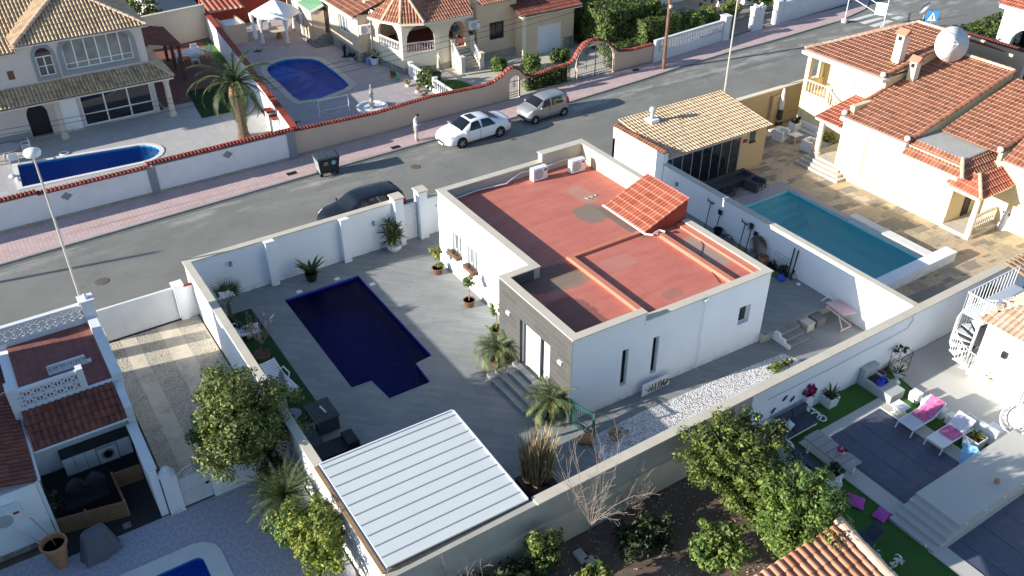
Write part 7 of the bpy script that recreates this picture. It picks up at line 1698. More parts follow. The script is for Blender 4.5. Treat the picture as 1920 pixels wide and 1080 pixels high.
tile_roof("upper_roof", [(44.0, 34.75, 5.38), (44.0, 29.1, 5.38), (50.8, 29.1, 6.5), (50.8, 32.1, 6.5)], "tile_orange", H8, .215, .40, .045); tile_roof("north_roof", [(52.5, 34.9, 5.3), (44.0, 34.75, 5.38), (50.8, 32.1, 6.5)], "tile_orange", H8, .215, .4, .045)
tile_roof("east_roof", [(53.6, 27.6, 5.4), (53.6, 34.0, 5.4), (50.8, 32.1, 6.5), (50.8, 27.6, 6.5)], "tile_orange", H8, .215, .4, .045)
ridges(H8, "ridge_tiles", "ridge_pale", ((44.0, 34.75, 5.45), (50.8, 32.1, 6.57), .12), ((50.8, 32.1, 6.57), (50.8, 27.6, 6.57), .13), ((50, 29.1, 5.84), (50, 25.0, 5.84), .13))
ridges(H8, "verge_tiles", "tile_orange", ((44.0, 29.1, 5.45), (50.8, 29.1, 6.57), .12), ((41.35, 25.0, 3.70), (50, 25.0, 5.82), .13, .4), ((41.35, 29.25, 3.70), (44.6, 29.25, 4.5), .12, .4), ((43.7, 21.3, 3.98), (50, 21.3, 5.53), .13, .4))
m = MB(); m.box(43.92, 29.0, 5.08, 44.6, 34.9, 5.26).box(44.6, 34.4, 5.26, 45, 34.9, 5.3); m.build("eaves", "white_paint", H8)
for p_ in ((44.0, 29.1, 5.55), (41.4, 29.2, 3.85), (41.4, 25.05, 3.85), (43.75, 21.3, 4.1)): MB().ball(p_, .16, 8, 6).build("finial", "white_paint", H8)
for (x, y, z, h, s_) in ((46.0, 29.75, 5.5, 1.85, .5), (46.3, 28.75, 4.4, 1.6, .45)):
 c_ = MB().box(x-s_/2, y-s_/2, z, x+s_/2, y+s_/2, z+h).build("chimney", "cream_paint", H8); MB().box(x-s_/2-.003, y-.12, z+h-.35, x-s_/2+.01, y+.12, z+h-.12).build("flue_opening", "metal_dark", c_); m = MB(); m.add([(x-s_/2-.1, y-s_/2-.1, z+h), (x+s_/2+.1, y-s_/2-.1, z+h), (x+s_/2+.1, y+s_/2+.1, z+h), (x-s_/2-.1, y+s_/2+.1, z+h), (x, y-s_/2-.1, z+h+.3), (x, y+s_/2+.1, z+h+.3)], [(0,1,4),(1,2,5,4),(2,3,5),(3,0,4,5),(3,2,1,0)]); m.build("chimney_cap", "red_trim", c_)
V0, V1 = (41.5, 29.2), (41.5, 21.85); yy = lambda u, v: 29.2 - PX(u, v, 41.5).y
m = MB(); wallo(m, V0, V1, .3, 0, 3.5, [(yy(1619, 290), yy(1664, 310), .75, 3.0), (yy(1713, 310), yy(1768, 330), 1.85, 2.95)])
m.box(41.8, 28.9, 0, 50, 29.19, 4.2).box(41.8, 21.85, 0, 50, 22.15, 3.5).box(41.9, 24.95, 3.4, 50, 25.15, 3.7); m.add([(41.6, 25.02, 3.7), (50, 25.02, 3.7), (50, 25.02, 5.68), (41.6, 25.14, 3.7), (50, 25.14, 3.7), (50, 25.14, 5.68)], [(0,1,2),(5,4,3),(0,3,4,1),(1,4,5,2),(2,5,3,0)])
m.box(44.0, 15, 0, 44.3, 21.84, 3.3).box(43.9, 21.2, 3.3, 49, 21.4, 3.9); m.build("wall", "yellow_wall", H8)
MB().box(41.44, 21.85, 0, 41.497, 29.1, .55).build("plinth", "yellow_wall", H8)
MB().box(41.6, 29.2-yy(1664, 310), .75, 41.64, 29.2-yy(1619, 290), 3.0).build("shutter", "white_paint", H8); MB().box(41.56, 29.2-yy(1768, 330), 1.85, 41.6, 29.2-yy(1713, 310), 2.95).box(41.4, 29.2-yy(1768, 330)-.06, 1.78, 41.497, 29.2-yy(1713, 310)+.06, 1.85).build("shutter", "white_paint", H8)
tile_roof("main_roof", [(41.3, 29.3, 3.66), (41.3, 24.95, 3.66), (50, 24.95, 5.76), (50, 29.3, 5.76)], "tile_orange", H8, .215, .40, .045)
MB().box(41.22, 24.95, 3.42, 41.5, 29.3, 3.6).build("eaves", "white_paint", H8); MB().box(41.3, 25.0, 3.3, 41.44, 29.1, 3.4).build("gutter", "metal_grey", H8)
MB().box(41.9, 22.0, 3.66, 44.2, 24.94, 3.75).build("flat_roof", "concrete", H8)
tile_roof("skirt_roof", [(41.1, 25.0, 3.1), (41.1, 21.4, 3.1), (41.9, 22.1, 3.72), (41.9, 25.0, 3.72)], "tile_orange", H8, .21, .36, .045); tile_roof("skirt_roof", [(41.1, 21.4, 3.1), (45.6, 21.4, 3.1), (44.3, 22.1, 3.72), (41.9, 22.1, 3.72)], "tile_orange", H8, .21, .36, .045)
ridges(H8, "skirt_ridge", "ridge_pale", ((41.1, 21.4, 3.16), (41.9, 22.1, 3.8), .1), ((41.5, 24.95, 3.5), (41.5, 21.85, 3.5), .07))
tile_roof("south_roof", [(43.7, 24.6, 3.9), (43.7, 21.3, 3.9), (50, 21.3, 5.45), (50, 24.9, 5.45)], "tile_orange", H8, .215, .40, .045)
tile_roof("wing_roof", [(43.9, 21.1, 3.55), (43.9, 15, 3.55), (49, 15, 6.6), (49, 21.1, 6.6)], "tile_orange", H8, .215, .40, .055); MB().box(43.8, 15, 3.3, 44.0, 21.1, 3.5).build("wing_eaves", "white_paint", H8)
MB().box(54.8, 27, 0, 55.2, 32.6, 5.3).build("far_parapet", "villa_beige", H8); mm = coping_tiles((55, 27, 5.3), (55, 32.6, 5.3), .18); mm.build("far_coping", "tile_maroon", H8)
tile_roof("porch_roof", [(41.35, 22.3, 2.5), (41.1, 20.15, 2.5), (42.1, 21.1, 3.2), (42.1, 21.8, 3.2)], "tile_red", H8, .2, .36, .045); tile_roof("porch_roof", [(41.1, 20.15, 2.5), (46, 20.15, 2.5), (46, 21.1, 3.2), (42.1, 21.1, 3.2)], "tile_red", H8, .2, .36, .045)
ridges(H8, "porch_hip", "ridge_pale", ((41.1, 20.15, 2.57), (42.1, 21.1, 3.28), .09))
m = MB().bar((41.2, 22.2, 2.42), (41.15, 20.25, 2.42), .12, .14).bar((41.15, 20.25, 2.42), (46, 20.25, 2.42), .12, .14); m.build("porch_beam", "cream_paint", H8)
MB().lathe(41.55, 20.45, [(.24, 0), (.24, .12), (.16, .2), (.14, 2.2), (.22, 2.35)], 12).build("column", "cream_paint", H8)
MB().box(41.35, 20.25, 0, 44.0, 21.84, .2).build("porch_floor", "cream_slabs", H8); balustrade(H8, (41.9, 20.6, .2), (43.9, 20.6, .2), .85, "ridge_pale" if 0 else "stone_cap", .2, .045, .13)
MB().box(42.9, 21.8, .2, 43.5, 21.845, 1.5).build("low_door", "metal_dark", H8)
tile_roof("entry_roof", [(41.2, 31.0, 3.0), (41.2, 29.25, 3.0), (44.55, 29.3, 3.55), (44.55, 31.0, 3.55)], "tile_red", H8, .2, .36, .045); MB().box(41.25, 29.25, 2.85, 44.5, 30.95, 2.96).build("entry_ceiling", "cream_paint", H8)
MB().lathe(41.75, 30.75, [(.25, .6), (.25, .7), (.17, .78), (.16, 2.7), (.22, 2.85)], 12).build("column", "cream_paint", H8)
t = thing("entrance_steps", "wide cream steps climbing round the entry column of the yellow villa", "steps", (41.5, 29.7, 0))
for i in range(4): MB().box(40.7 + i*.26, 28.2 + i*.24, 0, 41.49, 31.4 - i*.12, .15*(i+1)).box(41.49, 29.31, 0, 44.5, 31.4 - i*.12, .15*(i+1)-.002).build("step", "cream_slabs", t)
t = thing("outside_stair", "cream balustraded outside stair and balcony on the yellow villa", "stairs", (44.4, 32, 2.5))
balustrade(t, (44.7, 34.6, 2.5), (44.7, 32.75, 2.5), .85, "stone_cap", .22, .05, .13); balustrade(t, (44.35, 32.6, 2.5), (44.35, 31.0, 1.6), .85, "stone_cap", .22, .05, .13)
MB().box(44.25, 32.6, 2.5, 44.5, 32.8, 3.5).build("newel", "cream_paint", t); m = MB(); m.add([(44.25, 32.6, 0), (44.55, 32.6, 0), (44.55, 31.0, 0), (44.25, 31.0, 0), (44.25, 32.6, 2.5), (44.55, 32.6, 2.5), (44.55, 31.0, 1.6), (44.25, 31.0, 1.6)], [(0,4,5,1),(1,5,6,2),(2,6,7,3),(3,7,4,0),(4,7,6,5)]); m.build("string_wall", "yellow_wall", t)
q = P(1800, 108, 6.4); t = thing("satellite_dish", "very large white satellite dish standing on the villa roofs", "satellite dish", (46.9, 26.5, 5.3))
C_ = P(1785, 83, 6.6); m = MB(); R_ = 1.0; n = 28; ax = Vector((-.5, -.8, .33)).normalized()
rings = [(R_*k/6, .42*(k/6)**2 - .42) for k in range(1, 7)]; rot = ax.to_track_quat('Z', 'Y').to_matrix().to_4x4(); rot.translation = C_
for off in (0, -.04): m.lathe(0, 0, [(r, z+off) for r, z in rings], n)
m.xf(rot); m.build("reflector", "white_plastic", t, smooth=True)
m = MB(); fz = C_ + ax*.75; m.tube([C_ - ax*.35, fz], .025, 5)
for a_ in (0, 2.1, 4.2): m.tube([rot @ Vector((R_*cos(a_), R_*sin(a_), 0)), fz], .015, 4)
m.build("feed_arm", "metal_grey", t); b_ = Vector((C_.x+.6, C_.y+.1, 5.4)); MB().tube([C_ - ax*.45, b_ + Vector((0,0,.9)), b_], .07, 6).build("mast", "metal_dark", t); MB().box(b_.x-.4, b_.y-.2, b_.z-.1, b_.x+.4, b_.y+.2, b_.z).build("base", "metal_dark", t)
t = thing("satellite_dish", "small grey satellite dish on the far tip of the upper tiled roof", "satellite dish", (50, 31.4, 7)); m = MB().lathe(0, 0, [(.1, -.05), (.3, -.01), (.42, .05)], 16); r2 = Vector((-.5, .5, .5)).to_track_quat('Z', 'Y').to_matrix().to_4x4(); r2.translation = (49.9, 31.3, 7.75); m.xf(r2); m.build("reflector", "metal_grey", t, smooth=True); MB().tube([(50, 31.35, 7.05), (50, 31.3, 7.75)], .025, 5).build("mast", "metal_grey", t)
t = thing("covered_grill", "bulky white cover with grey stripe draped over a grill beside the cream balustrade", "covered grill", (44.0, 19.7, 0)); st0 = random.getstate(); random.seed(4); m = MB(); K = 24
q = P(1885, 424)
rows = [(0, .62, .42), (.3, .55, .36), (.75, .52, .34), (1.05, .38, .3), (1.2, .22, .18), (1.24, .05, .05)]
for i, (z, a, b) in enumerate(rows):
 for j in range(K): th = 2*pi*j/K; w = 1 + .10*sin(6*th+i*.5)*(1-i/6); m.v.append((q.x + cos(th)*a*w, q.y + sin(th)*b*w, z))
for i in range(5):
 for j in range(K): m.f.append((i*K+j, i*K+(j+1) % K, (i+1)*K+(j+1) % K, (i+1)*K+j)); m.m.append(1 if j in (16, 17, 18, 19) else 0)
m.build("cover", ["white_plastic", "metal_grey"], t, smooth=True); MB().box(q.x-.4, q.y-.2, .02, q.x+.4, q.y+.2, .95).build("grill_body", "metal_dark", t); random.setstate(st0)
hedge("long dark clipped hedge behind the yellow villa along the street", 60.5, 32.6, 94, 36.2, 3.2, 16000, .22, 120)
H9 = thing("far_house", "white arched porch of a red tiled house at the top right corner", "house", (62, 31, 0)); a = PX(1890, 60, 62)
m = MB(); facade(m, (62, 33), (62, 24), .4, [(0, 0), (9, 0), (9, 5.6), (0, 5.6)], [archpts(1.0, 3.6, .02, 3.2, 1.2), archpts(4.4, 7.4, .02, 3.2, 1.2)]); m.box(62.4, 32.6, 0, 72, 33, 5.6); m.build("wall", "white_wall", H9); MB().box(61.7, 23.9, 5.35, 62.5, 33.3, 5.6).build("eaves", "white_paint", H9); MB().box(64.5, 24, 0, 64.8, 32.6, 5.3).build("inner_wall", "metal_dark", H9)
tile_roof("roof", [(61.6, 33.4, 5.62), (61.6, 24, 5.62), (69, 24, 8), (69, 33.4, 8)], "tile_red", H9, .22, .4, .05)
t = thing("side_table", "round pale blue table standing in the shadow near the far white porch", "table", P(1895, 118)); q = P(1893, 122); mk("pale_blue", (.45, .52, .58), .05, 3, .6); MB().lathe(q.x, q.y, [(.6, .68), (.62, .72)], 16).build("tabletop", "pale_blue", t); MB().lathe(q.x, q.y, [(.2, 0), (.06, .1), (.06, .68)], 8).build("pedestal", "pale_blue", t)
s_ = MB(); s_.sheet([(56, 10), (100, 10), (100, 33), (56, 33)], .002); struct("dark_yard", s_, "concrete_dark")
# ================================================================== lower right plot
mk("deck_stone", (.50, .49, .45), .06, 1.2, .85, stain=(.42, .41, .38), stain_amt=.3); mk("cover_navy", (.085, .095, .14), .12, 5, .45, fine=2.2, bmp=1.0, stain=(.20, .20, .22), stain_amt=.4, stain_scale=1.2)
s_ = MB(); s_.sheet([(19.9, 11.55), (22.0, 14.9), (22.2, 15.86), (29.3, 15.86), (28.95, 14.4), (28.6, 10.6), (26.2, 9.2), (24.8, 7), (22, 4), (17, 6)][::1], .004); struct("lawn", s_, "turf")
s_ = MB(); s_.sheet([(28.95, 14.4), (29.3, 15.86), (60, 15.86), (60, 6), (27, 6), (26.3, 9.2), (28.6, 10.6)], .008); struct("terrace_paving", s_, "deck_stone")
s_ = MB(); s_.sheet([(29.3, 15.86), (28.95, 14.4), (38, 14.4), (38, 15.86)], .014); mk("smooth_cement", (.40, .39, .375), .08, .9, .8); struct("cement_path", s_, "smooth_cement")
t = thing("swimming_pool", "covered rectangular pool with pale kerb on the artificial lawn", "swimming pool", (25, 12.4, 0))
m = MB(); m.prism([(22.6, 10.3), (27.45, 10.3), (27.45, 14.75), (22.6, 14.75)], -.02, .05, 0, [[(23.35, 10.55), (26.8, 10.55), (26.8, 14.3), (23.35, 14.3)]]); m.build("coping", "deck_stone", t); MB().box(26.8, 13.0, .0, 26.9, 14.35, .06).build("edge_trim", "white_paint", t)
m = MB(); m.box(23.36, 10.56, -.04, 26.79, 14.29, .02); m.build("pool_cover", "cover_navy", t); m = MB()
for i in range(4): m.box(23.5 + i*.98, 10.6, .02, 23.515 + i*.98, 14.25, .024)
m.build("cover_seam", "metal_dark", t); MB().box(23.4, 14.1, .02, 23.75, 14.28, .12).build("roller_bracket", "white_paint", t)
t = thing("swimming_pool", "second covered pool beyond the pale deck in the lower right corner", "swimming pool", (24.5, 7, 0))
m = MB(); m.prism([(22.3, 2), (28.4, 2), (28.4, 8.85), (22.3, 8.85)], -.02, .05, 0, [[(22.95, 2.2), (27.6, 2.2), (27.6, 8.6), (22.95, 8.6)]]); m.build("coping", "deck_stone", t); MB().box(22.96, 2.2, -.04, 27.59, 8.59, .02).build("pool_cover", "cover_navy", t)
m = MB()
for i in range(4): m.box(23.6 + i*1.2, 2.3, .02, 23.615 + i*1.2, 8.5, .024)
m.build("cover_seam", "metal_dark", t)
t = thing("deck_bridge", "raised pale deck between the two covered pools with steps at its end", "deck", (25, 9.5, 0))
MB().box(23.6, 8.7, 0, 29.4, 10.45, .6).build("platform", "deck_stone", t)
for i in range(4): MB().box(22.35 + i*.31, 8.7 + .0, 0, 22.66 + i*.31, 10.45 + .12*(0), .12*(i+1)).build("step", "deck_stone", t)
MB().box(27.6, 8.6, 0, 29.4, 8.697, .58).build("side_face", "white_paint", t); MB().box(28.2, 6.0, .0, 29.4, 8.599, .6).build("side_platform", "deck_stone", t)
for i in range(4):
 q = Vector((23.9 + i*1.1, 8.72, .58)); MB().box(q.x-.04, q.y-.06, .5, q.x+.04, q.y-.022, .56).build("edge_light", "white_paint", t)
mk("mesh_silver", (.50, .54, .60), .06, 8, .6); mk("towel_pink", (.62, .14, .30), .25, 7, .95, stain=(.80, .55, .62), stain_amt=.8, stain_scale=5); mk("towel_white", (.75, .73, .75), .05, 6, .95)
def lounger(x, y, z, rz, label, mesh="mesh_silver", frame="metal_white", back=.62, grp=None, legs=True, L=1.95, W_=.68):
 t = thing("sun_lounger", label, "sun lounger", (x, y, z), grp, local=True, rotz=rz); a = W_/2; bx = .25; ang = back
 m = MB();
 for s_ in (-a, a): m.bar((-L/2, s_, .34), (bx, s_, .34), .045).bar((bx, s_, .34), (bx + .75*cos(ang), s_, .34 + .75*sin(ang)), .045)
 m.bar((-L/2, -a, .34), (-L/2, a, .34), .045).bar((bx + .75*cos(ang), -a, .34 + .75*sin(ang)), (bx + .75*cos(ang), a, .34 + .75*sin(ang)), .045); m.build("frame", frame, t)
 MB().box(-L/2+.03, -a+.02, .335, bx, a-.02, .355).build("seat", mesh, t); m = MB(); k = .75; m.add([(bx, -a+.02, .35), (bx, a-.02, .35), (bx+k*cos(ang), a-.02, .35+k*sin(ang)), (bx+k*cos(ang), -a+.02, .35+k*sin(ang)), (bx, -a+.02, .33), (bx, a-.02, .33), (bx+k*cos(ang), a-.02, .33+k*sin(ang)), (bx+k*cos(ang), -a+.02, .33+k*sin(ang))], [(3,2,1,0),(4,5,6,7),(0,1,5,4),(1,2,6,5),(2,3,7,6),(3,0,4,7)]); m.build("backrest", mesh, t)
 for sx_ in (-L/2+.05, .7):
  for s_ in (-a, a): MB().bar((sx_, s_, .34), (sx_ + (-.12 if sx_ < 0 else .1), s_, 0), .04).build("leg", frame, t)
 return t
def towel(x, y, z, rz, label, pieces, mat, group=None):
 t = thing("towel", label, "towel", (x, y, z), group, local=True, rotz=rz); n = 10; m = MB()
 st = random.getstate(); random.seed(hash(label) % 1000 if 0 else len(label))
 for (x0, x1, z0, z1, w) in pieces:
  b = len(m.v)
  for i in range(n+1):
   for j in range(7): m.v.append((x0 + (x1-x0)*i/n + rnd(-.02, .02), (j/6-.5)*w + rnd(-.02, .02), z0 + (z1-z0)*i/n + .012 + rnd(0, .03)))
  for i in range(n):
   for j in range(6): a = b + i*7+j; m.f.append((a, a+1, a+8, a+7)); m.m.append(0)
 m.build("cloth", mat, t, smooth=True); random.setstate(st); return t
c1, c2 = P(1768, 788, .35), P(1803, 806, .35); ra = radians(2)
lounger(27.45, 12.95, .008, 0, "silver mesh lounger farther from the blue planter, pink towel along its back", grp="loungers by the covered pool"); lounger(27.55, 11.75, .008, 0, "white backed lounger beside the blue planter, pink towel across its seat", grp="loungers by the covered pool", mesh="towel_white")
towel(27.45, 12.95, .008, 0, "pink patterned towel running up the backrest of the farther lounger", [(-.25, .24, .345, .355, .6), (.26, .85, .37, .80, .6)], "towel_pink", None); towel(27.55, 11.75, .008, 0, "pink patterned towel crumpled on the seat of the nearer lounger", [(-.35, .3, .35, .37, .62)], "towel_pink", None)
t = thing("side_table", "small white square table beside the farther lounger", "table", P(1722, 768)); q = Vector((27.2, 13.75, 0)); MB().box(q.x-.28, q.y-.28, .38, q.x+.28, q.y+.28, .41).build("tabletop", "white_plastic", t)
for dx in (-.22, .22): MB().bar((q.x+dx, q.y-.22, .38), (q.x+dx, q.y+.22, .0), .035).bar((q.x+dx, q.y+.22, .38), (q.x+dx, q.y-.22, 0), .035).build("leg", "white_plastic", t)
t = thing("terrace_steps", "white stepped edging behind the loungers", "steps", (28.2, 13, 0))
for i in range(5): MB().box(28.25, 13.7 - i*.55, 0, 28.6, 14.1 - i*.55, .42).build("step", "white_paint", t)
m = MB(); m.box(28.62, 10.6, 0, 28.75, 11.9, .7); tag(m.build("low_wall", "white_paint"), "low white wall end behind the nearer lounger", "wall")
planter(1822, 838, .62, .55, "white square planter with pale succulent at the corner of the deck", lm="leaf_yellow", L=.35, seed=12, kind="blades")
mk("panel_blue", (.22, .44, .70), .25, 4, .6, stain=(.75, .80, .85), stain_amt=.8, stain_scale=3); t = thing("painted_panel", "blue and white painted panel at the deck corner below the succulent planter", "panel", (26.85, 10.6, 0)); m = MB(); w_ = [P(1797, 876, .08), P(1839, 850, .62), P(1832, 838, .64), P(1807, 829, .62)]; m.add(w_ + [x - Vector((0, 0, .05)) for x in w_], [(0,1,2,3),(7,6,5,4),(0,4,5,1),(1,5,6,2),(2,6,7,3),(3,7,4,0)]); m.build("board", "panel_blue", t)
t = thing("side_table", "small white folding table beside the hanging chair", "table", P(1862, 815)); q = P(1860, 820); MB().box(q.x-.28, q.y-.28, .45, q.x+.28, q.y+.28, .48).build("tabletop", "white_plastic", t)
for dx, dy in ((-.22, -.2), (.22, .2)): MB().bar((q.x+dx, q.y+dy, .45), (q.x-dx*.8, q.y-dy, 0), .03).build("leg", "white_plastic", t)
q = P(1893, 822, 0); t = thing("hanging_chair", "white wicker hanging egg chair with furry cushion on a ring stand", "hanging chair", (q.x, q.y, 0)); bx, by = q.x, q.y
m = MB(); m.tube([(bx + .55*cos(2*pi*i/20), by + .55*sin(2*pi*i/20), .03) for i in range(21)], .03, 6); m.build("ring_base", "metal_white", t)
m = MB(); m.tube([(bx+.5, by+.2, .03), (bx+.75, by+.35, .9), (bx+.55, by+.3, 1.75), (bx+.1, by+.05, 2.05), (bx-.05, by, 1.85)], .03, 6); m.build("post", "metal_white", t)
m = MB(); cz = 1.0; ax = Vector((-.6, -.45, .45)).normalized(); fr_ = ax.to_track_quat('Z', 'Y').to_matrix().to_4x4(); fr_.translation = (bx-.05, by, cz)
k = MB()
for i in range(18):
 a_ = 2*pi*i/18; k.tube([(.58*cos(a_)*sin(p_*pi/12), .58*sin(a_)*sin(p_*pi/12), -.55*cos(p_*pi/12)) for p_ in range(0, 7)], .012, 4)
for p_ in (2, 3, 4, 5, 6): k.tube([(.58*cos(2*pi*i/20)*sin(p_*pi/12), .58*sin(2*pi*i/20)*sin(p_*pi/12), -.55*cos(p_*pi/12)) for i in range(21)], .014 if p_ < 6 else .03, 5)
k.xf(fr_); k.build("basket", "metal_white", t); mk("fur", (.62, .60, .58), .2, 18, 1.0, bmp=.8); m = MB().ball((0, 0, -.4), .42, 12, 6, sc=(1, 1, .35)); m.xf(fr_); m.build("cushion", "fur", t, smooth=True)
mk("cushion_navy", (.06, .075, .10), .15, 5, .9)
t = thing("corner_sofa", "white slatted corner sofa with dark blue cushions against the white wall", "sofa", (22.5, 15, 0))
m = MB();
for i in range(5): m.bar((21.3, 15.74, .25 + i*.12), (23.9, 15.74, .25 + i*.12), .03, .06).bar((21.2, 15.7, .25 + i*.12), (21.2, 13.0, .25 + i*.12), .03, .06)
m.bar((23.9, 15.74, .65), (23.9, 15.0, .65), .06).box(21.25, 13.0, .1, 21.3, 15.85, .25).box(21.3, 15.0, .1, 23.9, 15.1, .28); m.build("frame", "white_paint", t)
for (x0, y0, x1, y1) in ((21.3, 14.95, 22.55, 15.7), (22.6, 14.95, 23.85, 15.7), (21.3, 13.05, 22.05, 13.95), (21.3, 14.0, 22.05, 14.95)): MB().box(x0, y0, .28, x1, y1, .44).build("seat_cushion", "cushion_navy", t)
for (x0, y0, x1, y1) in ((22.1, 15.52, 22.95, 15.7), (23.0, 15.52, 23.8, 15.7), (21.3, 13.1, 21.5, 14.0), (21.3, 14.05, 21.5, 14.95)): MB().box(x0, y0, .44, x1, y1, .82).build("back_cushion", "cushion_navy", t)
def pillow(x, y, z, rz, sc, mat, label, tilt=0, grp=None, s_=.45):
 m = MB(); n = 8
 for sg in (1, -1):
  b = len(m.v)
  for i in range(n+1):
   for j in range(n+1):
    a, c = i/n*2-1, j/n*2-1; m.v.append((a*s_/2*(1-.08*(1-c*c)), c*s_/2*sc*(1-.08*(1-a*a)), sg*.075*(1-a**4)*(1-c**4)))
  for i in range(n):
   for j in range(n): q_ = b + i*(n+1)+j; m.f.append((q_, q_+1, q_+n+2, q_+n+1)); m.m.append(0)
 m.xf(Matrix.Rotation(tilt, 4, 'X')); o = m.build("pillow", mat, smooth=True); o.location = (x, y, z); o.rotation_euler = (0, 0, rz); return tag(o, label, "pillow", grp)
mk("pillow_pale", (.55, .60, .64), .06, 8, .9); mk("pillow_magenta", (.50, .08, .36), .1, 6, .9)
pillow(22.55, 15.25, .58, .3, .7, "pillow_pale", "pale grey pillow lying at the middle of the corner sofa", .5); pillow(21.75, 14.5, .60, 1.2, .8, "pillow_pale", "pale grey pillow on the left arm of the corner sofa", .8)
q = P(1605, 940, .09); pillow(q.x, q.y, .09, .5, 1, "pillow_magenta", "magenta pillow on the lawn nearer the covered pool table", 0, "magenta pillows on the lawn", .62); q = P(1653, 965, .09); pillow(q.x, q.y, .09, .15, .8, "pillow_magenta", "magenta pillow on the lawn nearer the deck steps", 0, "magenta pillows on the lawn", .62)
t = thing("low_table", "pale wooden slatted table with pink flowers beside the corner sofa", "table", (22.9, 13.6, 0)); mk("pale_wood", (.36, .33, .31), .12, 8, .8)
m = MB()
for i in range(6): m.box(22.35, 12.4 + i*.34, .66, 23.15, 12.72 + i*.34, .7)
m.build("tabletop", "pale_wood", t)
for y in (12.6, 14.2):
 for x in (22.45, 23.05): MB().box(x-.04, y-.04, .01, x+.04, y+.04, .66).build("leg", "white_paint", t)
t = thing("deck_chair", "dark blue reclining chair standing on the lawn beside the tiled roof", "chair", (20.6, 10.2, 0)); MB().box(20.3, 9.9, .3, 20.9, 10.5, .36).build("seat", "cushion_navy", t); MB().bar((20.9, 10.2, .33), (21.25, 10.1, .75), .5, .05).build("backrest", "cushion_navy", t)
for x, y in ((20.33, 9.93), (20.33, 10.47), (20.87, 9.93), (20.87, 10.47)): MB().box(x-.02, y-.02, 0, x+.02, y+.02, .3).build("leg", "metal_grey", t)
shrub("white_flowers", "white flowering plants along the lawn edge beside the tiled roof", "plant", (20.7, 9.3, 0), (.3, .8, .25), "white_paint", None, 7, 14, .09, .12, 222)
t = thing("flower_bowl", "white bowl of magenta flowers on the pale table", "flower bowl", (22.9, 13.1, .7)); MB().lathe(22.9, 13.1, [(.1, 0), (.16, .12)], 10, z0=.7).build("bowl", "white_plastic", t); crown((22.9, 13.1, .92), (.2, .2, .12), 8, 22, .06, .08, seed=14).build("flowers", "leaf_magenta", t)
for (x, y, rz, lb) in ((21.6, 12.4, .8, "white slatted chair at the near end of the pale table"),): plastic_chair(x, y, rz, lb, None, "white_paint")
t = planter(1505, 772, .42, .95, "tall white planter of red flowers at the end of the corner sofa", lm="leaf_magenta", L=.45, seed=15); planter(1553, 758, .55, .5, "white square planter with broad green leaves by the white wall", kind="blades", lm="leaf_palm_dark", L=.6, seed=16); planter(1560, 905, .4, .5, "pale tapered planter with sprawling plant on the lawn below the pale table", L=.35, seed=17, pm="white_old")
def daybed():
 t = thing("pet_lounger", "pale grey moulded seat with blue cloth against the white wall", "seat", (27.9, 15.1, 0)); mk("pale_grey_plastic", (.42, .43, .42), .06, 4, .6)
 MB().box(27.3, 14.25, .02, 28.15, 15.85, .42).build("base", "pale_grey_plastic", t); MB().box(27.3, 15.6, .42, 28.15, 15.85, .85).build("backrest", "pale_grey_plastic", t)
 MB().box(27.45, 14.9, .421, 28.0, 15.55, .44).build("cushion", "metal_dark", t); o = crown((27.72, 14.95, .48), (.26, .3, .05), 8, 14, .16, .1, seed=18); mk("blue_cloth", (.05, .08, .55), .3, 8, .6); tag(o.build("blue_cloth", "blue_cloth"), "crumpled bright blue cloth on the grey moulded seat", "cloth")
daybed()
def ring(u, v, r, label, grp, mat="white_old"):
 q = P(u, v, .04); m = MB().tube([(q.x + r*cos(2*pi*i/16), q.y + r*sin(2*pi*i/16), .04) for i in range(17)], .035, 6); tag(m.build("hoop", mat), label, "ring", grp)
ring(1530, 780, .2, "pale ring on the lawn nearer the tall flower planter", "pale rings on the lawn"); ring(1541, 784, .17, "pale ring on the lawn nearer the pool kerb", "pale rings on the lawn"); ring(1651, 700, .2, "small pink ring against the wall beside the grey moulded seat", None, "pillow_magenta")
t = thing("urn_planter", "white pedestal urn with small palm at the corner of the lawn", "planter", P(1680, 718)); q = P(1679, 716); MB().lathe(q.x, q.y, [(.2, 0), (.07, .1), (.07, .25), (.2, .42), (.22, .5)], 12).build("urn", "white_old", t); blades((q.x, q.y, .48), 16, .45, .06, seed=19).build("foliage", "leaf_dark", t)
t = thing("wire_cage", "cream and grey wire plant stand against the white wall", "plant stand", P(1680, 690)); q = P(1682, 694); m = MB()
for dx in (-.35, .35):
 for dy in (-.25, .25): m.tube([(q.x+dx, q.y+dy, 0), (q.x+dx, q.y+dy, 1.0)], .012, 4)
for z in (.35, .7, 1.0):
 for sg in (-1, 1): m.tube([(q.x-.35, q.y+sg*.25, z), (q.x+.35, q.y+sg*.25, z)], .01, 4).tube([(q.x+sg*.35, q.y-.25, z), (q.x+sg*.35, q.y+.25, z)], .01, 4)
m.build("frame", "metal_dark", t); crown((q.x, q.y+.1, 1.02), (.35, .22, .1), 10, 16, .07, .1, seed=20).build("plant", "leaf_dark", t); MB().box(q.x-.3, q.y-.2, .02, q.x+.3, q.y+.15, .3).build("basket", "cream_paint", t)
for (u, v, lb) in ((1472, 747, "dark gecko ornament on the white wall, upper left of pair"), (1486, 748, "dark metal ornament on the white wall right of the gecko"), (1450, 770, "dark metal ornament on the white wall nearest the citrus tree")):
 q = PY(u, v, 15.85); m = MB().bar((q.x-.1, 15.85, q.z-.1), (q.x+.1, 15.85, q.z+.1), .03, .05, up=(0,1,0)).bar((q.x-.08, 15.845, q.z+.05), (q.x+.07, 15.845, q.z-.05), .02, .03, up=(0,1,0)); tag(m.build("wall_ornament", "metal_dark"), lb, "ornament", "ornaments on the white wall")
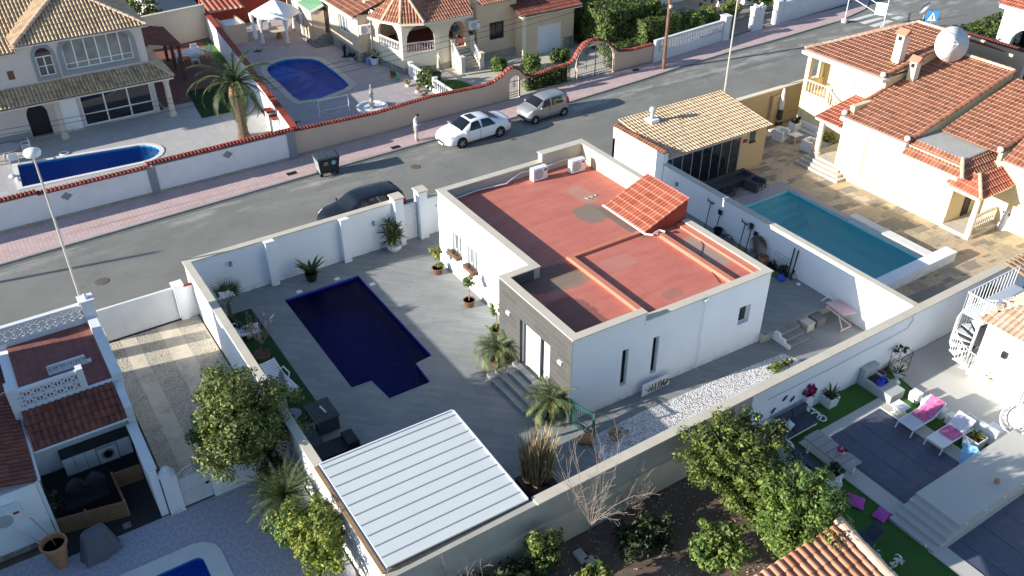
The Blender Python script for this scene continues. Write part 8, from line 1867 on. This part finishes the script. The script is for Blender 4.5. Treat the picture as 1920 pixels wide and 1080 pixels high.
H10 = thing("guest_house", "white house corner with terracotta roof and glazed white door at the right edge", "house", (33, 12, 0))
m = MB(); wallo(m, (31.6, 13.6), (31.6, 6), .3, 0, 2.9, [(2.15, 3.9, .05, 2.2)]); m.box(31.9, 13.3, 0, 38, 13.6, 2.9); m.build("wall", "white_wall", H10)
window(H10, (31.6, 13.6), (31.6, 6), 2.15, 3.9, .06, 2.2, .14, "metal_white", "glass_dark", 4, 5, .05, name="door"); mk("sheer_pink", (.70, .55, .62), .15, 5, .9); MB().box(31.72, 10.4, .1, 31.74, 11.0, 1.2).build("curtain", "sheer_pink", H10)
tile_roof("roof", [(31.3, 13.9, 2.95), (31.3, 5, 2.95), (36, 5, 4.6), (36, 11.2, 4.6)], "ridge_pale", H10, .22, .4, .05); tile_roof("roof_north", [(38, 13.9, 2.95), (31.3, 13.9, 2.95), (36, 11.2, 4.6), (38, 11.2, 4.6)], "ridge_pale", H10, .22, .4, .05)
q = PX(1885, 665, 31.6); m = MB().box(31.45, q.y-.1, q.z-.12, 31.59, q.y+.1, q.z+.15); m.build("lantern", "metal_dark", H10)
planter(1853, 722, .5, .5, "white square planter with pale striped leaves beside the glazed door", kind="blades", lm="leaf_yellow", L=.5, seed=21)
sx0, sy0 = 32.3, 14.6; q = P(1835, 712); sx0, sy0 = q.x + .35, q.y + .9
t = thing("spiral_staircase", "white metal spiral staircase with bar railings beside the white house corner", "staircase", (sx0, sy0, 0)); MB().tube([(sx0, sy0, 0), (sx0, sy0, 3.4)], .06, 8).build("centre_post", "metal_white", t)
N = 12; R_ = .85; rr = MB(); hp = []; a0 = -2.3
for i in range(N):
 a_ = a0 - i*.42; z = .2*(i+1); da = .24
 m = MB(); m.add([(sx0 + .06*cos(a_), sy0 + .06*sin(a_), z), (sx0 + R_*cos(a_-da), sy0 + R_*sin(a_-da), z), (sx0 + R_*cos(a_+da), sy0 + R_*sin(a_+da), z), (sx0 + .06*cos(a_), sy0 + .06*sin(a_), z-.03), (sx0 + R_*cos(a_-da), sy0 + R_*sin(a_-da), z-.03), (sx0 + R_*cos(a_+da), sy0 + R_*sin(a_+da), z-.03)], [(0,1,2),(5,4,3),(0,3,4,1),(1,4,5,2),(2,5,3,0)]); m.build("tread", "metal_white", t)
 for k_ in (-.5, 0, .5): b_ = a_ + k_*da*1.2; rr.tube([(sx0 + R_*cos(b_), sy0 + R_*sin(b_), z - k_*.06), (sx0 + R_*cos(b_), sy0 + R_*sin(b_), z + .9 - k_*.1)], .012, 4)
 hp.append((sx0 + R_*cos(a_), sy0 + R_*sin(a_), z + .93))
rr.tube(hp, .025, 5); rr.build("railing", "metal_white", t)
m = MB().box(sx0-.2, sy0-.2, 2.4, 35.5, sy0+.75, 2.48); m.build("landing", "metal_white", t); m = MB()
for (a_, b_) in (((sx0-.2, sy0+.75), (35.5, sy0+.75)), ((sx0-.2, sy0-.5), (sx0-.2, sy0+.75))):
 for i in range(15): k = i/14; m.tube([(a_[0]+(b_[0]-a_[0])*k, a_[1]+(b_[1]-a_[1])*k, 2.48), (a_[0]+(b_[0]-a_[0])*k, a_[1]+(b_[1]-a_[1])*k, 3.4)], .014, 4)
 m.bar((a_[0], a_[1], 3.4), (b_[0], b_[1], 3.4), .045)
m.build("landing_railing", "metal_white", t)
t = thing("rowing_ornament", "white metal seat frame with dark cushion beside the foot of the spiral stair", "seat", P(1800, 672)); q = P(1800, 675); m = MB().tube([(q.x-.2, q.y+.1, .3), (q.x-.1, q.y+.15, .6), (q.x+.1, q.y+.1, .6), (q.x+.2, q.y, .35), (q.x+1.0, q.y-.1, .35)], .03, 5).tube([(q.x, q.y, .35), (q.x, q.y, 0)], .03, 5).tube([(q.x-.25, q.y, .02), (q.x+.25, q.y, .02)], .03, 5); m.build("frame", "metal_white", t); MB().box(q.x+.2, q.y-.12, .4, q.x+.7, q.y+.12, .5).build("cushion", "metal_dark", t)
t = thing("pergola", "pergola slats with sand coloured battens above the far end of the rear wall", "pergola", (37.2, 15.4, 2.5)); m = MB()
for i in range(9): m.bar((36.2 + i*.32, 14.4, 2.6), (36.6 + i*.32, 16.0, 2.6), .08, .1)
m.build("batten", "wood", t)
for x in (36.1, 38.8): MB().box(x-.05, 14.6, 0, x+.05, 14.7, 2.55).build("post", "wood", t)
tree("climbing_shrub", "dark speckled climber on the white wall behind the spiral stair", (35.2, 15.4, 0), 2.2, (1.0, .35, 1.0), "leaf_dark", 30, 40, .1, .25, 130, cat="shrub", shell=.2)
plastic_chair(29.1, 8.3, .5, "white slatted chair at the lower right edge of the pale deck", None, "white_paint").location.z = .6
t = thing("side_table", "tiny orange lantern standing on the pale deck", "lantern", P(1868, 905, .6)); q = P(1868, 905, .6); MB().lathe(q.x, q.y, [(.08, 0), (.1, .12), (.05, .2)], 10, z0=.6).build("lantern", "terracotta", t)
# ================================================================== lower middle garden
t = thing("tiled_outbuilding", "terracotta roofed outbuilding cutting the bottom right edge", "building", (17, 7, 0))
tile_mat("tile_bright", [(.50, .22, .12), (.58, .28, .17), (.42, .17, .09), (.54, .25, .15)], dirt_amt=.25); tile_roof("roof", [(14.6, 3, 1.5), (18.15, 3, 1.5), (18.15, 9.9, 3.0), (14.6, 9.9, 3.0)], "tile_bright", t, .29, .42, .085)
mr = MB(); mr.uv = []; ridge(mr, (18.2, 9.95, 3.06), (18.2, 3, 1.56), .17, .5); mr.build("ridge_tiles", "ridge_pale", t); MB().box(14.8, 3, 0, 18.1, 9.7, 1.4).build("wall", "white_wall", t)
MB().box(14.8, 9.5, 1.4, 18.1, 9.7, 2.8).build("side_wall", "white_wall", t)
t = bwall("garden_wall", "rough white garden wall half hidden behind the citrus tree", (19.3, 11, 0)); m = MB(); wallseg(m, (20.9, 15.86), (19.7, 11.7), .2, 0, 1.0); wallseg(m, (19.7, 11.7), (18.5, 8.0), .2, 0, 1.0); wallseg(m, (18.5, 8.0), (16.5, 2), .2, 0, 1.0); m.build("wall", "white_old", t)
tree("orange_tree", "big glossy orange tree standing against the rear wall", (17.9, 13.8, 0), 4.3, (1.75, 1.9, 1.6), "leaf_citrus", 300, 80, .085, .3, 140, tr=.09, zc=2.5, shell=.35); tree("orange_tree", "bright lime green orange tree beside the white garden wall and red tiled roof", (17.9, 11.1, 0), 4.0, (1.5, 1.7, 1.6), "leaf_fresh", 290, 80, .085, .3, 141, tr=.09, zc=2.3, shell=.35)
tree("orange_shrub", "round green shrub on the sunlit soil left of the tiled roof", (15.9, 12.3, 0), 1.9, (.8, .9, .8), "leaf_fresh", 60, 60, .1, .27, 142, tr=.05, zc=1.0, shell=.3, cat="shrub")
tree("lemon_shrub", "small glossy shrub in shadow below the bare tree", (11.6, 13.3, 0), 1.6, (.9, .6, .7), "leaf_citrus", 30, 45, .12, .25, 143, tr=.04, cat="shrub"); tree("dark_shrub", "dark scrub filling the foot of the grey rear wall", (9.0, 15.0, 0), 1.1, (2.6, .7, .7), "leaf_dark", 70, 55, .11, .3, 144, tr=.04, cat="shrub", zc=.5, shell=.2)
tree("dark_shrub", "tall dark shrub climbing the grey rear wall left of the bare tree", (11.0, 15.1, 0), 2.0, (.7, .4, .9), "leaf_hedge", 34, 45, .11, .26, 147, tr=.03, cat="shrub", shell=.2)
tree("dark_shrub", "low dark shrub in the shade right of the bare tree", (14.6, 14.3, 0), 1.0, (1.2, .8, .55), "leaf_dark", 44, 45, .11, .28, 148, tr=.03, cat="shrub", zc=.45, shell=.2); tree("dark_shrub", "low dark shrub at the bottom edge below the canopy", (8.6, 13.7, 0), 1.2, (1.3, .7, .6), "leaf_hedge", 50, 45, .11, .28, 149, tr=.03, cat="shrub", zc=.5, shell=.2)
t = thing("reed_clump", "pale green strap leaved clump on the sunlit soil", "plant", (13.7, 10.9, 0)); blades((13.7, 10.9, 0), 60, 1.1, .05, seed=145, droop=1.1, rad=.35).build("leaves", "leaf_fresh", t)
t = thing("reed_clump", "yellowish strap leaved clump at the bottom edge beside the tiled roof", "plant", (13.4, 10.0, 0)); blades((13.4, 10.0, 0), 50, .9, .05, seed=146, droop=1.2, rad=.3).build("leaves", "leaf_yellow", t)
for i, (u, v) in enumerate(((1115, 1062), (1090, 1045))): q = P(u, v); m = MB().box(q.x-.18, q.y-.45 + i*.2, .01, q.x+.14, q.y+.35 - i*.1, .14); tag(m.build("concrete_block", "concrete"), ["long pale concrete trough lying in the shaded garden", "short pale concrete block beside the long trough"][i], "block", "concrete pieces in the shaded garden")
st0 = random.getstate(); random.seed(77)
def baretree(name, label, x, y, H, n, sp, thick=.05, mat="twig"):
 t = thing(name, label, "tree", (x, y, 0)); m = MB(); f = Vector((x+.1, y, H*.3)); m.tube([(x, y, 0), (x-.05, y+.05, H*.15), f], thick*1.6, 6, r1=thick*1.2); m.build("trunk", "bark", t); m = MB()
 def br(p, d, L, r, dep):
  pts = [p]; q = p.copy(); dd = d.copy()
  for k in range(4): dd = (dd + Vector((rnd(-.18, .18), rnd(-.18, .18), rnd(-.02, .12)))).normalized(); q = q + dd*(L/4); pts.append(q.copy())
  m.tube(pts, r, 4, r1=max(.004, r*.35), cap=False)
  if dep > 0:
   for k in range(5): b = pts[1 + k % 4]; br(b, (dd + Vector((rnd(-.9, .9), rnd(-.9, .9), rnd(-.2, .5)))).normalized(), L*rnd(.3, .5), r*.45, dep-1)
 for i in range(n): a = 2*pi*i/n + rnd(-.3, .3); br(f, Vector((cos(a)*sp, sin(a)*sp, 1)).normalized(), H*.75*rnd(.7, 1.05), thick*.6, 2)
 m.build("branches", mat, t); return t
baretree("bare_tree", "leafless pale tree rising in front of the grey rear wall", 12.75, 15.0, 4.3, 9, .36, .022)
baretree("bare_shrub", "small leafless shrub right of the pale bare tree", 14.6, 15.4, 1.9, 7, .7, .02); baretree("bare_twigs", "thin leafless twigs rising before the lower edge of the canopy", 8.1, 15.6, 1.9, 8, .6, .02)
random.setstate(st0)
s_ = MB(); st0 = random.getstate(); random.seed(9)
for i in range(2600):
 x, y = rnd(8, 19.5), rnd(7, 16); leafquad(s_, Vector((x, y, rnd(0, .05) - .04)), Vector((rnd(-.4, .4), rnd(-.4, .4), 1)).normalized(), rnd(.05, .12), rnd(.03, .07))
random.setstate(st0); tag(s_.build("leaf_litter", "leaf_dry"), "", "", kind="stuff")
# ================================================================== things in the courtyard
def trunkpot(u, v, label, r=.28, h=.34, pm="pot_brown", tz=1.15, cr=(.28, .28, .3), lm="leaf_yellow", seed=1, n=12, under=True, grp=None, leaf=.08):
 q = P(u, v); t = thing("potted_tree", label, "potted plant", q, grp); pot(t, q.x, q.y, 0, r, h, pm); MB().tube([(q.x, q.y, h-.05), (q.x+.03, q.y, tz)], .022, 5).build("trunk", "wood", t)
 crown((q.x+.03, q.y, tz+.1), cr, n, 35, leaf, .13, seed=seed).build("crown", lm, t)
 if under: crown((q.x, q.y, h+.05), (r, r, .1), 10, 22, .07, .1, seed=seed+1).build("underplanting", "leaf_fresh", t)
trunkpot(821, 512, "brown potted tree with small round yellow green head by the house corner", seed=150, tz=1.05); trunkpot(880, 573, "brown pot with thin bent sapling between the window and the grey block", seed=152, tz=1.25, cr=(.2, .2, .3), n=7, under=False, lm="leaf_olive", leaf=.12)
trunkpot(931, 628, "brown pot with sparse pale sapling at the corner of the grey block", seed=154, tz=1.3, cr=(.35, .35, .5), n=9, lm="leaf_olive")
t = thing("yucca_pot", "big bushy yucca in a round white bowl beside the gate pillar", "potted plant", P(740, 472)); q = P(740, 470); MB().lathe(q.x, q.y, [(.2, 0), (.36, .2), (.42, .42), (.38, .42), (.36, .36)], 16).build("pot", "white_plastic", t)
for i, (dx, dy, z) in enumerate(((0, 0, .7), (-.25, .1, 1.1), (.2, .05, 1.25), (0, -.1, 1.0), (-.12, .15, 1.55), (.22, -.1, .85), (-.3, -.1, .75))): blades((q.x+dx, q.y+dy, z), 46, .55, .05, (-.5, 1.4), 160+i, .5).build("foliage", "leaf_palm_dark", t)
for dx in (-.1, .1): MB().tube([(q.x+dx*.5, q.y, .35), (q.x+dx*2, q.y, 1.4)], .03, 5).build("stem", "wood", t)
t = thing("strelitzia_pot", "broad leaved plant in a dark brown pot against the street wall", "potted plant", P(585, 525)); q = P(585, 525); pot(t, q.x, q.y, 0, .3, .42, "black_plastic"); m = blades((q.x, q.y, .35), 16, 1.0, .22, (.8, 1.5), 171, .7, 4); m.build("foliage", "leaf_palm_dark", t)
for (u, v, lb, sd) in ((932, 686, "feathery potted palm left of the entrance steps", 180), (1031, 784, "feathery potted palm right of the entrance steps", 181)):
 q = P(u, v); t = thing("potted_palm", lb, "potted plant", q, "feathery palms beside the entrance"); pot(t, q.x, q.y, 0, .3, .36, "black_plastic" if sd == 181 else "pot_brown"); MB().lathe(q.x, q.y, [(.07, .3), (.09, .6), (.12, .8), (.06, .9)], 8).build("trunk", "wood", t); rosette((q.x, q.y, .85), 34, 1.4, .34, 1.7, (-.05, 1.4), sd, 16, .018, .65).build("crown", "leaf_palm", t)
t = thing("fan_palm", "dark fan palm in the shaded corner of the lawn strip", "palm", (7.2, 34.5, 0)); MB().tube([(7.2, 34.5, 0), (7.2, 34.5, .7)], .09, 7).build("trunk", "bark", t); m = MB(); st0 = random.getstate(); random.seed(6)
for i in range(6):
 az = i*2.4 + .5; el = rnd(.55, 1.2); b = Vector((7.2, 34.5, .7)); d = Vector((cos(az)*cos(el), sin(az)*cos(el), sin(el))); c = b + d*.65; m.tube([b, c], .012, 3); s_ = d.orthogonal().normalized(); s_ = Vector((-sin(az), cos(az), 0))
 for k in range(-7, 8): a = k*.19; dd = d*cos(a) + s_*sin(a); dd.z -= .1; n_ = d.cross(s_); w = (s_ if abs(k) < 4 else d)*.045; j = len(m.v); m.v += [tuple(c - w), tuple(c + w), tuple(c + dd*.8)]; m.f.append((j, j+1, j+2)); m.m.append(0)
random.setstate(st0); m.build("crown", "leaf_palm_dark", t)
baretree("bare_shrub", "grey leafless little tree on the lawn strip beside the upper white lounger", 7.4, 31.0, 2.0, 7, .6, .03); MB
t = thing("plant_ring", "low brown planting ring around the leafless little tree", "planter", (7.4, 31, 0)); MB().lathe(7.4, 31.0, [(.36, 0), (.36, .12), (.3, .12), (.28, .06)], 16).build("ring", "pot_brown", t)
for i in range(3): crown((7.0 + i*.25, 33.4 - i*.45, .3), (.3, .3, .3), 10, 30, .09, .15, seed=190+i).build("shrubbery", "leaf_dark" if i < 2 else "leaf_dry", t)
def resin(x, y, rz, label):
 t = thing("sun_lounger", label, "sun lounger", (x, y, 0), "white resin loungers on the lawn strip", local=True, rotz=rz); m = MB()
 for i in range(12): m.box(-.9 + i*.1, -.28, .34, -.83 + i*.1, .28, .37)
 m.build("seat", "white_plastic", t); m = MB()
 for i in range(7): a = .32 + i*.1; z = .37 + i*.055; m.add([(a, -.28, z), (a+.075, -.28, z+.04), (a+.075, .28, z+.04), (a, .28, z), (a, -.28, z-.02), (a+.075, -.28, z+.02), (a+.075, .28, z+.02), (a, .28, z-.02)], [(0,1,2,3),(7,6,5,4),(0,4,5,1),(1,5,6,2),(2,6,7,3),(3,7,4,0)])
 m.build("backrest", "white_plastic", t)
 m = MB().bar((-.95, -.31, .35), (.3, -.31, .35), .05, .07).bar((-.95, .31, .35), (.3, .31, .35), .05, .07).bar((.3, -.31, .36), (1.0, -.31, .76), .05, .06).bar((.3, .31, .36), (1.0, .31, .76), .05, .06); m.build("frame", "white_plastic", t)
 for s_ in (-1, 1): MB().tube([(-.1, s_*.33, .36), (-.05, s_*.42, .55), (.45, s_*.42, .58), (.55, s_*.33, .42)], .028, 5).build("armrest", "white_plastic", t)
 for lx_ in (-.8, .5):
  for s_ in (-.3, .3): MB().box(lx_-.03, s_-.03, 0, lx_+.03, s_+.03, .33).build("leg", "white_plastic", t)
resin(6.98, 32.7, pi - .15, "white slatted resin lounger in the upper half of the lawn strip"); resin(7.35, 28.6, -pi/2 + pi + .15, "white slatted resin lounger behind the closed grey parasol")
mk("canvas_grey", (.17, .19, .23), .12, 4, .9); closed_parasol(7.0, 26.95, 2.2, "closed grey parasol standing at the lower end of the lawn strip", "canvas_grey", lean=0)
t = thing("folding_chair", "round grey folding seat on crossed legs behind the dark table", "chair", (7.0, 26.3, 0)); MB().lathe(7.0, 26.3, [(.3, .42), (.33, .46)], 14).build("seat", "canvas_grey", t)
for s_ in (-.15, .15): MB().tube([(6.8, 26.3+s_, .42), (7.2, 26.3+s_, 0)], .015, 4).tube([(7.2, 26.3+s_, .42), (6.8, 26.3+s_, 0)], .015, 4).build("leg", "metal_grey", t)
mk("dark_slat", (.07, .075, .08), .15, 6, .8); t = thing("patio_table", "dark slatted square table at the end of the lawn strip", "table", (7.9, 25.5, 0)); m = MB()
for i in range(8): m.box(7.42 + i*.125, 24.95, .70, 7.53 + i*.125, 26.2, .73)
m.build("tabletop", "dark_slat", t); MB().box(7.5, 25.0, .02, 8.35, 25.35, .7).build("cabinet", "anthracite", t)
for x, y in ((7.48, 26.1), (8.36, 26.1)): MB().box(x-.04, y-.04, 0, x+.04, y+.04, .7).build("leg", "anthracite", t)
t = thing("table_ornament", "short beaded white ornament on the dark slatted table", "ornament", (7.95, 25.55, .73)); m = MB()
for i in range(6): m.ball((7.93 + i*.012, 25.75 - i*.075, .765), .038, 7, 5)
m.build("beads", "white_paint", t)
t = thing("corner_bench", "low dark L-shaped bench with grey cushions between side wall and table", "bench", (7.0, 24.5, 0)); MB().box(6.32, 23.4, 0, 8.5, 24.2, .42).build("front_bench", "black_plastic", t); MB().box(6.32, 24.2, 0, 6.75, 25.9, .62).build("back_bench", "black_plastic", t); MB().box(6.75, 24.2, .05, 7.4, 25.7, .38).build("grey_cushion", "anthracite", t); MB().box(8.05, 23.42, .42, 8.48, 24.18, .6).build("end_box", "black_plastic", t)
t = thing("framed_card", "small white framed card lying on the paving beside the canopy corner", "card", P(604, 848)); q = P(604, 848); MB().box(q.x-.2, q.y-.15, .01, q.x+.2, q.y+.15, .03).build("frame", "white_paint", t); MB().box(q.x-.08, q.y-.08, .03, q.x+.06, q.y+.08, .034).build("print", "badge_blue", t)
def tilelight(u, v, label): q = P(u, v); m = MB().box(q.x-.13, q.y-.11, .002, q.x+.13, q.y+.11, .02); tag(m.build("skimmer_lid", "white_paint"), label, "skimmer lid", "white square lids in the paving")
tilelight(632, 523, "white square lid in the paving between pool and broad leaved pot"); tilelight(698, 533, "white square lid in the paving at the pool corner"); tilelight(561, 547, "white square lid in the paving at the upper left pool corner")
t = thing("dry_grass_planter", "tall dry tan grasses in a dark bed beside the canopy", "planter", (13.0, 18.4, 0)); MB().box(12.45, 17.7, 0, 13.6, 18.9, .3).build("planter", "black_plastic", t)
for i, (dx, dy) in enumerate(((-.25, .15), (.15, .25), (.3, -.15), (-.1, -.2), (.35, .3))): blades((13.0+dx, 18.35+dy, .3), 80, 1.95, .045, (1.25, 1.56), 200+i, .1, 3, .14).build("grass", "leaf_dry", t)
t = thing("terracotta_pot", "tipped terracotta pot at the foot of the green mesh gate", "plant pot", (16.0, 19.3, 0)); m = MB().lathe(0, 0, [(.14, -.3), (.22, .1), (.25, .3), (.2, .3)], 12); m.xf(Matrix.Translation((15.8, 19.15, .25)) @ Matrix.Rotation(1.3, 4, 'Y') @ Matrix.Rotation(.6, 4, 'X')); m.build("pot", "terracotta", t)
tree("dark_shrub", "dry reddish little shrub on the gravel near the green mesh gate", (17.0, 18.7, 0), .6, (.35, .3, .3), "leaf_dry", 12, 25, .08, .14, 205, tr=.02, cat="shrub"); tree("ground_shrub", "low green creeper on the far tip of the white gravel", (25.4, 18.3, 0), .35, (.8, .25, .18), "leaf_hedge", 20, 30, .07, .15, 206, tr=.02, cat="shrub"); tree("ground_shrub", "yellowish weeds on the white gravel by the rear wall", (22.6, 17.1, 0), .3, (1.0, .3, .15), "leaf_yellow", 16, 16, .06, .2, 207, tr=.02, cat="shrub")
def tool(u, v, h, label, head, name="garden_tool", lean=.15, mat="metal_dark"):
 q = PX(u, v, 30.2); q.z = .5; t = thing(name, label, "tool", q, "tools leaning on the party wall"); tp = (30.5, q.y + .15, .5 + h); MB().tube([(30.15, q.y, .5), tp], .025, 5).build("handle", mat, t)
 m = MB()
 if head == "rake": m.bar((tp[0]-.02, tp[1]-.2, tp[2]), (tp[0]-.02, tp[1]+.2, tp[2]+.05), .04).bar((tp[0]-.02, tp[1]-.2, tp[2]), (tp[0]-.02, tp[1]-.2, tp[2]+.15), .03).bar((tp[0]-.02, tp[1]+.2, tp[2]), (tp[0]-.02, tp[1]+.2, tp[2]+.18), .03)
 else: m.box(tp[0]-.04, tp[1]-.12, tp[2], tp[0], tp[1]+.12, tp[2]+.26)
 m.build("head", mat, t)
tool(1323, 425, 1.35, "fork topped tool leaning at the far end of the party wall", "rake"); tool(1342, 432, 1.0, "wide headed tool leaning beside the fork topped one", "spade"); tool(1388, 455, 1.3, "fork topped tool leaning left of the small dish", "rake"); tool(1400, 462, 1.25, "dark pole tool leaning just left of the small dish", "spade"); tool(1409, 470, .95, "short dark tool touching the small dish", "spade")
t = thing("satellite_dish", "pale round dish leaning against the party wall among tools", "satellite dish", (30.2, 24.9, .5)); q = PX(1421, 470, 30.3); m = MB().lathe(0, 0, [(.1, -.08), (.3, -.05), (.47, .02), (.49, .02)], 20); r2 = Vector((-1, -.2, .25)).to_track_quat('Z', 'Y').to_matrix().to_4x4(); r2.translation = (30.25, q.y, 1.25); m.xf(r2); m.build("reflector", "white_old", t, smooth=True); MB().tube([(30.35, q.y, 1.2), (30.3, q.y, .5)], .03, 5).build("mast", "metal_dark", t)
st0 = random.getstate(); random.seed(12); cl = [("black_plastic", "dark plastic tub"), ("soil_dark", "dark sack"), ("leaf_litter", "x")]
for i, (u, v, lb, mt, s_) in enumerate(((1345, 440, "dark bucket among tools by the party wall", "black_plastic", .25), (1360, 450, "coiled grey hose heap by the party wall", "concrete_dark", .4), (1383, 470, "pale green board lying by the party wall", "leaf_yellow", .5), (1430, 492, "rusty red tub near the leaning dish", "terracotta", .25), (1455, 505, "dark heap of netting near the mesh panel", "black_plastic", .55), (1480, 512, "low dark heap of prunings by the party wall", "leaf_dark", .5), (1453, 517, "lime green tray beside the blue toy on the raised terrace", "leaf_fresh", .3), (1464, 524, "bright blue toy on the raised terrace", "blue_cloth", .22), (1488, 520, "grey stone by the two black poles", "concrete", .2), (1497, 533, "small white disc on the raised terrace paving", "white_paint", .1))):
 q = P(u, v, .5); t = thing(["bucket", "hose", "board", "tub", "netting", "prunings", "tray", "toy", "stone", "disc"][i], lb, ["bucket", "hose", "board", "tub", "netting", "prunings", "tray", "toy", "stone", "disc"][i], q); m = MB()
 if i in (0, 3): m.lathe(q.x, q.y, [(s_*.7, 0), (s_, .35), (s_*.9, .35), (s_*.8, .2)], 12, z0=.5)
 elif i == 1:
  for k in range(5): m.tube([(q.x + (s_-k*.03)*cos(2*pi*j/14), q.y + (s_-k*.03)*sin(2*pi*j/14), .53 + k*.04) for j in range(15)], .02, 4)
 elif i in (2, 6): m.box(q.x-s_*.5, q.y-s_, .505, q.x+s_*.5, q.y+s_, .56)
 elif i == 9: m.lathe(q.x, q.y, [(s_, 0), (s_*.9, .04)], 12, z0=.5)
 elif i in (4, 5):
  m = crown((q.x, q.y, .65), (s_, s_*.8, .2), 16, 20, .12, .15, seed=210+i)
 else: m.ball((q.x, q.y, .5 + s_*.4), s_, 8, 5, sc=(1, 1, .55)).ball((q.x+s_*.6, q.y+.05, .5 + s_*.3), s_*.6, 7, 4)
 m.build("shell" if i not in (4, 5) else "heap", mt, t)
random.setstate(st0)
t = thing("fence_panel", "dark mesh panel and two black poles leaning on the party wall", "fence panel", (30.2, 22, .5)); m = MB(); ya, yb = PX(1446, 500, 30.3).y, PX(1480, 505, 30.3).y
for i in range(9): y = ya + (yb-ya)*i/8; m.tube([(30.2, y, .5), (30.45, y, 1.35)], .006, 3)
for j in range(6): z = .55 + j*.16; m.tube([(30.22+j*.04, ya, z), (30.22+j*.04, yb, z)], .006, 3)
m.build("mesh", "metal_dark", t)
for u in (1484, 1492): y = PX(u, 500, 30.4).y; MB().tube([(30.2, y, .5), (30.5, y+.1, 2.0)], .035, 5).build("pole", "metal_dark", t)
mk("pink_frame", (.62, .48, .50), .05, 4, .6); mk("pink_board", (.50, .36, .39), .1, 4, .9); t = thing("ironing_board", "pale pink folding table on crossed legs below the raised terrace", "table", (30.0, 19.2, 0)); m = MB(); m.prism([(29.6, 18.7), (30.3, 18.5), (30.45, 19.6), (29.75, 19.8)], .78, .82); m.build("tabletop", "pink_board", t)
for (x0, y0, x1, y1) in ((29.6, 19.6, 30.3, 18.6), (30.2, 19.6, 29.7, 18.6)): MB().bar((x0, y0, .78), (x1, y1, .02), .05).build("leg", "pink_frame", t)
m = MB().bar((29.55, 18.6, .02), (30.3, 18.6, .02), .05).bar((29.6, 19.9, .9), (30.45, 20.0, .9), .04); m.build("rail", "pink_frame", t)
for (x0, x1, lb, mt) in ((28.25, 28.7, "beige crate with a handle against the rough terrace face", "stone_cap"), (28.9, 29.45, "grey plastic crate against the rough terrace face", "concrete_dark")): t = thing("crate", lb, "crate", ((x0+x1)/2, 19.6, 0), "crates by the rough terrace face"); MB().box(x0, 19.35, .0, x1, 19.85, .36).build("body", mt, t); MB().box(x0-.02, 19.33, .36, x1+.02, 19.87, .4).build("lid", mt, t)
for (u, v, lb) in ((30, 340, "pale clutter of pool toys at the near end of the long pool"),): q = P(u, v+8); t = thing("pool_toys", lb, "toys", q); MB().ball((q.x, q.y+1.2, .1), .2, 8, 5, sc=(1, 1, .5)).ball((q.x+.2, q.y+.5, .12), .16, 7, 4).build("float", "white_old", t)
q = P(232, 286, .2); ring(120, 287, .25, "small chrome ladder hoop at the far side of the long pool", None, "metal_white")
